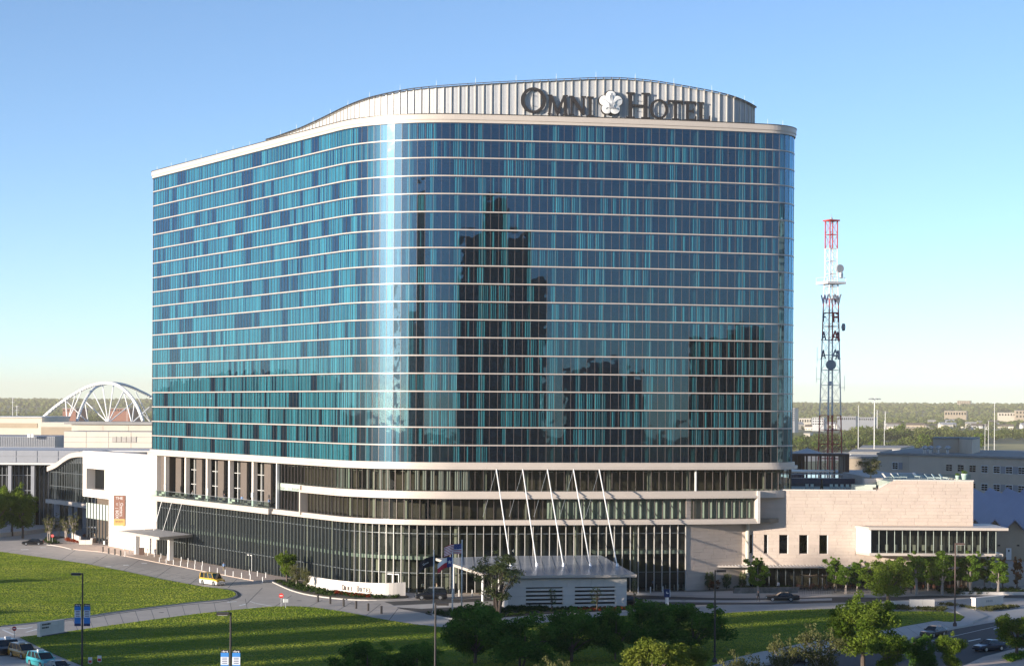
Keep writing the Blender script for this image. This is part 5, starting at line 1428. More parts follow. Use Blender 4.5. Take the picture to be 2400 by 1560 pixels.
        for ax in c['ax']:
            y = s * (hw - .11); x = ax - L / 2; r = c['wr']
            mb = MB(); mb.tube((x, y - s * .11, r), (x, y + s * .125, r), r, n=18); ty = mb.build('tyre', M['rubber'], t)
            mb = MB(); mb.tube((x, y + s * .10, r), (x, y + s * .135, r), r * .64, n=14); mb.build('rim', M['rim'], ty)
            mb = MB(); mb.tube((x, s * (hw - .02), r + .02), (x, s * (hw + .004), r + .02), r + .06, n=18); mb.build('wheel_arch', M['black'], t)
        mb = MB(); mb.box((0, s * (hw + .005), c['belt'] * .62), (L * .62, .02, .04)); mb.build('side_trim', M['chrome' if kind == 'limo' else 'black'], t)
    mb = MB(); mb.box((-L / 2 + .02, 0, c['hood'] * .66), (.08, W * .42, .22)); mb.build('grille', M['chrome' if kind in ('limo', 'suv', 'van') else 'black'], t)
    mb = MB(); mb.box((-L / 2 + .02, 0, .40), (.14, W * .86, .18)); mb.build('front_bumper', M['chrome' if kind in ('van', 'suv') else body], t)
    mb = MB(); mb.box((L / 2 - .02, 0, .44), (.14, W * .88, .2)); mb.build('rear_bumper', M[body if kind != 'van' else 'chrome'], t)
    mb = MB(); mb.box((L / 2 + .005, 0, .78), (.02, .5, .14)); mb.build('number_plate', M['flag_white'], t)
    if 'taxi' in extras:
        mb = MB(); mb.box(((x1 + x2) / 2 - .3, 0, rz_ + .14), (.35, .75, .24)); mb.box(((x1 + x2) / 2 - .3, 0, rz_ + .03), (.25, .5, .06)); mb.build('taxi_sign', M['flag_white'], t)
    if 'rack' in extras:
        mb = MB()
        for s in (-1, 1): mb.box(((x1 + x2) / 2, s * wt * .9, rz_ + .05), ((x2 - x1) * .85, .05, .05))
        mb.build('roof_rail', M['grey_metal'], t)
    if 'open' in extras:
        mb = MB(); mb.box((.15, -hw - .03, 1.15), (1.1, .05, 1.55)); mb.build('open_doorway', M['black'], t)
        mb = MB(); mb.box((1.15, -hw - .14, 1.15), (1.05, .08, 1.6)); d = mb.build('sliding_door', M['p_white'], t); mb = MB(); mb.box((1.15, -hw - .19, 1.55), (.8, .02, .5)); mb.build('door_window', M['car_glass'], d)
    return t
def put(t, f, x, y, rz, sc=1.0):
    place(t, G(*f(x, y)), rz, sc)
put(make_car('limo', 'p_black', 'long black limousine parked along the drive right of the canopy', 'car'), c6, 1918, 1376, R(0) + .02)
put(make_car('suv', 'p_black', 'black sport utility car with roof rails behind the flag poles', 'car', extras=('rack',)), c4, 1625, 808, R(8))
put(make_car('van', 'p_yellow', 'yellow and white taxi van with its side door open by the lawn', 'van', lower='p_white', extras=('open',)), c2, 1975, 672, R(180 - 48) )
put(make_car('sedan', 'p_brown', 'dark brown saloon car coming down the side street by the kerb', 'car'), c8, 1540, 1150, R(47))
put(make_car('sedan', 'p_navy', 'dark blue saloon car at the right end of the side street', 'car'), c8, 2060, 1283, R(32))
put(make_car('sedan', 'p_black', 'black saloon car on the curving approach at far left', 'car'), c2, 304, 303, R(14))
put(make_car('minivan', 'p_silver', 'silver taxi minivan, farthest back in the row at lower left', 'taxi', group='taxis waiting in line', extras=('taxi',)), c2, 85, 1300, R(128))
put(make_car('minivan', 'p_gold', 'gold taxi minivan with white roof sign in the waiting row', 'taxi', group='taxis waiting in line', extras=('taxi',)), c2, 215, 1345, R(128))
put(make_car('minivan', 'p_teal', 'turquoise taxi van with white roof sign in the waiting row', 'taxi', group='taxis waiting in line', extras=('taxi',)), c2, 390, 1428, R(128))
put(make_car('sedan', 'p_black', 'black saloon with lit red tail lights at the bottom left edge', 'taxi', group='taxis waiting in line'), c2, 545, 1490, R(128))
put(make_car('minivan', 'p_brown', 'dark car cut by the left edge behind the silver taxi', 'taxi', group='taxis waiting in line'), c2, -20, 1310, R(128))
put(make_car('sedan', 'p_black', 'black car half hidden under the olive trees at the bottom right', 'car'), c8, 240, 1395, R(25))
put(make_car('suv', 'p_green', 'green car mostly hidden behind the canopy house and tree', 'car'), c5, 1150, 1382, R(4))
put(make_car('sedan', 'p_black', 'black car peeking out from the right end of the canopy wall', 'car'), c5, 2265, 1408, R(5))
# ================================================================ people
def skin_body(name, joints, edges, root, m, parent, extra=None):
    me = bpy.data.meshes.new(name)
    me.from_pydata([j[:3] for j in joints], edges, [])
    o = bpy.data.objects.new(name, me); COL.objects.link(o)
    md = o.modifiers.new('skin', 'SKIN')
    for i, j in enumerate(joints):
        sv = me.skin_vertices[0].data[i]; sv.radius = (j[3], j[3] if len(j) < 5 else j[4]); sv.use_root = (i == root)
    sd = o.modifiers.new('sub', 'SUBSURF'); sd.levels = 1; sd.render_levels = 1
    dg = bpy.context.evaluated_depsgraph_get()
    me2 = bpy.data.meshes.new_from_object(o.evaluated_get(dg)); bpy.data.objects.remove(o)
    me2.materials.clear()
    for q in m: me2.materials.append(q)
    return me2
M['skin'] = mat('skin', (.42, .26, .19), .6, var=.05); M['hair'] = mat('hair', (.03, .02, .015), .7, var=.1)
def person(label, shirt, trousers, stride=.0, rz=0, arm=.12, sleeves=True, group=None):
    t = thing('person', (0, 0, 0), label, 'person', group)
    s = stride
    # x = the way the figure faces; one skeleton, one skinned body
    J = [(0, 0, .96, .15, .12), (0, 0, 1.18, .14, .10), (.01, 0, 1.40, .19, .11), (.02, 0, 1.53, .06, .06), (.03, 0, 1.60, .075, .08), (.035, 0, 1.70, .085, .098), (.03, 0, 1.755, .05, .06),
         (s * .22, -.10, .90, .10, .10), (s * .30, -.10, .50, .065, .065), (s * .36, -.10, .09, .045, .045), (s * .36 + .14, -.10, .04, .04, .035),
         (-s * .18, .10, .90, .10, .10), (-s * .20, .10, .50, .065, .065), (-s * .45, .10, .12, .045, .045), (-s * .45 + .13, .10, .04, .04, .035),
         (.0, -.20, 1.42, .06, .06), (-arm, -.25, 1.14, .045, .045), (arm * .5, -.25, .90, .035, .035), (arm * .8, -.25, .80, .03, .04),
         (.0, .20, 1.42, .06, .06), (arm * .6, .25, 1.14, .045, .045), (arm * 1.8, .25, .92, .035, .035), (arm * 2.2, .25, .82, .03, .04)]
    E = [(0, 1), (1, 2), (2, 3), (3, 4), (4, 5), (5, 6), (0, 7), (7, 8), (8, 9), (9, 10), (0, 11), (11, 12), (12, 13), (13, 14), (2, 15), (15, 16), (16, 17), (17, 18), (2, 19), (19, 20), (20, 21), (21, 22)]
    me = skin_body('body', J, E, 0, [shirt, trousers, M['skin'], M['rubber']], t)
    for p in me.polygons:
        z = p.center.z
        arm_ = abs(p.center.y) > .185
        p.material_index = 2 if z > 1.5 else (3 if z < .07 else (0 if z > .98 else 1))
        if arm_ and z < (.92 if sleeves else 1.2): p.material_index = 2
        if not arm_ and z < .98 and z >= .07: p.material_index = 1
        p.use_smooth = True
    link('body', me, t)
    mb = MB(); mb.ball((.015, 0, 1.735), .098, 10, 6, (1.02, .92, .75)); mb.build('hair', M['hair'], t, smooth=True)
    for k in range(5):
        for sd, ax in ((-1, arm * .8), (1, arm * 2.2)):
            mb = MB(); mb.tube((ax - .035 + k * .018, sd * .25, .79), (ax - .03 + k * .02, sd * .245, .715 + .012 * abs(k - 2)), .009, .006, 5); mb.build('finger', M['skin'], t)
    mb = MB(); mb.tube((.11, 0, 1.685), (.135, 0, 1.665), .013, .016, 6); mb.build('nose', M['skin'], t)
    return t
M['c_black'] = mat('black_suit', (.015, .015, .018), .8, var=.1); M['c_blue'] = mat('light_blue_shirt', (.22, .36, .62), .8, var=.05); M['c_navy'] = mat('navy_trousers', (.02, .022, .04), .8, var=.1); M['c_white'] = mat('white_shirt', (.65, .64, .62), .8, var=.05); M['c_khaki'] = mat('khaki', (.30, .24, .16), .8, var=.05)
put(person('man in a black suit walking left of the black limousine', M['c_black'], M['c_black'], .55, 0), c6, 1695, 1383, R(178))
put(person('person in a light blue shirt standing before the dark glass', M['c_blue'], M['c_navy'], .05, 0, sleeves=False), c6, 712, 1270, R(200))
put(person('person in a white shirt standing by the black sport utility car', M['c_white'], M['c_black'], .05, 0), c4, 1548, 745, R(250))
for i, (x, y, sh, lab) in enumerate(((1868, 462, 'c_black', 'pair of people in black standing by the west glass, left one'), (1895, 466, 'c_black', 'pair of people in black standing by the west glass, right one'))):
    put(person(lab, M[sh], M['c_black'], .05, 0), c2, x, y, R(250 + i * 40))

PEO = [(c2, 1000, 285, 'c_white', 'c_navy', 'person in white at the edge of the west patio'), (c2, 880, 262, 'c_khaki', 'c_black', 'person in tan among the west patio tables'), (c2, 1250, 385, 'c_black', 'c_black', 'person in black by the left pier of the west canopy'),
 (c2, 2080, 548, 'c_blue', 'c_khaki', 'person in blue walking by the left facade bollards'), (c4, 470, 632, 'flag_red', 'c_navy', 'person in red behind the glass by the green tree'), (c4, 1680, 752, 'c_khaki', 'c_navy', 'person in tan near the canopy columns'),
 (c6, 1880, 1288, 'c_white', 'c_black', 'person in white at the cafe planter end'), (c8, 620, 742, 'c_khaki', 'c_navy', 'person in tan on the cafe pavement'), (c8, 1330, 752, 'c_white', 'c_navy', 'person in white beyond the round lawn tree')]
for i, (f, x, y, a, b, lab) in enumerate(PEO): put(person(lab, M[a], M[b], .25 if i % 2 else .05, 0), f, x, y, R(40 * i))
for i, (px, a, b) in enumerate(((450, 'c_white', 'c_black'), (520, 'c_navy', 'c_khaki'), (566, 'c_blue', 'c_navy'), (625, 'c_blue', 'c_black'))):
    p_, h_ = FRONT.at(FRONT.spx(px), -.2 - .4 * (i % 2)); place(person(('person standing on the loggia terrace, ' + ('leftmost', 'second from the left', 'third from the left', 'rightmost')[i]), M[a], M[b], .05), (p_.x, p_.y, 12.56), R(50 * i))
# ================================================================ trees and plants
LEAF = {
 'dark': leafmat('dark_oak_leaf', (0.045, 0.108, 0.020), (0.130, 0.240, 0.040), .45), 'elm': leafmat('elm_leaf', (0.070, 0.125, 0.014), (0.20, 0.265, 0.040), .45),
 'bright': leafmat('bright_leaf', (0.080, 0.160, 0.016), (0.20, 0.30, 0.045), .48), 'lime': leafmat('lime_leaf', (0.11, 0.15, 0.02), (0.24, 0.27, 0.05), .4),
 'olive': leafmat('olive_leaf', (0.075, 0.085, 0.028), (0.16, 0.16, 0.065), .3), 'rust': leafmat('rust_leaf', (0.12, 0.05, 0.02), (0.24, 0.12, 0.05), .3),
 'grey': leafmat('grey_green_leaf', (0.07, 0.095, 0.036), (0.155, 0.18, 0.075), .35), 'shrub': leafmat('shrub_leaf', (0.025, 0.05, 0.014), (0.07, 0.10, 0.028), .3),
 'red': leafmat('red_bedding_leaf', (0.16, 0.025, 0.015), (0.30, 0.06, 0.02), .2),
}
def leaves_mesh(name, clumps, n, size, seed, mname, gap=.0):
    rg = random.Random(seed); v = []; f = []; tn = []
    wsum = [c[3] * c[4] for c in clumps]; tot = sum(wsum)
    for (cx, cy, cz, rx, rz_, base), w in zip(clumps, wsum):
        for _ in range(int(n * w / tot)):
            while True:
                a, b, c = rg.gauss(0, 1), rg.gauss(0, 1), rg.gauss(0, 1)
                l = math.sqrt(a * a + b * b + c * c)
                if l > 1e-3: break
            r = rg.random() ** .42
            p = Vector((cx + a / l * r * rx, cy + b / l * r * rx, cz + c / l * r * rz_))
            q = Vector((rg.gauss(0, 1), rg.gauss(0, 1), rg.gauss(0, 1) * .7 + .4)).normalized()
            q = (q + Vector((a, b, c)) / l * .6).normalized()
            u = q.orthogonal().normalized(); u.rotate(Matrix.Rotation(rg.random() * 6.283, 3, q)); w_ = q.cross(u)
            s = size * rg.uniform(.6, 1.35); i = len(v)
            v += [tuple(p - u * s), tuple(p - w_ * s * .5 + q * s * .15), tuple(p + u * s), tuple(p + w_ * s * .5 + q * s * .1)]
            f.append((i, i + 1, i + 2, i + 3)); tn.append(min(1, max(0, base + rg.gauss(0, .2))))
    me = bpy.data.meshes.new(name); me.from_pydata(v, [], f); me.materials.append(LEAF[mname])
    ca = me.color_attributes.new('tone', 'FLOAT_COLOR', 'CORNER'); buf = []
    for t in tn: buf.extend((t, t, t, 1) * 4)
    ca.data.foreach_set('color', buf); me.update()
    return me
def make_tree(hgt, wid, trunk_h, leaf, seed, n=4200, size=.20, stems=1, bark='bark', shape='round', open_=.0):
    """an unlabelled tree at the origin: thing > trunk, crown"""
    rg = random.Random(seed)
    t = thing('tree', (0, 0, 0))
    mb = MB(); tips = []
    r0 = .035 * hgt ** .9 / (1 if stems == 1 else 1.7)
    ch = hgt - trunk_h
    for s in range(stems):
        a0 = rg.random() * 6.28; lean = .0 if stems == 1 else .22
        top = Vector((math.cos(a0) * lean * trunk_h + rg.uniform(-.1, .1), math.sin(a0) * lean * trunk_h + rg.uniform(-.1, .1), trunk_h))
        b0 = Vector((math.cos(a0) * .15 * (stems > 1), math.sin(a0) * .15 * (stems > 1), -.05))
        mid = b0.lerp(top, .5) + Vector((rg.uniform(-.1, .1), rg.uniform(-.1, .1), 0))
        mb.tube(b0, mid, r0 * 1.25, r0, 8); mb.tube(mid, top, r0, r0 * .8, 8)
        nl = (6 if stems == 1 else 3)
        for k in range(nl):
            a = a0 + k * 6.283 / nl + rg.uniform(-.4, .4)
            l = wid * rg.uniform(.22, .4); up_ = ch * rg.uniform(.3, .72)
            e = top + Vector((math.cos(a) * l, math.sin(a) * l, up_)); m_ = top.lerp(e, .5) + Vector((0, 0, ch * .06))
            mb.tube(top, m_, r0 * .6, r0 * .4, 6); mb.tube(m_, e, r0 * .4, r0 * .15, 5)
            tips.append(e)
            for q in range(2):
                e2 = e + Vector((rg.uniform(-.2, .2) * wid, rg.uniform(-.2, .2) * wid, rg.uniform(.02, .2) * ch)); mb.tube(m_.lerp(e, .7), e2, r0 * .25, r0 * .08, 4); tips.append(e2)
        mb.tube(top, top + Vector((0, 0, ch * .7)), r0 * .7, r0 * .2, 6)
    trunk = mb.build('trunk', M[bark], t)
    cl = []
    N = 26
    for k in range(N):
        zf = rg.random()
        if shape == 'round': rr = math.sin(math.pi * (0.18 + .74 * zf)) ** .8
        elif shape == 'vase': rr = .45 + .55 * zf if zf < .75 else 1.0 - (zf - .75) * 2.2
        elif shape == 'oval': rr = math.sin(math.pi * (0.12 + .80 * zf))
        else: rr = 1 - zf * .8
        a = rg.random() * 6.283; d = wid / 2 * rr * math.sqrt(rg.uniform(.12, .8))
        s = wid * rg.uniform(.12, .20)
        cl.append((math.cos(a) * d, math.sin(a) * d, trunk_h * .85 + ch * (.08 + .84 * zf), s, s * .72, rg.uniform(.15, .85)))
    for e in tips:
        if rg.random() < .7: s = wid * rg.uniform(.10, .15); cl.append((e.x, e.y, min(e.z, hgt - s * .6), s, s * .7, rg.uniform(.2, .9)))
    # a wisp of high sprays breaks the outline
    for k in range(9):
        a = rg.random() * 6.283; s = wid * .07; zf = rg.uniform(.55, 1.02); d = wid / 2 * rg.uniform(.5, 1.02) * (1 - abs(zf - .6))
        cl.append((math.cos(a) * d, math.sin(a) * d, trunk_h + ch * zf - s * .3, s, s, rg.uniform(.5, 1)))
    link('crown', leaves_mesh('crown', cl, n, size, seed + 1, leaf), t)
    return t
PROT = {}
def tree(kind, loc, hgt, wid, label, name='tree', rz=None, group=None, cat='tree'):
    spec = {'oak': (6.5, 7.0, 1.3, 'dark', 21, 11500, .15, 2, 'bark', 'round'), 'oak2': (6.5, 7.0, 1.2, 'dark', 33, 11500, .15, 3, 'bark', 'round'),
            'elm': (9.0, 7.5, 2.4, 'elm', 41, 13000, .155, 1, 'bark', 'round'), 'elm2': (8.0, 7.0, 2.3, 'elm', 57, 10500, .15, 1, 'bark', 'vase'),
            'pear': (6.5, 3.4, 1.7, 'bright', 61, 6500, .135, 1, 'bark_pale', 'oval'), 'pear2': (6.5, 3.8, 1.6, 'bright', 73, 7000, .135, 1, 'bark_pale', 'vase'),
            'lime': (6.5, 5.5, 1.6, 'lime', 81, 8500, .13, 1, 'bark', 'round'), 'mesquite': (6.0, 5.5, 1.5, 'olive', 93, 3400, .13, 3, 'bark_pale', 'vase'),
            'myrtle': (9.1, 5.2, 2.2, 'grey', 101, 6500, .12, 5, 'bark', 'vase'), 'birch': (6.4, 2.5, 1.8, 'olive', 111, 1100, .13, 3, 'bark_pale', 'vase'),
            'young': (6.0, 3.2, 1.5, 'bright', 121, 5200, .135, 1, 'bark_pale', 'oval'), 'rust': (4.5, 2.0, .8, 'rust', 131, 1200, .14, 1, 'bark', 'oval'),
            'wisp': (3.3, 1.3, .9, 'grey', 141, 240, .10, 2, 'bark', 'vase'), 'bush': (2.4, 2.0, .25, 'grey', 151, 900, .12, 4, 'bark', 'round'), 'far': (9.0, 9.0, 1.6, 'elm', 161, 1500, .50, 1, 'bark', 'round'), 'shrub': (1.6, 2.0, .15, 'shrub', 171, 700, .12, 3, 'bark', 'round')}[kind]
    if kind not in PROT: o = PROT[kind] = make_tree(*spec[:3], spec[3], spec[4], spec[5], spec[6], spec[7], spec[8], spec[9])
    else: o = copy_tree(PROT[kind])
    o.name = name
    rz = hash01(loc[0], loc[1]) * 6.28 if rz is None else rz
    place(o, (loc[0], loc[1], loc[2] if len(loc) > 2 else 0.05), rz, (wid / spec[1], wid / spec[1], hgt / spec[0]))
    o['label'] = label; o['category'] = cat
    if group: o['group'] = group
    return o
def by_px(px, D): return (XA(px, D), D, .05)
def top_h(px, py, D): return P(px, py, D).z
def tpx(kind, x0, x1, ytop, D, label, name='tree', group=None, cat='tree'):
    k, kh = {'oak': (1.28, 1.08), 'oak2': (1.28, 1.08), 'young': (1.3, 1.06), 'pear': (1.3, 1.06), 'pear2': (1.3, 1.06), 'myrtle': (1.3, 1.05), 'elm': (1.12, 1.04), 'elm2': (1.12, 1.04)}.get(kind, (1.1, 1.03))
    return tree(kind, by_px((x0 + x1) / 2, D), top_h((x0 + x1) / 2, ytop, D) * kh, (x1 - x0) / F * D * k, label, name, None, group, cat)
gD = 'shaded oaks across the great lawn'
tpx('oak', 797, 925, 1512, 222, 'leftmost dark oak crown at the bottom edge of the lawn', 'oak_tree', gD)
tpx('oak2', 922, 1035, 1515, 228, 'low dark oak crown at the bottom edge, second from the left', 'oak_tree', gD)
tpx('oak2', 1050, 1180, 1424, 246, 'tall dark oak before the lamp post near the flag poles', 'oak_tree', gD)
tpx('oak', 1150, 1300, 1452, 240, 'dark oak in front of the left end of the canopy wall', 'oak_tree', gD)
tpx('oak2', 1280, 1402, 1436, 248, 'dark oak below the first group of wall slots', 'oak_tree', gD)
tpx('oak', 1396, 1492, 1432, 250, 'narrow dark oak with a clear trunk below the second slots', 'oak_tree', gD)
tpx('oak2', 1478, 1592, 1416, 262, 'dark oak below the right end of the canopy wall', 'oak_tree', gD)
tpx('oak', 1548, 1698, 1424, 257, 'wide dark oak rightmost in the shaded row, by the brown lamp', 'oak_tree', gD)
tpx('lime', 1458, 1606, 1500, 212, 'sunlit yellow green tree at the bottom edge below the oaks', 'tree')
tpx('lime', 1596, 1668, 1514, 216, 'smaller sunlit yellow green tree right of the larger one', 'tree')
tpx('mesquite', 1255, 1345, 1545, 205, 'pale olive tree top just showing at the bottom edge', 'tree')
tpx('mesquite', 1690, 1790, 1531, 207, 'low olive tree at the bottom edge left of the feathery pair', 'tree')
tpx('mesquite', 1800, 1876, 1494, 222, 'smaller feathery olive tree beside the hidden black car', 'tree')
tpx('mesquite', 1866, 1985, 1471, 226, 'larger feathery olive tree left of the big green elm', 'tree')
tpx('elm', 1952, 2102, 1396, 241, 'big sunlit elm, the tallest tree in the lower right', 'elm_tree')
tpx('elm2', 2040, 2135, 1484, 233, 'lower elm crown leaning right under the big elm', 'elm_tree')
tpx('oak', 2136, 2196, 1497, 238, 'small dark street tree between the elm and the road', 'tree')
tpx('elm2', 2196, 2266, 1484, 236, 'small street tree with a bare twiggy top', 'tree')
tpx('elm2', 2334, 2440, 1438, 256, 'street tree cut by the right edge above the near pavement', 'tree')
tpx('elm', 2030, 2138, 1305, 320, 'round green tree with dark trunk on the lawn by the planter wall', 'elm_tree')
gR = 'young street trees before the stone wing'
for k, (x0, x1, yt, D, kind, lab) in enumerate(((1942, 1978, 1311, 345, 'young', 'first young tree by the café storefront, darkest of the row'), (1966, 2004, 1327, 342, 'pear', 'second young tree from the café storefront'), (1996, 2028, 1318, 343, 'pear2', 'third young tree, half behind the round lawn tree'), (2128, 2172, 1298, 341, 'pear', 'young tree right behind the round lawn tree'), (2158, 2198, 1308, 349, 'pear2', 'young tree set back behind the terrace seats'), (2182, 2240, 1298, 342, 'pear2', 'broad young tree left of the tall brown lamp post'), (2232, 2266, 1312, 350, 'pear', 'young tree directly behind the tall brown lamp post'), (2252, 2302, 1297, 343, 'pear', 'young tree right of the tall brown lamp post'), (2296, 2324, 1308, 352, 'pear2', 'young tree set back near the bay window end'), (2318, 2366, 1312, 343, 'pear', 'last young tree of the row towards the right edge'))):
    tpx(kind, x0, x1, yt, D, lab, 'young_tree', gR)
tpx('rust', 2342, 2364, 1306, 352, 'narrow rust coloured tree near the zigzag roof', 'tree'); tpx('rust', 2374, 2398, 1305, 350, 'rust coloured tree at the right edge by the white door', 'tree')
tpx('young', 1757, 1800, 1311, 338, 'single bright tree on the stone planter before the wing', 'young_tree')
g = G(*c4(285, 655)); tree('elm2', g, 5.9, 4.4, 'green tree on the planted tip before the lobby glass', 'tree')
g = G(*c4(365, 690)); tree('mesquite', g, 3.9, 2.9, 'thin olive tree right of the green one on the planted tip', 'tree')
g = G(*c4(465, 712)); tree('mesquite', g, 3.6, 2.3, 'thin olive tree at the left end of the sign wall', 'tree')
tpx('myrtle', 1122, 1216, 1298, 303, 'tall many stemmed grey green tree at the canopy wall end', 'tree')
tpx('wisp', 1288, 1308, 1375, 309, 'bare sapling before the first group of wall slots', 'sapling'); tpx('wisp', 1384, 1410, 1372, 310, 'bare sapling before the second group of wall slots', 'sapling'); tpx('wisp', 1484, 1498, 1355, 311, 'bare sapling at the right end of the canopy wall', 'sapling')
gB = 'birch like trees on the approach bed'
for x, yb, yt, lab in ((455, 280, 20, 'slim yellow green tree nearest the stop sign'), (540, 235, 5, 'slim yellow green tree set back behind the approach bed'), (615, 255, 40, 'slim yellow green tree left of the patio wall'), (690, 262, -5, 'slim yellow green tree at the patio wall corner'), (815, 120, -30, 'slim yellow green tree behind the patio umbrellas')):
    g = G(*c2(x, yb)); tree('birch', g, P(*c2(x, yt), g.y).z, 2.7, lab, 'slim_tree', None, gB)
for px, Y, hh, lab in ((30, 478, 13, 'shaded tree before the dark glass at the left edge'), (55, 470, 11, 'shaded tree before the convention hall columns'), (-12, 466, 12, 'shaded tree cut by the left edge')):
    tree('elm2', by_px(px, Y), hh, 8.0, lab, 'tree')
tree('elm', (-140, 320, 0), 11, 9, 'tree beyond the left edge that shades the upper lawn', 'tree'); tree('elm2', (-131, 265, 0), 11, 9, 'tree beyond the left edge whose shadow falls by the road', 'tree')
# shrubs and bedding
for k, (f, x, y, kind, hh, ww_, lab) in enumerate(((c6, 1240, 1282, 'bush', 3.4, 2.0, 'tall clipped shrub against the pale wing wall'), (c6, 1400, 1275, 'bush', 3.0, 1.7, 'narrow shrub against the pale wing wall right of the lamp'), (c6, 1290, 1285, 'rust', 2.0, 2.6, 'purple brown shrub at the foot of the wing wall'), (c6, 1550, 1270, 'bush', 3.2, 1.6, 'shrub at the left end of the café planter'))):
    tree(kind, G(*f(x, y)), hh, ww_, lab, 'shrub', None, None, 'shrub')
def scatter(name, pts, n, hgt, leaf, seed, label=None, size=.12, z=.16):
    """low planting spread over an outline: one mass"""
    rg = random.Random(seed); xs = [p[0] for p in pts]; ys = [p[1] for p in pts]; v = []; cl = []
    def inside(x, y):
        c = False; j = len(pts) - 1
        for i in range(len(pts)):
            if (pts[i][1] > y) != (pts[j][1] > y) and x < (pts[j][0] - pts[i][0]) * (y - pts[i][1]) / (pts[j][1] - pts[i][1]) + pts[i][0]: c = not c
            j = i
        return c
    tries = 0
    while len(cl) < n and tries < n * 60:
        tries += 1
        x, y = rg.uniform(min(xs), max(xs)), rg.uniform(min(ys), max(ys))
        if inside(x, y): cl.append((x, y, z + hgt * .45, hgt * .8, hgt * .55, rg.uniform(.1, .9)))
    return link(name, leaves_mesh(name, cl, len(cl) * 26, size, seed, leaf), kind='stuff', label=label)
scatter('groundcover', gp(c4, (165, 645), (270, 692), (500, 762), (700, 790), (1100, 808), (1380, 800), (1380, 785), (1150, 786), (900, 768), (640, 728), (470, 690), (300, 645)), 240, .40, 'shrub', 5)
scatter('red_bedding', gp(c4, (720, 762), (900, 790), (1060, 797), (1060, 782), (880, 768), (730, 745)), 70, .38, 'red', 6)
scatter('groundcover', smooth_line(isl, 2, True), 420, .34, 'shrub', 7)
scatter('red_bedding', gp(c5, (1750, 1455), (2250, 1448), (2250, 1470), (1750, 1480)), 60, .3, 'red', 8)
scatter('groundcover', gp(c2, (395, 270), (430, 242), (500, 235), (505, 262), (560, 292), (480, 298)), 60, .35, 'shrub', 9)
scatter('groundcover', gp(c8, (1560, 865), (1700, 862), (1920, 905), (2050, 925), (2330, 890), (2200, 882), (1930, 912), (1760, 880)), 140, .45, 'olive', 10, size=.14)
scatter('groundcover', gp(c8, (1130, 905), (1660, 930), (1660, 912), (1560, 905), (1140, 890)), 130, .6, 'olive', 12, size=.14)
scatter('groundcover', gp(c8, (1560, 745), (1780, 770), (2400, 760), (2400, 720), (1800, 725), (1600, 735)), 160, .5, 'shrub', 13, size=.14)
scatter('groundcover', gp(c6, (1470, 1268), (2000, 1262), (2000, 1275), (1470, 1285)), 90, .6, 'shrub', 14)
scatter('groundcover', gp(c2, (585, 260), (650, 285), (730, 290), (720, 275), (640, 255)), 40, .5, 'red', 15)
scatter('groundcover', gp(c8, (2190, 1370), (2300, 1330), (2420, 1310), (2420, 1360), (2260, 1400)), 90, .5, 'bright', 16)
for k in range(16):
    x = 1165 + k * 33 if k < 11 else 1290 + (k - 11) * 95
    if k < 11:
        tree('shrub', G(*c5(x, 1466 + (k % 3) * 3)), .9, 1.3, 'round clipped shrub at the foot of the canopy wall', 'shrub', None, 'clipped shrubs along the canopy wall', 'shrub')

# ---------------------------------------------------------------- standing grass on the lawns, which is what catches the low sun
LEAF['turf'] = leafmat('grass_blade', (0.15, 0.24, 0.018), (0.45, 0.46, 0.085), .45)
def turf(name, poly, dens, w, h, seed, z=.138):
    rg = random.Random(seed); xs = [p[0] for p in poly]; ys = [p[1] for p in poly]
    y0, y1 = max(min(ys), 196), max(ys); v = []; f = []; tn = []
    edges = list(zip(poly, poly[1:] + poly[:1])); y = y0
    dy = 1 / math.sqrt(dens)
    while y < y1:
        xi = sorted(a[0] + (y - a[1]) / (b[1] - a[1]) * (b[0] - a[0]) for a, b in edges if (a[1] > y) != (b[1] > y))
        for xa, xb in zip(xi[::2], xi[1::2]):
            xa = max(xa, -.285 * y); xb = min(xb, .285 * y)
            n = int(max(0, xb - xa) / dy)
            for k in range(n):
                x = xa + .1 + (xb - xa - .2) * rg.random(); yy = y + rg.uniform(-.5, .5) * dy
                a = rg.random() * math.pi; c, s = math.cos(a) * w / 2, math.sin(a) * w / 2; hh = h * rg.uniform(.6, 1.3)
                lx, ly = rg.uniform(-.4, .4) * hh, rg.uniform(-.4, .4) * hh
                i = len(v); v += [(x - c, yy - s, z), (x + c, yy + s, z), (x + c * .7 + lx, yy + s * .7 + ly, z + hh), (x - c * .7 + lx, yy - s * .7 + ly, z + hh)]
                f.append((i, i + 1, i + 2, i + 3))
                t = .42 + .35 * noise.noise(Vector((x * .05, yy * .05, seed))) + .42 * noise.noise(Vector((x * .12 + yy * .05, yy * .30, seed + 4))) + .12 * math.sin((x * .57 + yy * .82) * 2.1) * (noise.noise(Vector((x * .02, yy * .02, 9))) + .2)
                tn.append(min(1, max(0, t + rg.gauss(0, .07))))
        y += dy
    me = bpy.data.meshes.new(name); me.from_pydata(v, [], f); me.materials.append(LEAF['turf'])
    ca = me.color_attributes.new('tone', 'FLOAT_COLOR', 'CORNER'); buf = []
    for t in tn: buf.extend((t, t, t, 1) * 4)
    ca.data.foreach_set('color', buf); me.update()
    return link(name, me, kind='stuff')
turf('grass', lawn1, 9, .20, .06, 3); turf('grass', l2, 10, .20, .06, 4)
# ================================================================ things on the hotel's roof terrace
def box_thing(name, loc, label, cat, group=None): return thing(name, loc, label, cat, group)
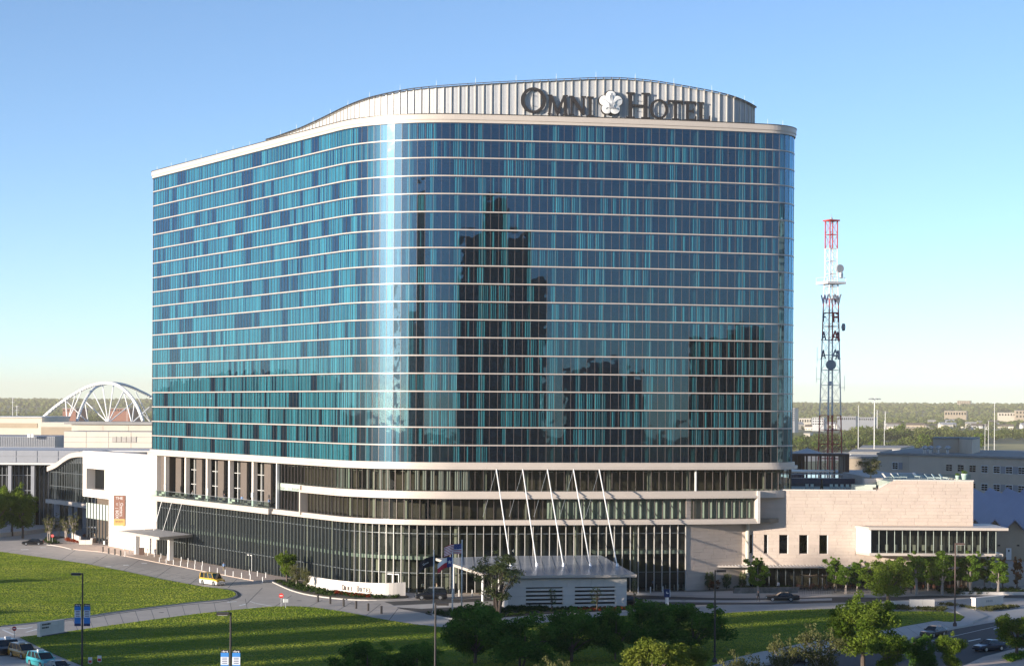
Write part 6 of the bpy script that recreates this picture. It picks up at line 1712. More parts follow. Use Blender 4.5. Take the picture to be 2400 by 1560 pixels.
# pool
t = thing('swimming_pool', (62, 395, 0), 'blue rooftop pool with a dark tiled overflow wall', 'pool', world=True)
mb = MB(); mb.prism([(53, 386), (72, 386), (72, 409), (53, 409)], 16.7, 18.25); mb.build('basin_wall', M['pool_tile'], t)
mb = MB(); mb.face([(53.3, 386.25, 18.3), (71.7, 386.25, 18.3), (71.7, 408.7, 18.3), (53.3, 408.7, 18.3)]); mb.build('pool_surface', M['water'], t)
mb = MB(); mb.bx(53, 72, 385.9, 386.2, 18.25, 18.33); mb.bx(53, 72, 408.7, 409.1, 18.25, 18.38); mb.build('pool_rim', M['white_stone'], t, tone=True)
flat('pool_deck', [(44, 409.2), (80, 409.2), (80, 440), (44, 440)], 18.25, 'concrete2', thick=1.5)
# pergola
t = thing('pergola', (62, 415, 0), 'dark brown timber pergola by the pool with a flat roof', 'pergola', world=True)
x0, x1 = XA(1800 + 215 / 3.967, 414), XA(1800 + 745 / 3.967, 414)
mb = MB(); mb.bx(x0, x1, 412, 420, 21.9, 22.4); mb.build('roof', M['brown_wood'], t)
for k in range(13):
    mb = MB(); x = x0 + .2 + (x1 - x0 - .4) * k / 12; w = .16 if k % 3 else .4; mb.bx(x - w / 2, x + w / 2, 412.2, 412.6, 18.25, 21.9); mb.build('post', M['brown_wood'], t)
mb = MB(); mb.bx(x0, x0 + 3.2, 416, 416.2, 18.25, 21.9); mb.build('side_panel', M['brown_wood'], t)
mb = MB(); mb.bx(x1 - .8, x1, 412.4, 420, 18.25, 21.9); mb.build('side_panel', M['brown_wood'], t)
t = thing('shade_sail', (XA(1893, 416), 416, 22.4), 'small white tent top above the pergola roof', 'shade sail')
mb = MB(); mb.idx([(-3.3, -2, 0), (3.3, -2, 0), (3.3, 2, 0), (-3.3, 2, 0), (0, 0, 1.1)], [(0, 1, 4), (1, 2, 4), (2, 3, 4), (3, 0, 4)]); mb.build('fabric', M['roof_white'], t)
mb = MB(); mb.tube((0, 0, -.02), (0, 0, 1.3), .05); mb.build('pole', M['grey_metal'], t)
def lounger(label, loc, rz, group):
    t = thing('sun_lounger', loc, label, 'sun lounger', group, rz)
    mb = MB(); mb.bx(-.9, .35, -.32, .32, .3, .38); mb.build('seat', M['white_metal'], t)
    mb = MB(); mb.idx([(.35, -.32, .34), (.35, .32, .34), (.9, .32, .95), (.9, -.32, .95), (.35, -.32, .40), (.35, .32, .40), (.87, .32, 1.0), (.87, -.32, 1.0)], [(0, 1, 2, 3), (7, 6, 5, 4), (0, 3, 7, 4), (1, 5, 6, 2), (2, 6, 7, 3)]); mb.build('backrest', M['white_metal'], t)
    for x in (-.8, .3):
        for y in (-.28, .28): mb = MB(); mb.bx(x - .03, x + .03, y - .03, y + .03, 0, .3); mb.build('leg', M['grey_metal'], t)
    return t
for k, (px, D) in enumerate(((2078, 364), (2098, 364), (2114, 365), (2178, 362), (2195, 362), (2212, 362), (2150, 368))):
    g = P(px, 1120, D); lo = lounger('white sun lounger behind the glass on the upper terrace', (g.x, D, 19.0), R(200 - k * 12), 'sun loungers on the roof terrace')
lounger('white sun lounger on the lower terrace near the statue', (XA(1879, 360), 360, 16.75), R(-15), None)
def urn(label, loc, m, s=1.0, plant=False):
    t = thing('planter_urn', loc, label, 'planter')
    mb = MB(); mb.lathe((0, 0, 0), [(.30 * s, 0), (.34 * s, .1 * s), (.48 * s, .8 * s), (.52 * s, 1.05 * s), (.47 * s, 1.08 * s), (.42 * s, .95 * s)], 16); mb.build('bowl', M[m], t, smooth=True)
    if plant: link('plant', leaves_mesh('plant', [(0, 0, 1.25 * s, .5 * s, .35 * s, .5)], 160, .10, 3, 'bright'), t)
    return t
urn('cream tapered urn on the lower roof terrace', (XA(1829.5, 358), 358, 16.75), 'cream', 1.3)
urn('green bowl planter with a plant at the terrace end', (XA(2261, 358), 358, 19.0), 'spandrel', 1.15, True); urn('low green bowl planter beside the terrace end urn', (XA(2245, 359), 359, 19.0), 'spandrel', .8, True)
t = thing('statue', (XA(1927, 357), 357, 16.7), 'pink stone torso statue of a striding figure on the terrace edge', 'statue')
J = [(0, 0, 1.25, .26, .2), (.02, 0, 1.75, .24, .18), (.0, 0, 2.2, .32, .2), (-.05, 0, 2.5, .3, .16), (.14, 0, .9, .17, .17), (.2, 0, .45, .11, .11), (.24, 0, .1, .09, .09), (-.14, 0, .9, .17, .17), (-.25, 0, .45, .11, .11), (-.33, 0, .1, .09, .09)]
link('body', skin_body('body', J, [(0, 1), (1, 2), (2, 3), (0, 4), (4, 5), (5, 6), (0, 7), (7, 8), (8, 9)], 0, [M['stone']], t), t)
mb = MB(); mb.box((0, 0, .05), (1.1, .7, .14)); mb.build('plinth', M['white_stone'], t, tone=True)
g = P(2047, 1122, 364); t = thing('planter_box', (g.x, 364, 16.7), 'white planter box holding the terrace tree', 'planter')
mb = MB(); mb.bx(-1.8, 1.6, -1, 1, 0, 2.4); mb.build('box', M['white_stone'], t, tone=True); mb = MB(); mb.bx(-1.7, 1.5, -.9, .9, 2.4, 2.43); mb.build('soil', M['soil'], t)
tree('mesquite', (g.x - .6, 364, 18.9), 4.0, 4.6, 'spreading golden green tree in the white roof planter', 'tree')
t = thing('waste_bin', (XA(2052, 357), 357, 16.7), 'dark square bin beside the white terrace planter', 'bin'); mb = MB(); mb.bx(-.35, .35, -.3, .3, 0, .9); mb.build('body', M['taupe'], t); mb = MB(); mb.bx(-.4, .4, -.35, .35, .9, 1.0); mb.build('lid', M['dark_metal'], t)
t = thing('white_wall', (XA(2035, 361), 361, 16.7), 'low white wall block on the terrace beside the pool', 'wall'); mb = MB(); mb.bx(-3.0, 1.4, -.4, .4, 0, 1.3); mb.build('panel', M['white_stone'], t, tone=True); mb = MB(); mb.bx(-3.05, 1.45, -.45, .45, 1.3, 1.36); mb.build('coping', M['white_metal'], t)
for k, px in enumerate((1893, 1905, 1950, 1962, 1975, 1988)):
    t = thing('terrace_chair', (XA(px, 372), 372, 16.7), 'pale chair on the lower roof terrace in front of the pool', 'chair', 'chairs in front of the rooftop pool')
    mb = MB(); mb.bx(-.3, .3, -.3, .3, .38, .46); mb.build('seat', M['white_metal'], t); mb = MB(); mb.bx(-.3, .3, .25, .32, .46, .95); mb.build('backrest', M['white_metal'], t)
    for x in (-.25, .25):
        for y in (-.25, .25): mb = MB(); mb.bx(x - .03, x + .03, y - .03, y + .03, 0, .38); mb.build('leg', M['grey_metal'], t)
# loggia furniture: sofas, lamps, standing people far up on the left terrace
for k in range(9):
    p, h = FRONT.at(sE + 3 + k * (sT - sE - 5) / 9, -.3 if k % 2 else .3)
    t = thing('terrace_sofa', (p.x, p.y, 12.56), 'low pale sofa behind the glass of the left loggia terrace', 'sofa', 'sofas on the loggia terrace', h)
    mb = MB(); mb.bx(-.8, .8, -.35, .35, .15, .45); mb.build('seat', M['taupe' if k % 3 else 'cream'], t); mb = MB(); mb.bx(-.8, .8, .25, .4, .45, .85); mb.build('backrest', M['taupe' if k % 3 else 'cream'], t)
for k, px in enumerate((398, 498, 604)):
    p, h = FRONT.at(FRONT.spx(px), .9); t = thing('terrace_heater', (p.x, p.y, 12.56), 'white shaded lantern post standing on the loggia terrace', 'lantern', 'lantern posts on the loggia terrace')
    mb = MB(); mb.tube((0, 0, 0), (0, 0, 1.7), .05); mb.build('post', M['white_metal'], t); mb = MB(); mb.lathe((0, 0, 1.7), [(.3, 0), (.3, .9), (.1, .95)], 12); mb.build('shade', M['white_metal'], t)
# ---------------------------------------------------------------- café terraces
def umbrella(loc, label, group, m='cream', s=1.0):
    t = thing('patio_umbrella', loc, label, 'umbrella', group)
    mb = MB(); mb.tube((0, 0, 0), (0, 0, 2.9 * s), .05, n=6); mb.build('pole', M['white_metal'], t)
    mb = MB(); n = 4
    q = [(1.7 * s, 1.7 * s), (-1.7 * s, 1.7 * s), (-1.7 * s, -1.7 * s), (1.7 * s, -1.7 * s)]
    pts = []
    for k in range(4):
        a, b = q[k], q[(k + 1) % 4]
        pts.append((a[0], a[1], 2.75 * s)); pts.append(((a[0] + b[0]) / 2 * .82, (a[1] + b[1]) / 2 * .82, 2.62 * s))
    pts.append((0, 0, 2.2 * s)); mb.idx(pts, [(k, (k + 1) % 8, 8) for k in range(8)]); mb.build('canopy', M[m], t)
    mb = MB(); mb.lathe((0, 0, 0), [(.3, 0), (.3, .08), (.06, .12)], 10); mb.build('base', M['grey_metal'], t)
    return t
def cafe_set(loc, rz, group, lab):
    t = thing('cafe_table', loc, 'small brown table ' + lab, 'table', group + ' tables', rz)
    mb = MB(); mb.lathe((0, 0, .7), [(.45, 0), (.45, .05)], 12); mb.build('top', M['c_rattan'], t); mb = MB(); mb.tube((0, 0, 0), (0, 0, .7), .05, n=6); mb.build('leg', M['dark_metal'], t)
    for k in range(3):
        a = rz + k * 2.1; c = thing('cafe_chair', (loc[0] + math.cos(a) * .8, loc[1] + math.sin(a) * .8, loc[2]), 'reddish brown chair ' + lab, 'chair', group + ' chairs', a)
        mb = MB(); mb.bx(-.22, .22, -.22, .22, .42, .48); mb.build('seat', M['c_rattan'], c); mb = MB(); mb.bx(.18, .23, -.22, .22, .48, .95); mb.build('backrest', M['c_rattan'], c)
        for x in (-.19, .19):
            for y in (-.19, .19): mb = MB(); mb.bx(x - .02, x + .02, y - .02, y + .02, 0, .42); mb.build('leg', M['dark_metal'], c)
M['c_rattan'] = mat('red_brown_rattan', (.22, .085, .045), .6, var=.2, scale=2); M['umb_tan'] = mat('tan_canvas', (.50, .36, .26), .8, var=.06)
for x, y, lab in ((865, 240, 'open pale umbrella at the back of the west patio'), (925, 252, 'open pale umbrella in the middle of the west patio'), (1078, 250, 'open pale umbrella by the west patio doors')):
    umbrella(tuple(G(*c2(x, y))), lab, 'umbrellas on the west patio', 'white_metal', 1.0)
for k, (x, y) in enumerate(((800, 240), (860, 245), (930, 248), (1000, 255), (1060, 252), (830, 222), (960, 230))): cafe_set(tuple(G(*c2(x, y))), k * .7, 'west patio', 'on the west patio by the white wall')
ring = smooth_line(gp(c2, (660, 190), (655, 225), (690, 262), (735, 285)), 6)
t = thing('patio_wall', (ring[0][0], ring[0][1], 0), 'curved cream stone wall round the west patio', 'patio wall', world=True)
for i, (a, b) in enumerate(zip(ring[:-1], ring[1:])): mb = MB(); mb.wallbox(a, b, 0, 1.5, -.4, 0); mb.build('stone_block', M['white_stone'], t, tone=True)
for (xa, ya, xb, yb, hh, lab) in ((735, 302, 858, 302, 1.1, 'square cream stone planter at the corner of the west patio'), (860, 290, 905, 276, 1.2, 'short cream stone wall of the west patio'), (975, 302, 1120, 290, .9, 'cream stone planter before the white wall')):
    a, b = G(*c2(xa, ya)), G(*c2(xb, yb)); t = thing('patio_wall', tuple(a), lab, 'patio wall', world=True)
    n_ = max(2, int((b - a).length / 1.5))
    for k in range(n_): mb = MB(); mb.tone = (1 + (hash01(k, xa) - .5) * .08,) * 3; p, q = a.lerp(b, k / n_), a.lerp(b, (k + .98) / n_); mb.wallbox(p.xy, q.xy, 0, hh, -.5, 0); mb.build('stone_block', M['white_stone'], t, tone=True)
for x, y, lab in ((345, 605, 'left tan umbrella before the café storefront'), (385, 640, 'middle low tan umbrella before the café storefront'), (505, 640, 'right tan umbrella before the café storefront')):
    umbrella(tuple(G(*c8(x, y + 75))), lab, 'umbrellas at the café storefront', 'umb_tan', .95)
for x, y, lab in ((1560, 690, 'tan umbrella half hidden behind the young trees'), (1760, 700, 'orange tan umbrella beyond the brown lamp post'), (2080, 690, 'tan umbrella at the far end of the terrace')):
    umbrella(tuple(G(*c8(x, y + 20))), lab, 'umbrellas behind the young trees', 'umb_tan', .9)
for k, x in enumerate((310, 370, 440, 520, 580, 720, 790, 1390, 1470, 1570, 1660, 1730, 1800)): cafe_set(tuple(G(*c8(x, 715 + (k % 2) * 8))), k * .9, 'café terrace', 'on the terrace before the stone wing')
t = thing('stone_planter', tuple(G(*c6(1470, 1310))), 'rubble stone planter along the café terrace', 'planter wall', world=True)
a, b = G(*c6(1465, 1308)), G(*c6(2080, 1302))
for k in range(24):
    for r_ in range(2):
        mb = MB(); tn = 1 + (hash01(k, r_, 3) - .5) * .35; mb.tone = (tn, tn * .98, tn * .95); p, q = a.lerp(b, (k + .5 * r_) / 24.6), a.lerp(b, (k + .5 * r_ + .95) / 24.6); mb.wallbox(p.xy, q.xy, r_ * .5, r_ * .5 + .48, -.45, hash01(k, r_) * .04); mb.build('stone_block', M['stone_grey'] if 'stone_grey' in M else M['white_stone'], t, tone=True)
t = thing('metal_fence', tuple(G(*c8(560, 755))), 'thin dark railing along the café terrace edge', 'fence', world=True)
a, b = G(*c8(290, 762)), G(*c8(930, 755))
for k in range(40): mb = MB(); p = a.lerp(b, k / 39); mb.tube(p, p + Vector((0, 0, 1)), .02, n=4); mb.build('fence_bar', M['dark_metal'], t)
mb = MB(); mb.tube(a + Vector((0, 0, 1)), b + Vector((0, 0, 1)), .03, n=5); mb.build('top_rail', M['dark_metal'], t)
# bins by the doors
for f, x, y, lab in ((c2, 1455, 385, 'black box bin under the west entrance canopy'), (c2, 1318, 398, 'red brown bin beside the west canopy pier'), (c5, 640, 1300, 'black double bin under the canopy behind the flag poles')):
    t = thing('waste_bin', tuple(G(*f(x, y))), lab, 'bin'); mb = MB(); mb.bx(-.5, .5, -.35, .35, 0, 1.5); mb.build('body', M['brown_wood'] if 'red' in lab else M['black'], t); mb = MB(); mb.bx(-.55, .55, -.4, .4, 1.5, 1.6); mb.build('lid', M['dark_metal'], t)

# ================================================================ radio mast
ty = 520.0; tx = XA(1946, ty)
M['letter_blue'] = mat('letter_blue', (.035, .045, .11), .6, var=.1)
t = thing('radio_mast', (tx, ty, 0), 'red and white lattice radio mast with stacked letters W F A A', 'radio mast')
M['mast_red'] = mat('mast_red', (.42, .05, .04), .6, var=.1); M['mast_white'] = mat('mast_white', (.66, .64, .62), .5, var=.05)
zt = P(1946, 517, ty).z
zs = lambda yd: P(1946, yd * 1.00844, ty).z
secs = [(0, zs(965), 'mast_red'), (zs(965), zs(790), 'mast_white'), (zs(790), zs(695), 'mast_red'), (zs(695), zs(578), 'mast_white'), (zs(578), zt, 'mast_red')]
def hw(z):
    zp = zs(660)
    return (3.05 - (3.05 - 1.55) * min(1, z / zp)) if z < zp else 1.35
rot = R(24)
def leg(k, z):
    a = rot + math.pi / 4 + k * math.pi / 2; r = hw(z) * 1.19
    return Vector((math.cos(a) * r, math.sin(a) * r, z))
for z0, z1, m in secs:
    mb = MB(); m2 = MB(); n = max(1, int(round((z1 - z0) / 3.6)))
    for i in range(n):
        a, b = z0 + (z1 - z0) * i / n, z0 + (z1 - z0) * (i + 1) / n
        for k in range(4):
            mb.tube(leg(k, a), leg(k, b), .16, n=6)
            m2.tube(leg(k, b), leg((k + 1) % 4, b), .085, n=4)
            m2.tube(leg(k, a), leg((k + 1) % 4, b), .04, n=4); m2.tube(leg((k + 1) % 4, a), leg(k, b), .04, n=4)
        m2.tube((-.35, 0, a), (-.35, 0, b), .07, n=4); m2.tube((.35, 0, a), (.35, 0, b), .07, n=4)
        for j in range(5): m2.tube((-.35, 0, a + (b - a) * j / 5), (.35, 0, a + (b - a) * j / 5), .03, n=3)
    mb.build('mast_leg', M[m], t); m2.build('mast_bracing', M[m], t)
zp = zs(658)
mb = MB(); mb.box((0, 0, zp), (5.6, 5.6, .6), rot)
for k in range(4):
    a = rot + math.pi / 4 + k * math.pi / 2; b = a + math.pi / 2; p = Vector((math.cos(a) * 3.9, math.sin(a) * 3.9, zp + 1.4)); q = Vector((math.cos(b) * 3.9, math.sin(b) * 3.9, zp + 1.4)); mb.tube(p, q, .05, n=4)
    mb.tube((p.x, p.y, zp), p, .05, n=4)
mb.build('platform', M['mast_white'], t)
mb = MB(); mb.box((0, 0, zt), (3.2, 3.2, .35), rot); mb.build('top_frame', M['mast_red'], t)
mb = MB(); mb.tube((0, 0, zt), (0, 0, zs(498)), .12, .04, 6); mb.ball((0, 0, zs(508)), .35); mb.build('top_antenna', M['grey_metal'], t)
for yd, ch in ((697, 'W'), (739, 'F'), (782, 'A'), (825, 'A')):
    z = zs(yd)
    for k, mm in ((2, 'mast_red' if (ch == 'F' or yd == 782) else 'grey_metal'), (1, 'letter_blue'), (3, 'letter_blue')):
        a = rot + k * math.pi / 2 + math.pi / 2
        n = Vector((math.cos(a), math.sin(a), 0)); r = Vector((-n.y, n.x, 0))
        text_at(ch, 3.9 if k == 2 else 3.5, .1, mm, n * (hw(z) + .25) + Vector((0, 0, z)), r, (0, 0, 1), t, 'mast_letter', 1.0)
def dish(c, d, r, m, name='dish'):
    d = Vector(d).normalized(); c = Vector(c)
    mb = MB(); mb.tube(c, c + d * r * .5, r, r * .96, 16); mb.tube(c - d * r * .25, c, r * .35, r, 16, cap=False); mb.build(name, M[m], t, smooth=False)
dish((1.9, -1.6, zs(625)), (.4, -1, 0), 1.1, 'grey_metal'); dish((2.2, -1.5, zs(640)), (.9, -.5, 0), .9, 'mast_white'); dish((-.3, -2.6, zs(848)), (-.2, -1, 0), 1.35, 'conv_grey'); dish((3.0, -.5, zs(760)), (1, .1, 0), 1.0, 'conv_grey'); dish((-.5, -2.6, zs(890)), (-.2, -1, 0), .5, 'mast_white')
for s, yd in ((-1, 835), (1, 900), (-1, 880)):
    mb = MB(); x = s * hw(zs(yd)); mb.tube((x, 0, zs(yd)), (x + s * 1.6, 0, zs(yd)), .05, n=4); mb.tube((x + s * 1.5, 0, zs(yd + 8)), (x + s * 1.5, 0, zs(yd - 28)), .05, n=4); mb.build('whip_antenna', M['mast_white'], t)
# ================================================================ brick office and zigzag hall on the right
def windows_on(t, a, b, n, z0, z1, first=.5, m='white_metal'):
    a = Vector(a); b = Vector(b); d = (b - a); L = d.length; d.normalize(); nn = Vector((d.y, -d.x)); step = L / n
    rz = math.atan2(d.y, d.x); w = step * .52; h = z1 - z0
    mf = MB(); mf.bx(-w / 2 - .1, w / 2 + .1, -.08, .02, -.1, h + .1); mf = mf.mesh('window', M[m])
    mg = MB()
    for i in range(2):
        for j in range(3): mg.bx(-w / 2 + w / 2 * i + .06, -w / 2 + w / 2 * (i + 1) - .06, -.12, -.085, h / 3 * j + .06, h / 3 * (j + 1) - .06)
    mg = mg.mesh('pane', M['car_glass'])
    ms = MB(); ms.bx(-step / 2 + w / 2 + .15, step / 2 - w / 2 - .15, -.05, .02, -.05, h + .05); ms = ms.mesh('pier_panel', M['conv_grey'])
    for i in range(n):
        p = a + d * (step * (i + first)); o = link('window', mf, t); o.location = Vector((p.x, p.y, z0)) - t.location; o.rotation_euler = (0, 0, rz)
        link('pane', mg, o)
        p = a + d * (step * (i + first + .5)); o = link('pier_panel', ms, t); o.location = Vector((p.x, p.y, z0)) - t.location; o.rotation_euler = (0, 0, rz)
oY = 470.0
oc = P(2060, 1065, oY); oc2 = P(2125, 1066, oY - 2); ze = oc2.z
oe = P(2440, 1072, 432)
t = thing('brick_office', (oc.x, oc.y, 0), 'long tan brick office block with ribbon rows of small windows', 'office block', world=True)
fr = [(oc.x, oc.y + 2), (oc2.x - 1.2, oc2.y), (oc2.x + .4, oc2.y - .8), (oe.x, oe.y)]
mb = MB(); mb.prism(fr + [(oe.x + 30, oe.y + 50), (oc.x + 20, oc.y + 60)], 0, ze); mb.build('wall', M['office_tan'], t)
mb = MB(); mb.prism([(p[0] - .25, p[1] - .3) for p in fr] + [(oe.x + 30, oe.y + 50), (oc.x + 20, oc.y + 60)], ze, ze + .45); mb.build('roof', M['roof_grey'], t)
for k in range(4):
    zz = P(2200, 1090 + 4, 455).z - .9 - k * 4.05
    windows_on(t, (oc2.x + .6, oc2.y - .8), (oe.x, oe.y), 11, zz, zz + 1.5)
    windows_on(t, (oc.x + .5, oc.y + 1.9), (oc2.x - 1.4, oc2.y + .1), 2, zz, zz + 1.5)
bx0, bx1, bx2 = XA(1800 + 1537 / 3.967, 476), XA(1800 + 1775 / 3.967, 476), XA(1800 + 1917 / 3.967, 462)
zb0, zb1 = ze + .4, P(2240, 1028, 476).z
mb = MB(); mb.prism([(bx0, 476), (bx1, 476), (bx2, 464), (bx2 + 8, 490), (bx0 + 4, 492)], zb0, zb1); mb.build('plant_room', M['office_tan'], t)
mb = MB(); mb.prism([(bx0 - .2, 475.7), (bx1, 475.7), (bx2 + .1, 463.6), (bx2 + 8, 490), (bx0 + 4, 492)], zb1, zb1 + .3); mb.build('plant_room_roof', M['roof_grey'], t)
for px in (2168, 2182, 2200, 2222):
    mb = MB(); x = XA(px, 468); mb.lathe((x, 468, zb0), [(.35, 0), (.35, 1.0), (.75, 1.2), (.75, 1.5), (.2, 1.9)], 10); mb.build('roof_vent', M['steel'], t)
zX, zY = XA(2290, 372), 372.0
t = thing('zigzag_roof_hall', (92, 372, 0), 'low hall with a blue folded zigzag roof behind the stone wing', 'hall', world=True)
mb = MB(); mb.bx(82.5, 118, 374, 376, 0, 8.4); mb.build('wall', M['tan'], t)
mb = MB(); mb.bx(116, 118, 376, 424, 0, 8.4); mb.build('wall', M['tan'], t)
for k in range(8):
    x0 = 83 + k * 3.75; pk = 11.4
    for s, (xa, za, xb, zb2) in enumerate(((x0 - 1.9, 9.4, x0, pk), (x0, pk, x0 + 1.85, 9.4))):
        mb = MB(); mb.idx([(xa, 372.6, za), (xb, 372.6, zb2), (xb, 424, zb2 + 3.8), (xa, 424, za + 3.8), (xa, 372.6, za - .3), (xb, 372.6, zb2 - .3), (xb, 424, zb2 + 3.5), (xa, 424, za + 3.5)], [(0, 1, 2, 3), (7, 6, 5, 4), (0, 4, 5, 1), (0, 3, 7, 4), (1, 5, 6, 2)]); mb.build('roof_fold', M['zig_roof'], t)
    mb = MB(); mb.idx([(x0 - 1.9, 374, 8.4), (x0 + 1.85, 374, 8.4), (x0 + 1.85, 374, 9.1), (x0, 374, pk - .3), (x0 - 1.9, 374, 9.1)], [(0, 1, 2, 3, 4)]); mb.build('gable', M['tan'], t)
p = P(2364, 1300, 373.9); mb = MB(); mb.bx(p.x - .5, p.x + .5, 373.8, 373.95, 3.6, 5.8); d = mb.build('door', M['white_metal'], t); mb = MB(); mb.box((p.x, 373.77, 5.3), (.25, .04, .4)); mb.build('door_window', M['black'], d)
for px in (2341, 2386): q = P(px, 1277, 373.9); mb = MB(); mb.box((q.x, 373.8, q.z), (.4, .3, .3)); mb.build('wall_light', M['dark_metal'], t)
flat('raised_yard', [(82.3, 360), (140, 360), (140, 373.9), (82.3, 373.9)], 3.4, 'concrete2', thick=3.4)
# ================================================================ convention centre on the left
def pz(px, py, Y): return P(px, py, Y).z
def facade_panels(t, a, b, z0, z1, nu, nv, m, gap=.12, name='wall_panel', proud=.12):
    a, b = Vector(a), Vector(b)
    for i in range(nu):
        for j in range(nv):
            p, q = a.lerp(b, i / nu), a.lerp(b, (i + 1) / nu); d = (q - p).normalized() * gap / 2
            mb = MB(); mb.wallbox(p + d, q - d, z0 + (z1 - z0) * j / nv + gap / 2, z0 + (z1 - z0) * (j + 1) / nv - gap / 2, 0, proud + .02 * hash01(i, j)); mb.build(name, M[m], t)
t = thing('convention_hall', (-120, 560, 0), 'cream panelled convention hall with long bands beyond the hotel', 'hall', world=True)
Y = 560; x0, x1 = XA(150, Y), XA(360, Y)
z0, z1 = pz(250, 1049, Y), pz(250, 1011, Y)
mb = MB(); mb.bx(x0, x1 + 8, Y + .2, Y + 25, 0, z1); mb.build('wall', M['conv_grey'], t); facade_panels(t, (x0, Y + .2), (x1, Y + .2), z0, z1, 4, 3, 'cream')
mb = MB(); n0 = XA(262, Y); n1 = XA(320, Y)
for k in range(5):
    mb = MB(); w = (n1 - n0) / 5; mb.bx(n0 + k * w + .1, n0 + (k + 1) * w - .1, Y - .1, Y + .1, z0 + (z1 - z0) * .36, z0 + (z1 - z0) * .7); mb.build('louvre', M['taupe_light'] if 'taupe_light' in M else M['taupe'], t)
Y2 = 578; mb = MB(); mb.bx(XA(168, Y2), XA(362, Y2) + 6, Y2, Y2 + 16, z1 - 1, pz(250, 994, Y2)); mb.build('upper_wall', M['cream'], t); facade_panels(t, (XA(182, Y2), Y2), (XA(362, Y2), Y2), z1, pz(250, 997, Y2), 3, 1, 'cream')
mb = MB(); mb.bx(XA(160, Y2) - 1, XA(362, Y2) + 6, Y2 - 1, Y2 + 18, pz(250, 994, Y2), pz(250, 988, Y2)); mb.build('roof', M['roof_grey'], t)
Y3 = 640; mb = MB(); mb.bx(XA(-60, Y3), XA(98, Y3), Y3, Y3 + 40, 0, pz(40, 978, Y3)); mb.build('hall_wall', M['cream'], t)
mb = MB(); mb.bx(XA(-60, Y3), XA(88, Y3), Y3 - .15, Y3, pz(40, 1002, Y3), pz(40, 991, Y3)); mb.build('tan_band', M['tan'], t)
mb = MB(); mb.bx(XA(-60, Y3) - 1, XA(99, Y3), Y3 - .6, Y3 + 41, pz(40, 978, Y3), pz(40, 976, Y3)); mb.build('roof', M['roof_white'], t)
mb = MB(); mb.bx(XA(96, 625), XA(172, 625), 625, 660, 0, pz(130, 989, 625)); mb.build('hall_wall', M['cream'], t); mb = MB(); mb.bx(XA(97, 625), XA(170, 625), 624.8, 625, pz(130, 1020, 625), pz(130, 1000, 625)); mb.build('tan_band', M['tan'], t)
Y4 = 590; mb = MB(); mb.bx(XA(-60, Y4), XA(129, Y4), Y4, Y4 + 30, 0, pz(60, 1022, Y4)); mb.build('plant_screen', M['conv_grey'], t)
for k in range(46): mb = MB(); x = XA(-58, Y4) + k * (XA(127, Y4) - XA(-58, Y4)) / 45; mb.bx(x, x + .2, Y4 - .14, Y4, pz(60, 1046, Y4), pz(60, 1023, Y4)); mb.build('screen_rib', M['grey_metal'], t)
mb = MB(); mb.bx(XA(-60, 528), XA(352, 528), 528, 560, pz(100, 1054, 528) - .4, pz(100, 1054, 528)); mb.build('lower_roof', M['roof_white'], t)
Y5 = 520; za, zb2 = pz(100, 1084, Y5), pz(100, 1055, Y5)
mb = MB(); mb.bx(XA(-60, Y5), XA(236, Y5), Y5 + .2, Y5 + 8, za, zb2); mb.build('fascia', M['conv_grey'], t); facade_panels(t, (XA(-60, Y5), Y5 + .2), (XA(236, Y5), Y5 + .2), za, zb2, 6, 2, 'conv_grey', .2)
mb = MB(); mb.bx(XA(-60, Y5), XA(236, Y5), Y5 - .8, Y5 + 8, za - .5, za); mb.build('soffit', M['roof_white'], t)
mb = MB(); mb.bx(XA(-60, Y5), XA(236, Y5), Y5 + 3, Y5 + 3.1, 0, za - .5); mb.build('glazing', M['dark_glass'], t)
mb = MB(); mb.bx(XA(-60, Y5), XA(236, Y5), Y5 + 9, Y5 + 9.3, 0, za); mb.build('hall_back_wall', M['black'], t)
for px in (22, 76, 130, 178): mb = MB(); x = XA(px, Y5); mb.bx(x - .45, x + .45, Y5 + .6, Y5 + 2.2, 0, za - .5); mb.build('column', M['conv_grey'], t)
for k in range(26): mb = MB(); x = XA(-40, Y5) + k * 1.1; mb.bx(x - .05, x + .05, Y5 + 2.8, Y5 + 3, 0, za - .5); mb.build('slim_mullion', M['grey_metal'], t)
for z in (5, 9, 13): mb = MB(); mb.bx(XA(-60, Y5), XA(80, Y5), Y5 + 2.8, Y5 + 3, z - .06, z + .06); mb.build('transom', M['grey_metal'], t)
for px in (76, 84): mb = MB(); x = XA(px, 592); mb.box((x, 588, pz(80, 1020, 592)), (.8, .8, 1)); mb.build('roof_vent', M['white_metal'], t)
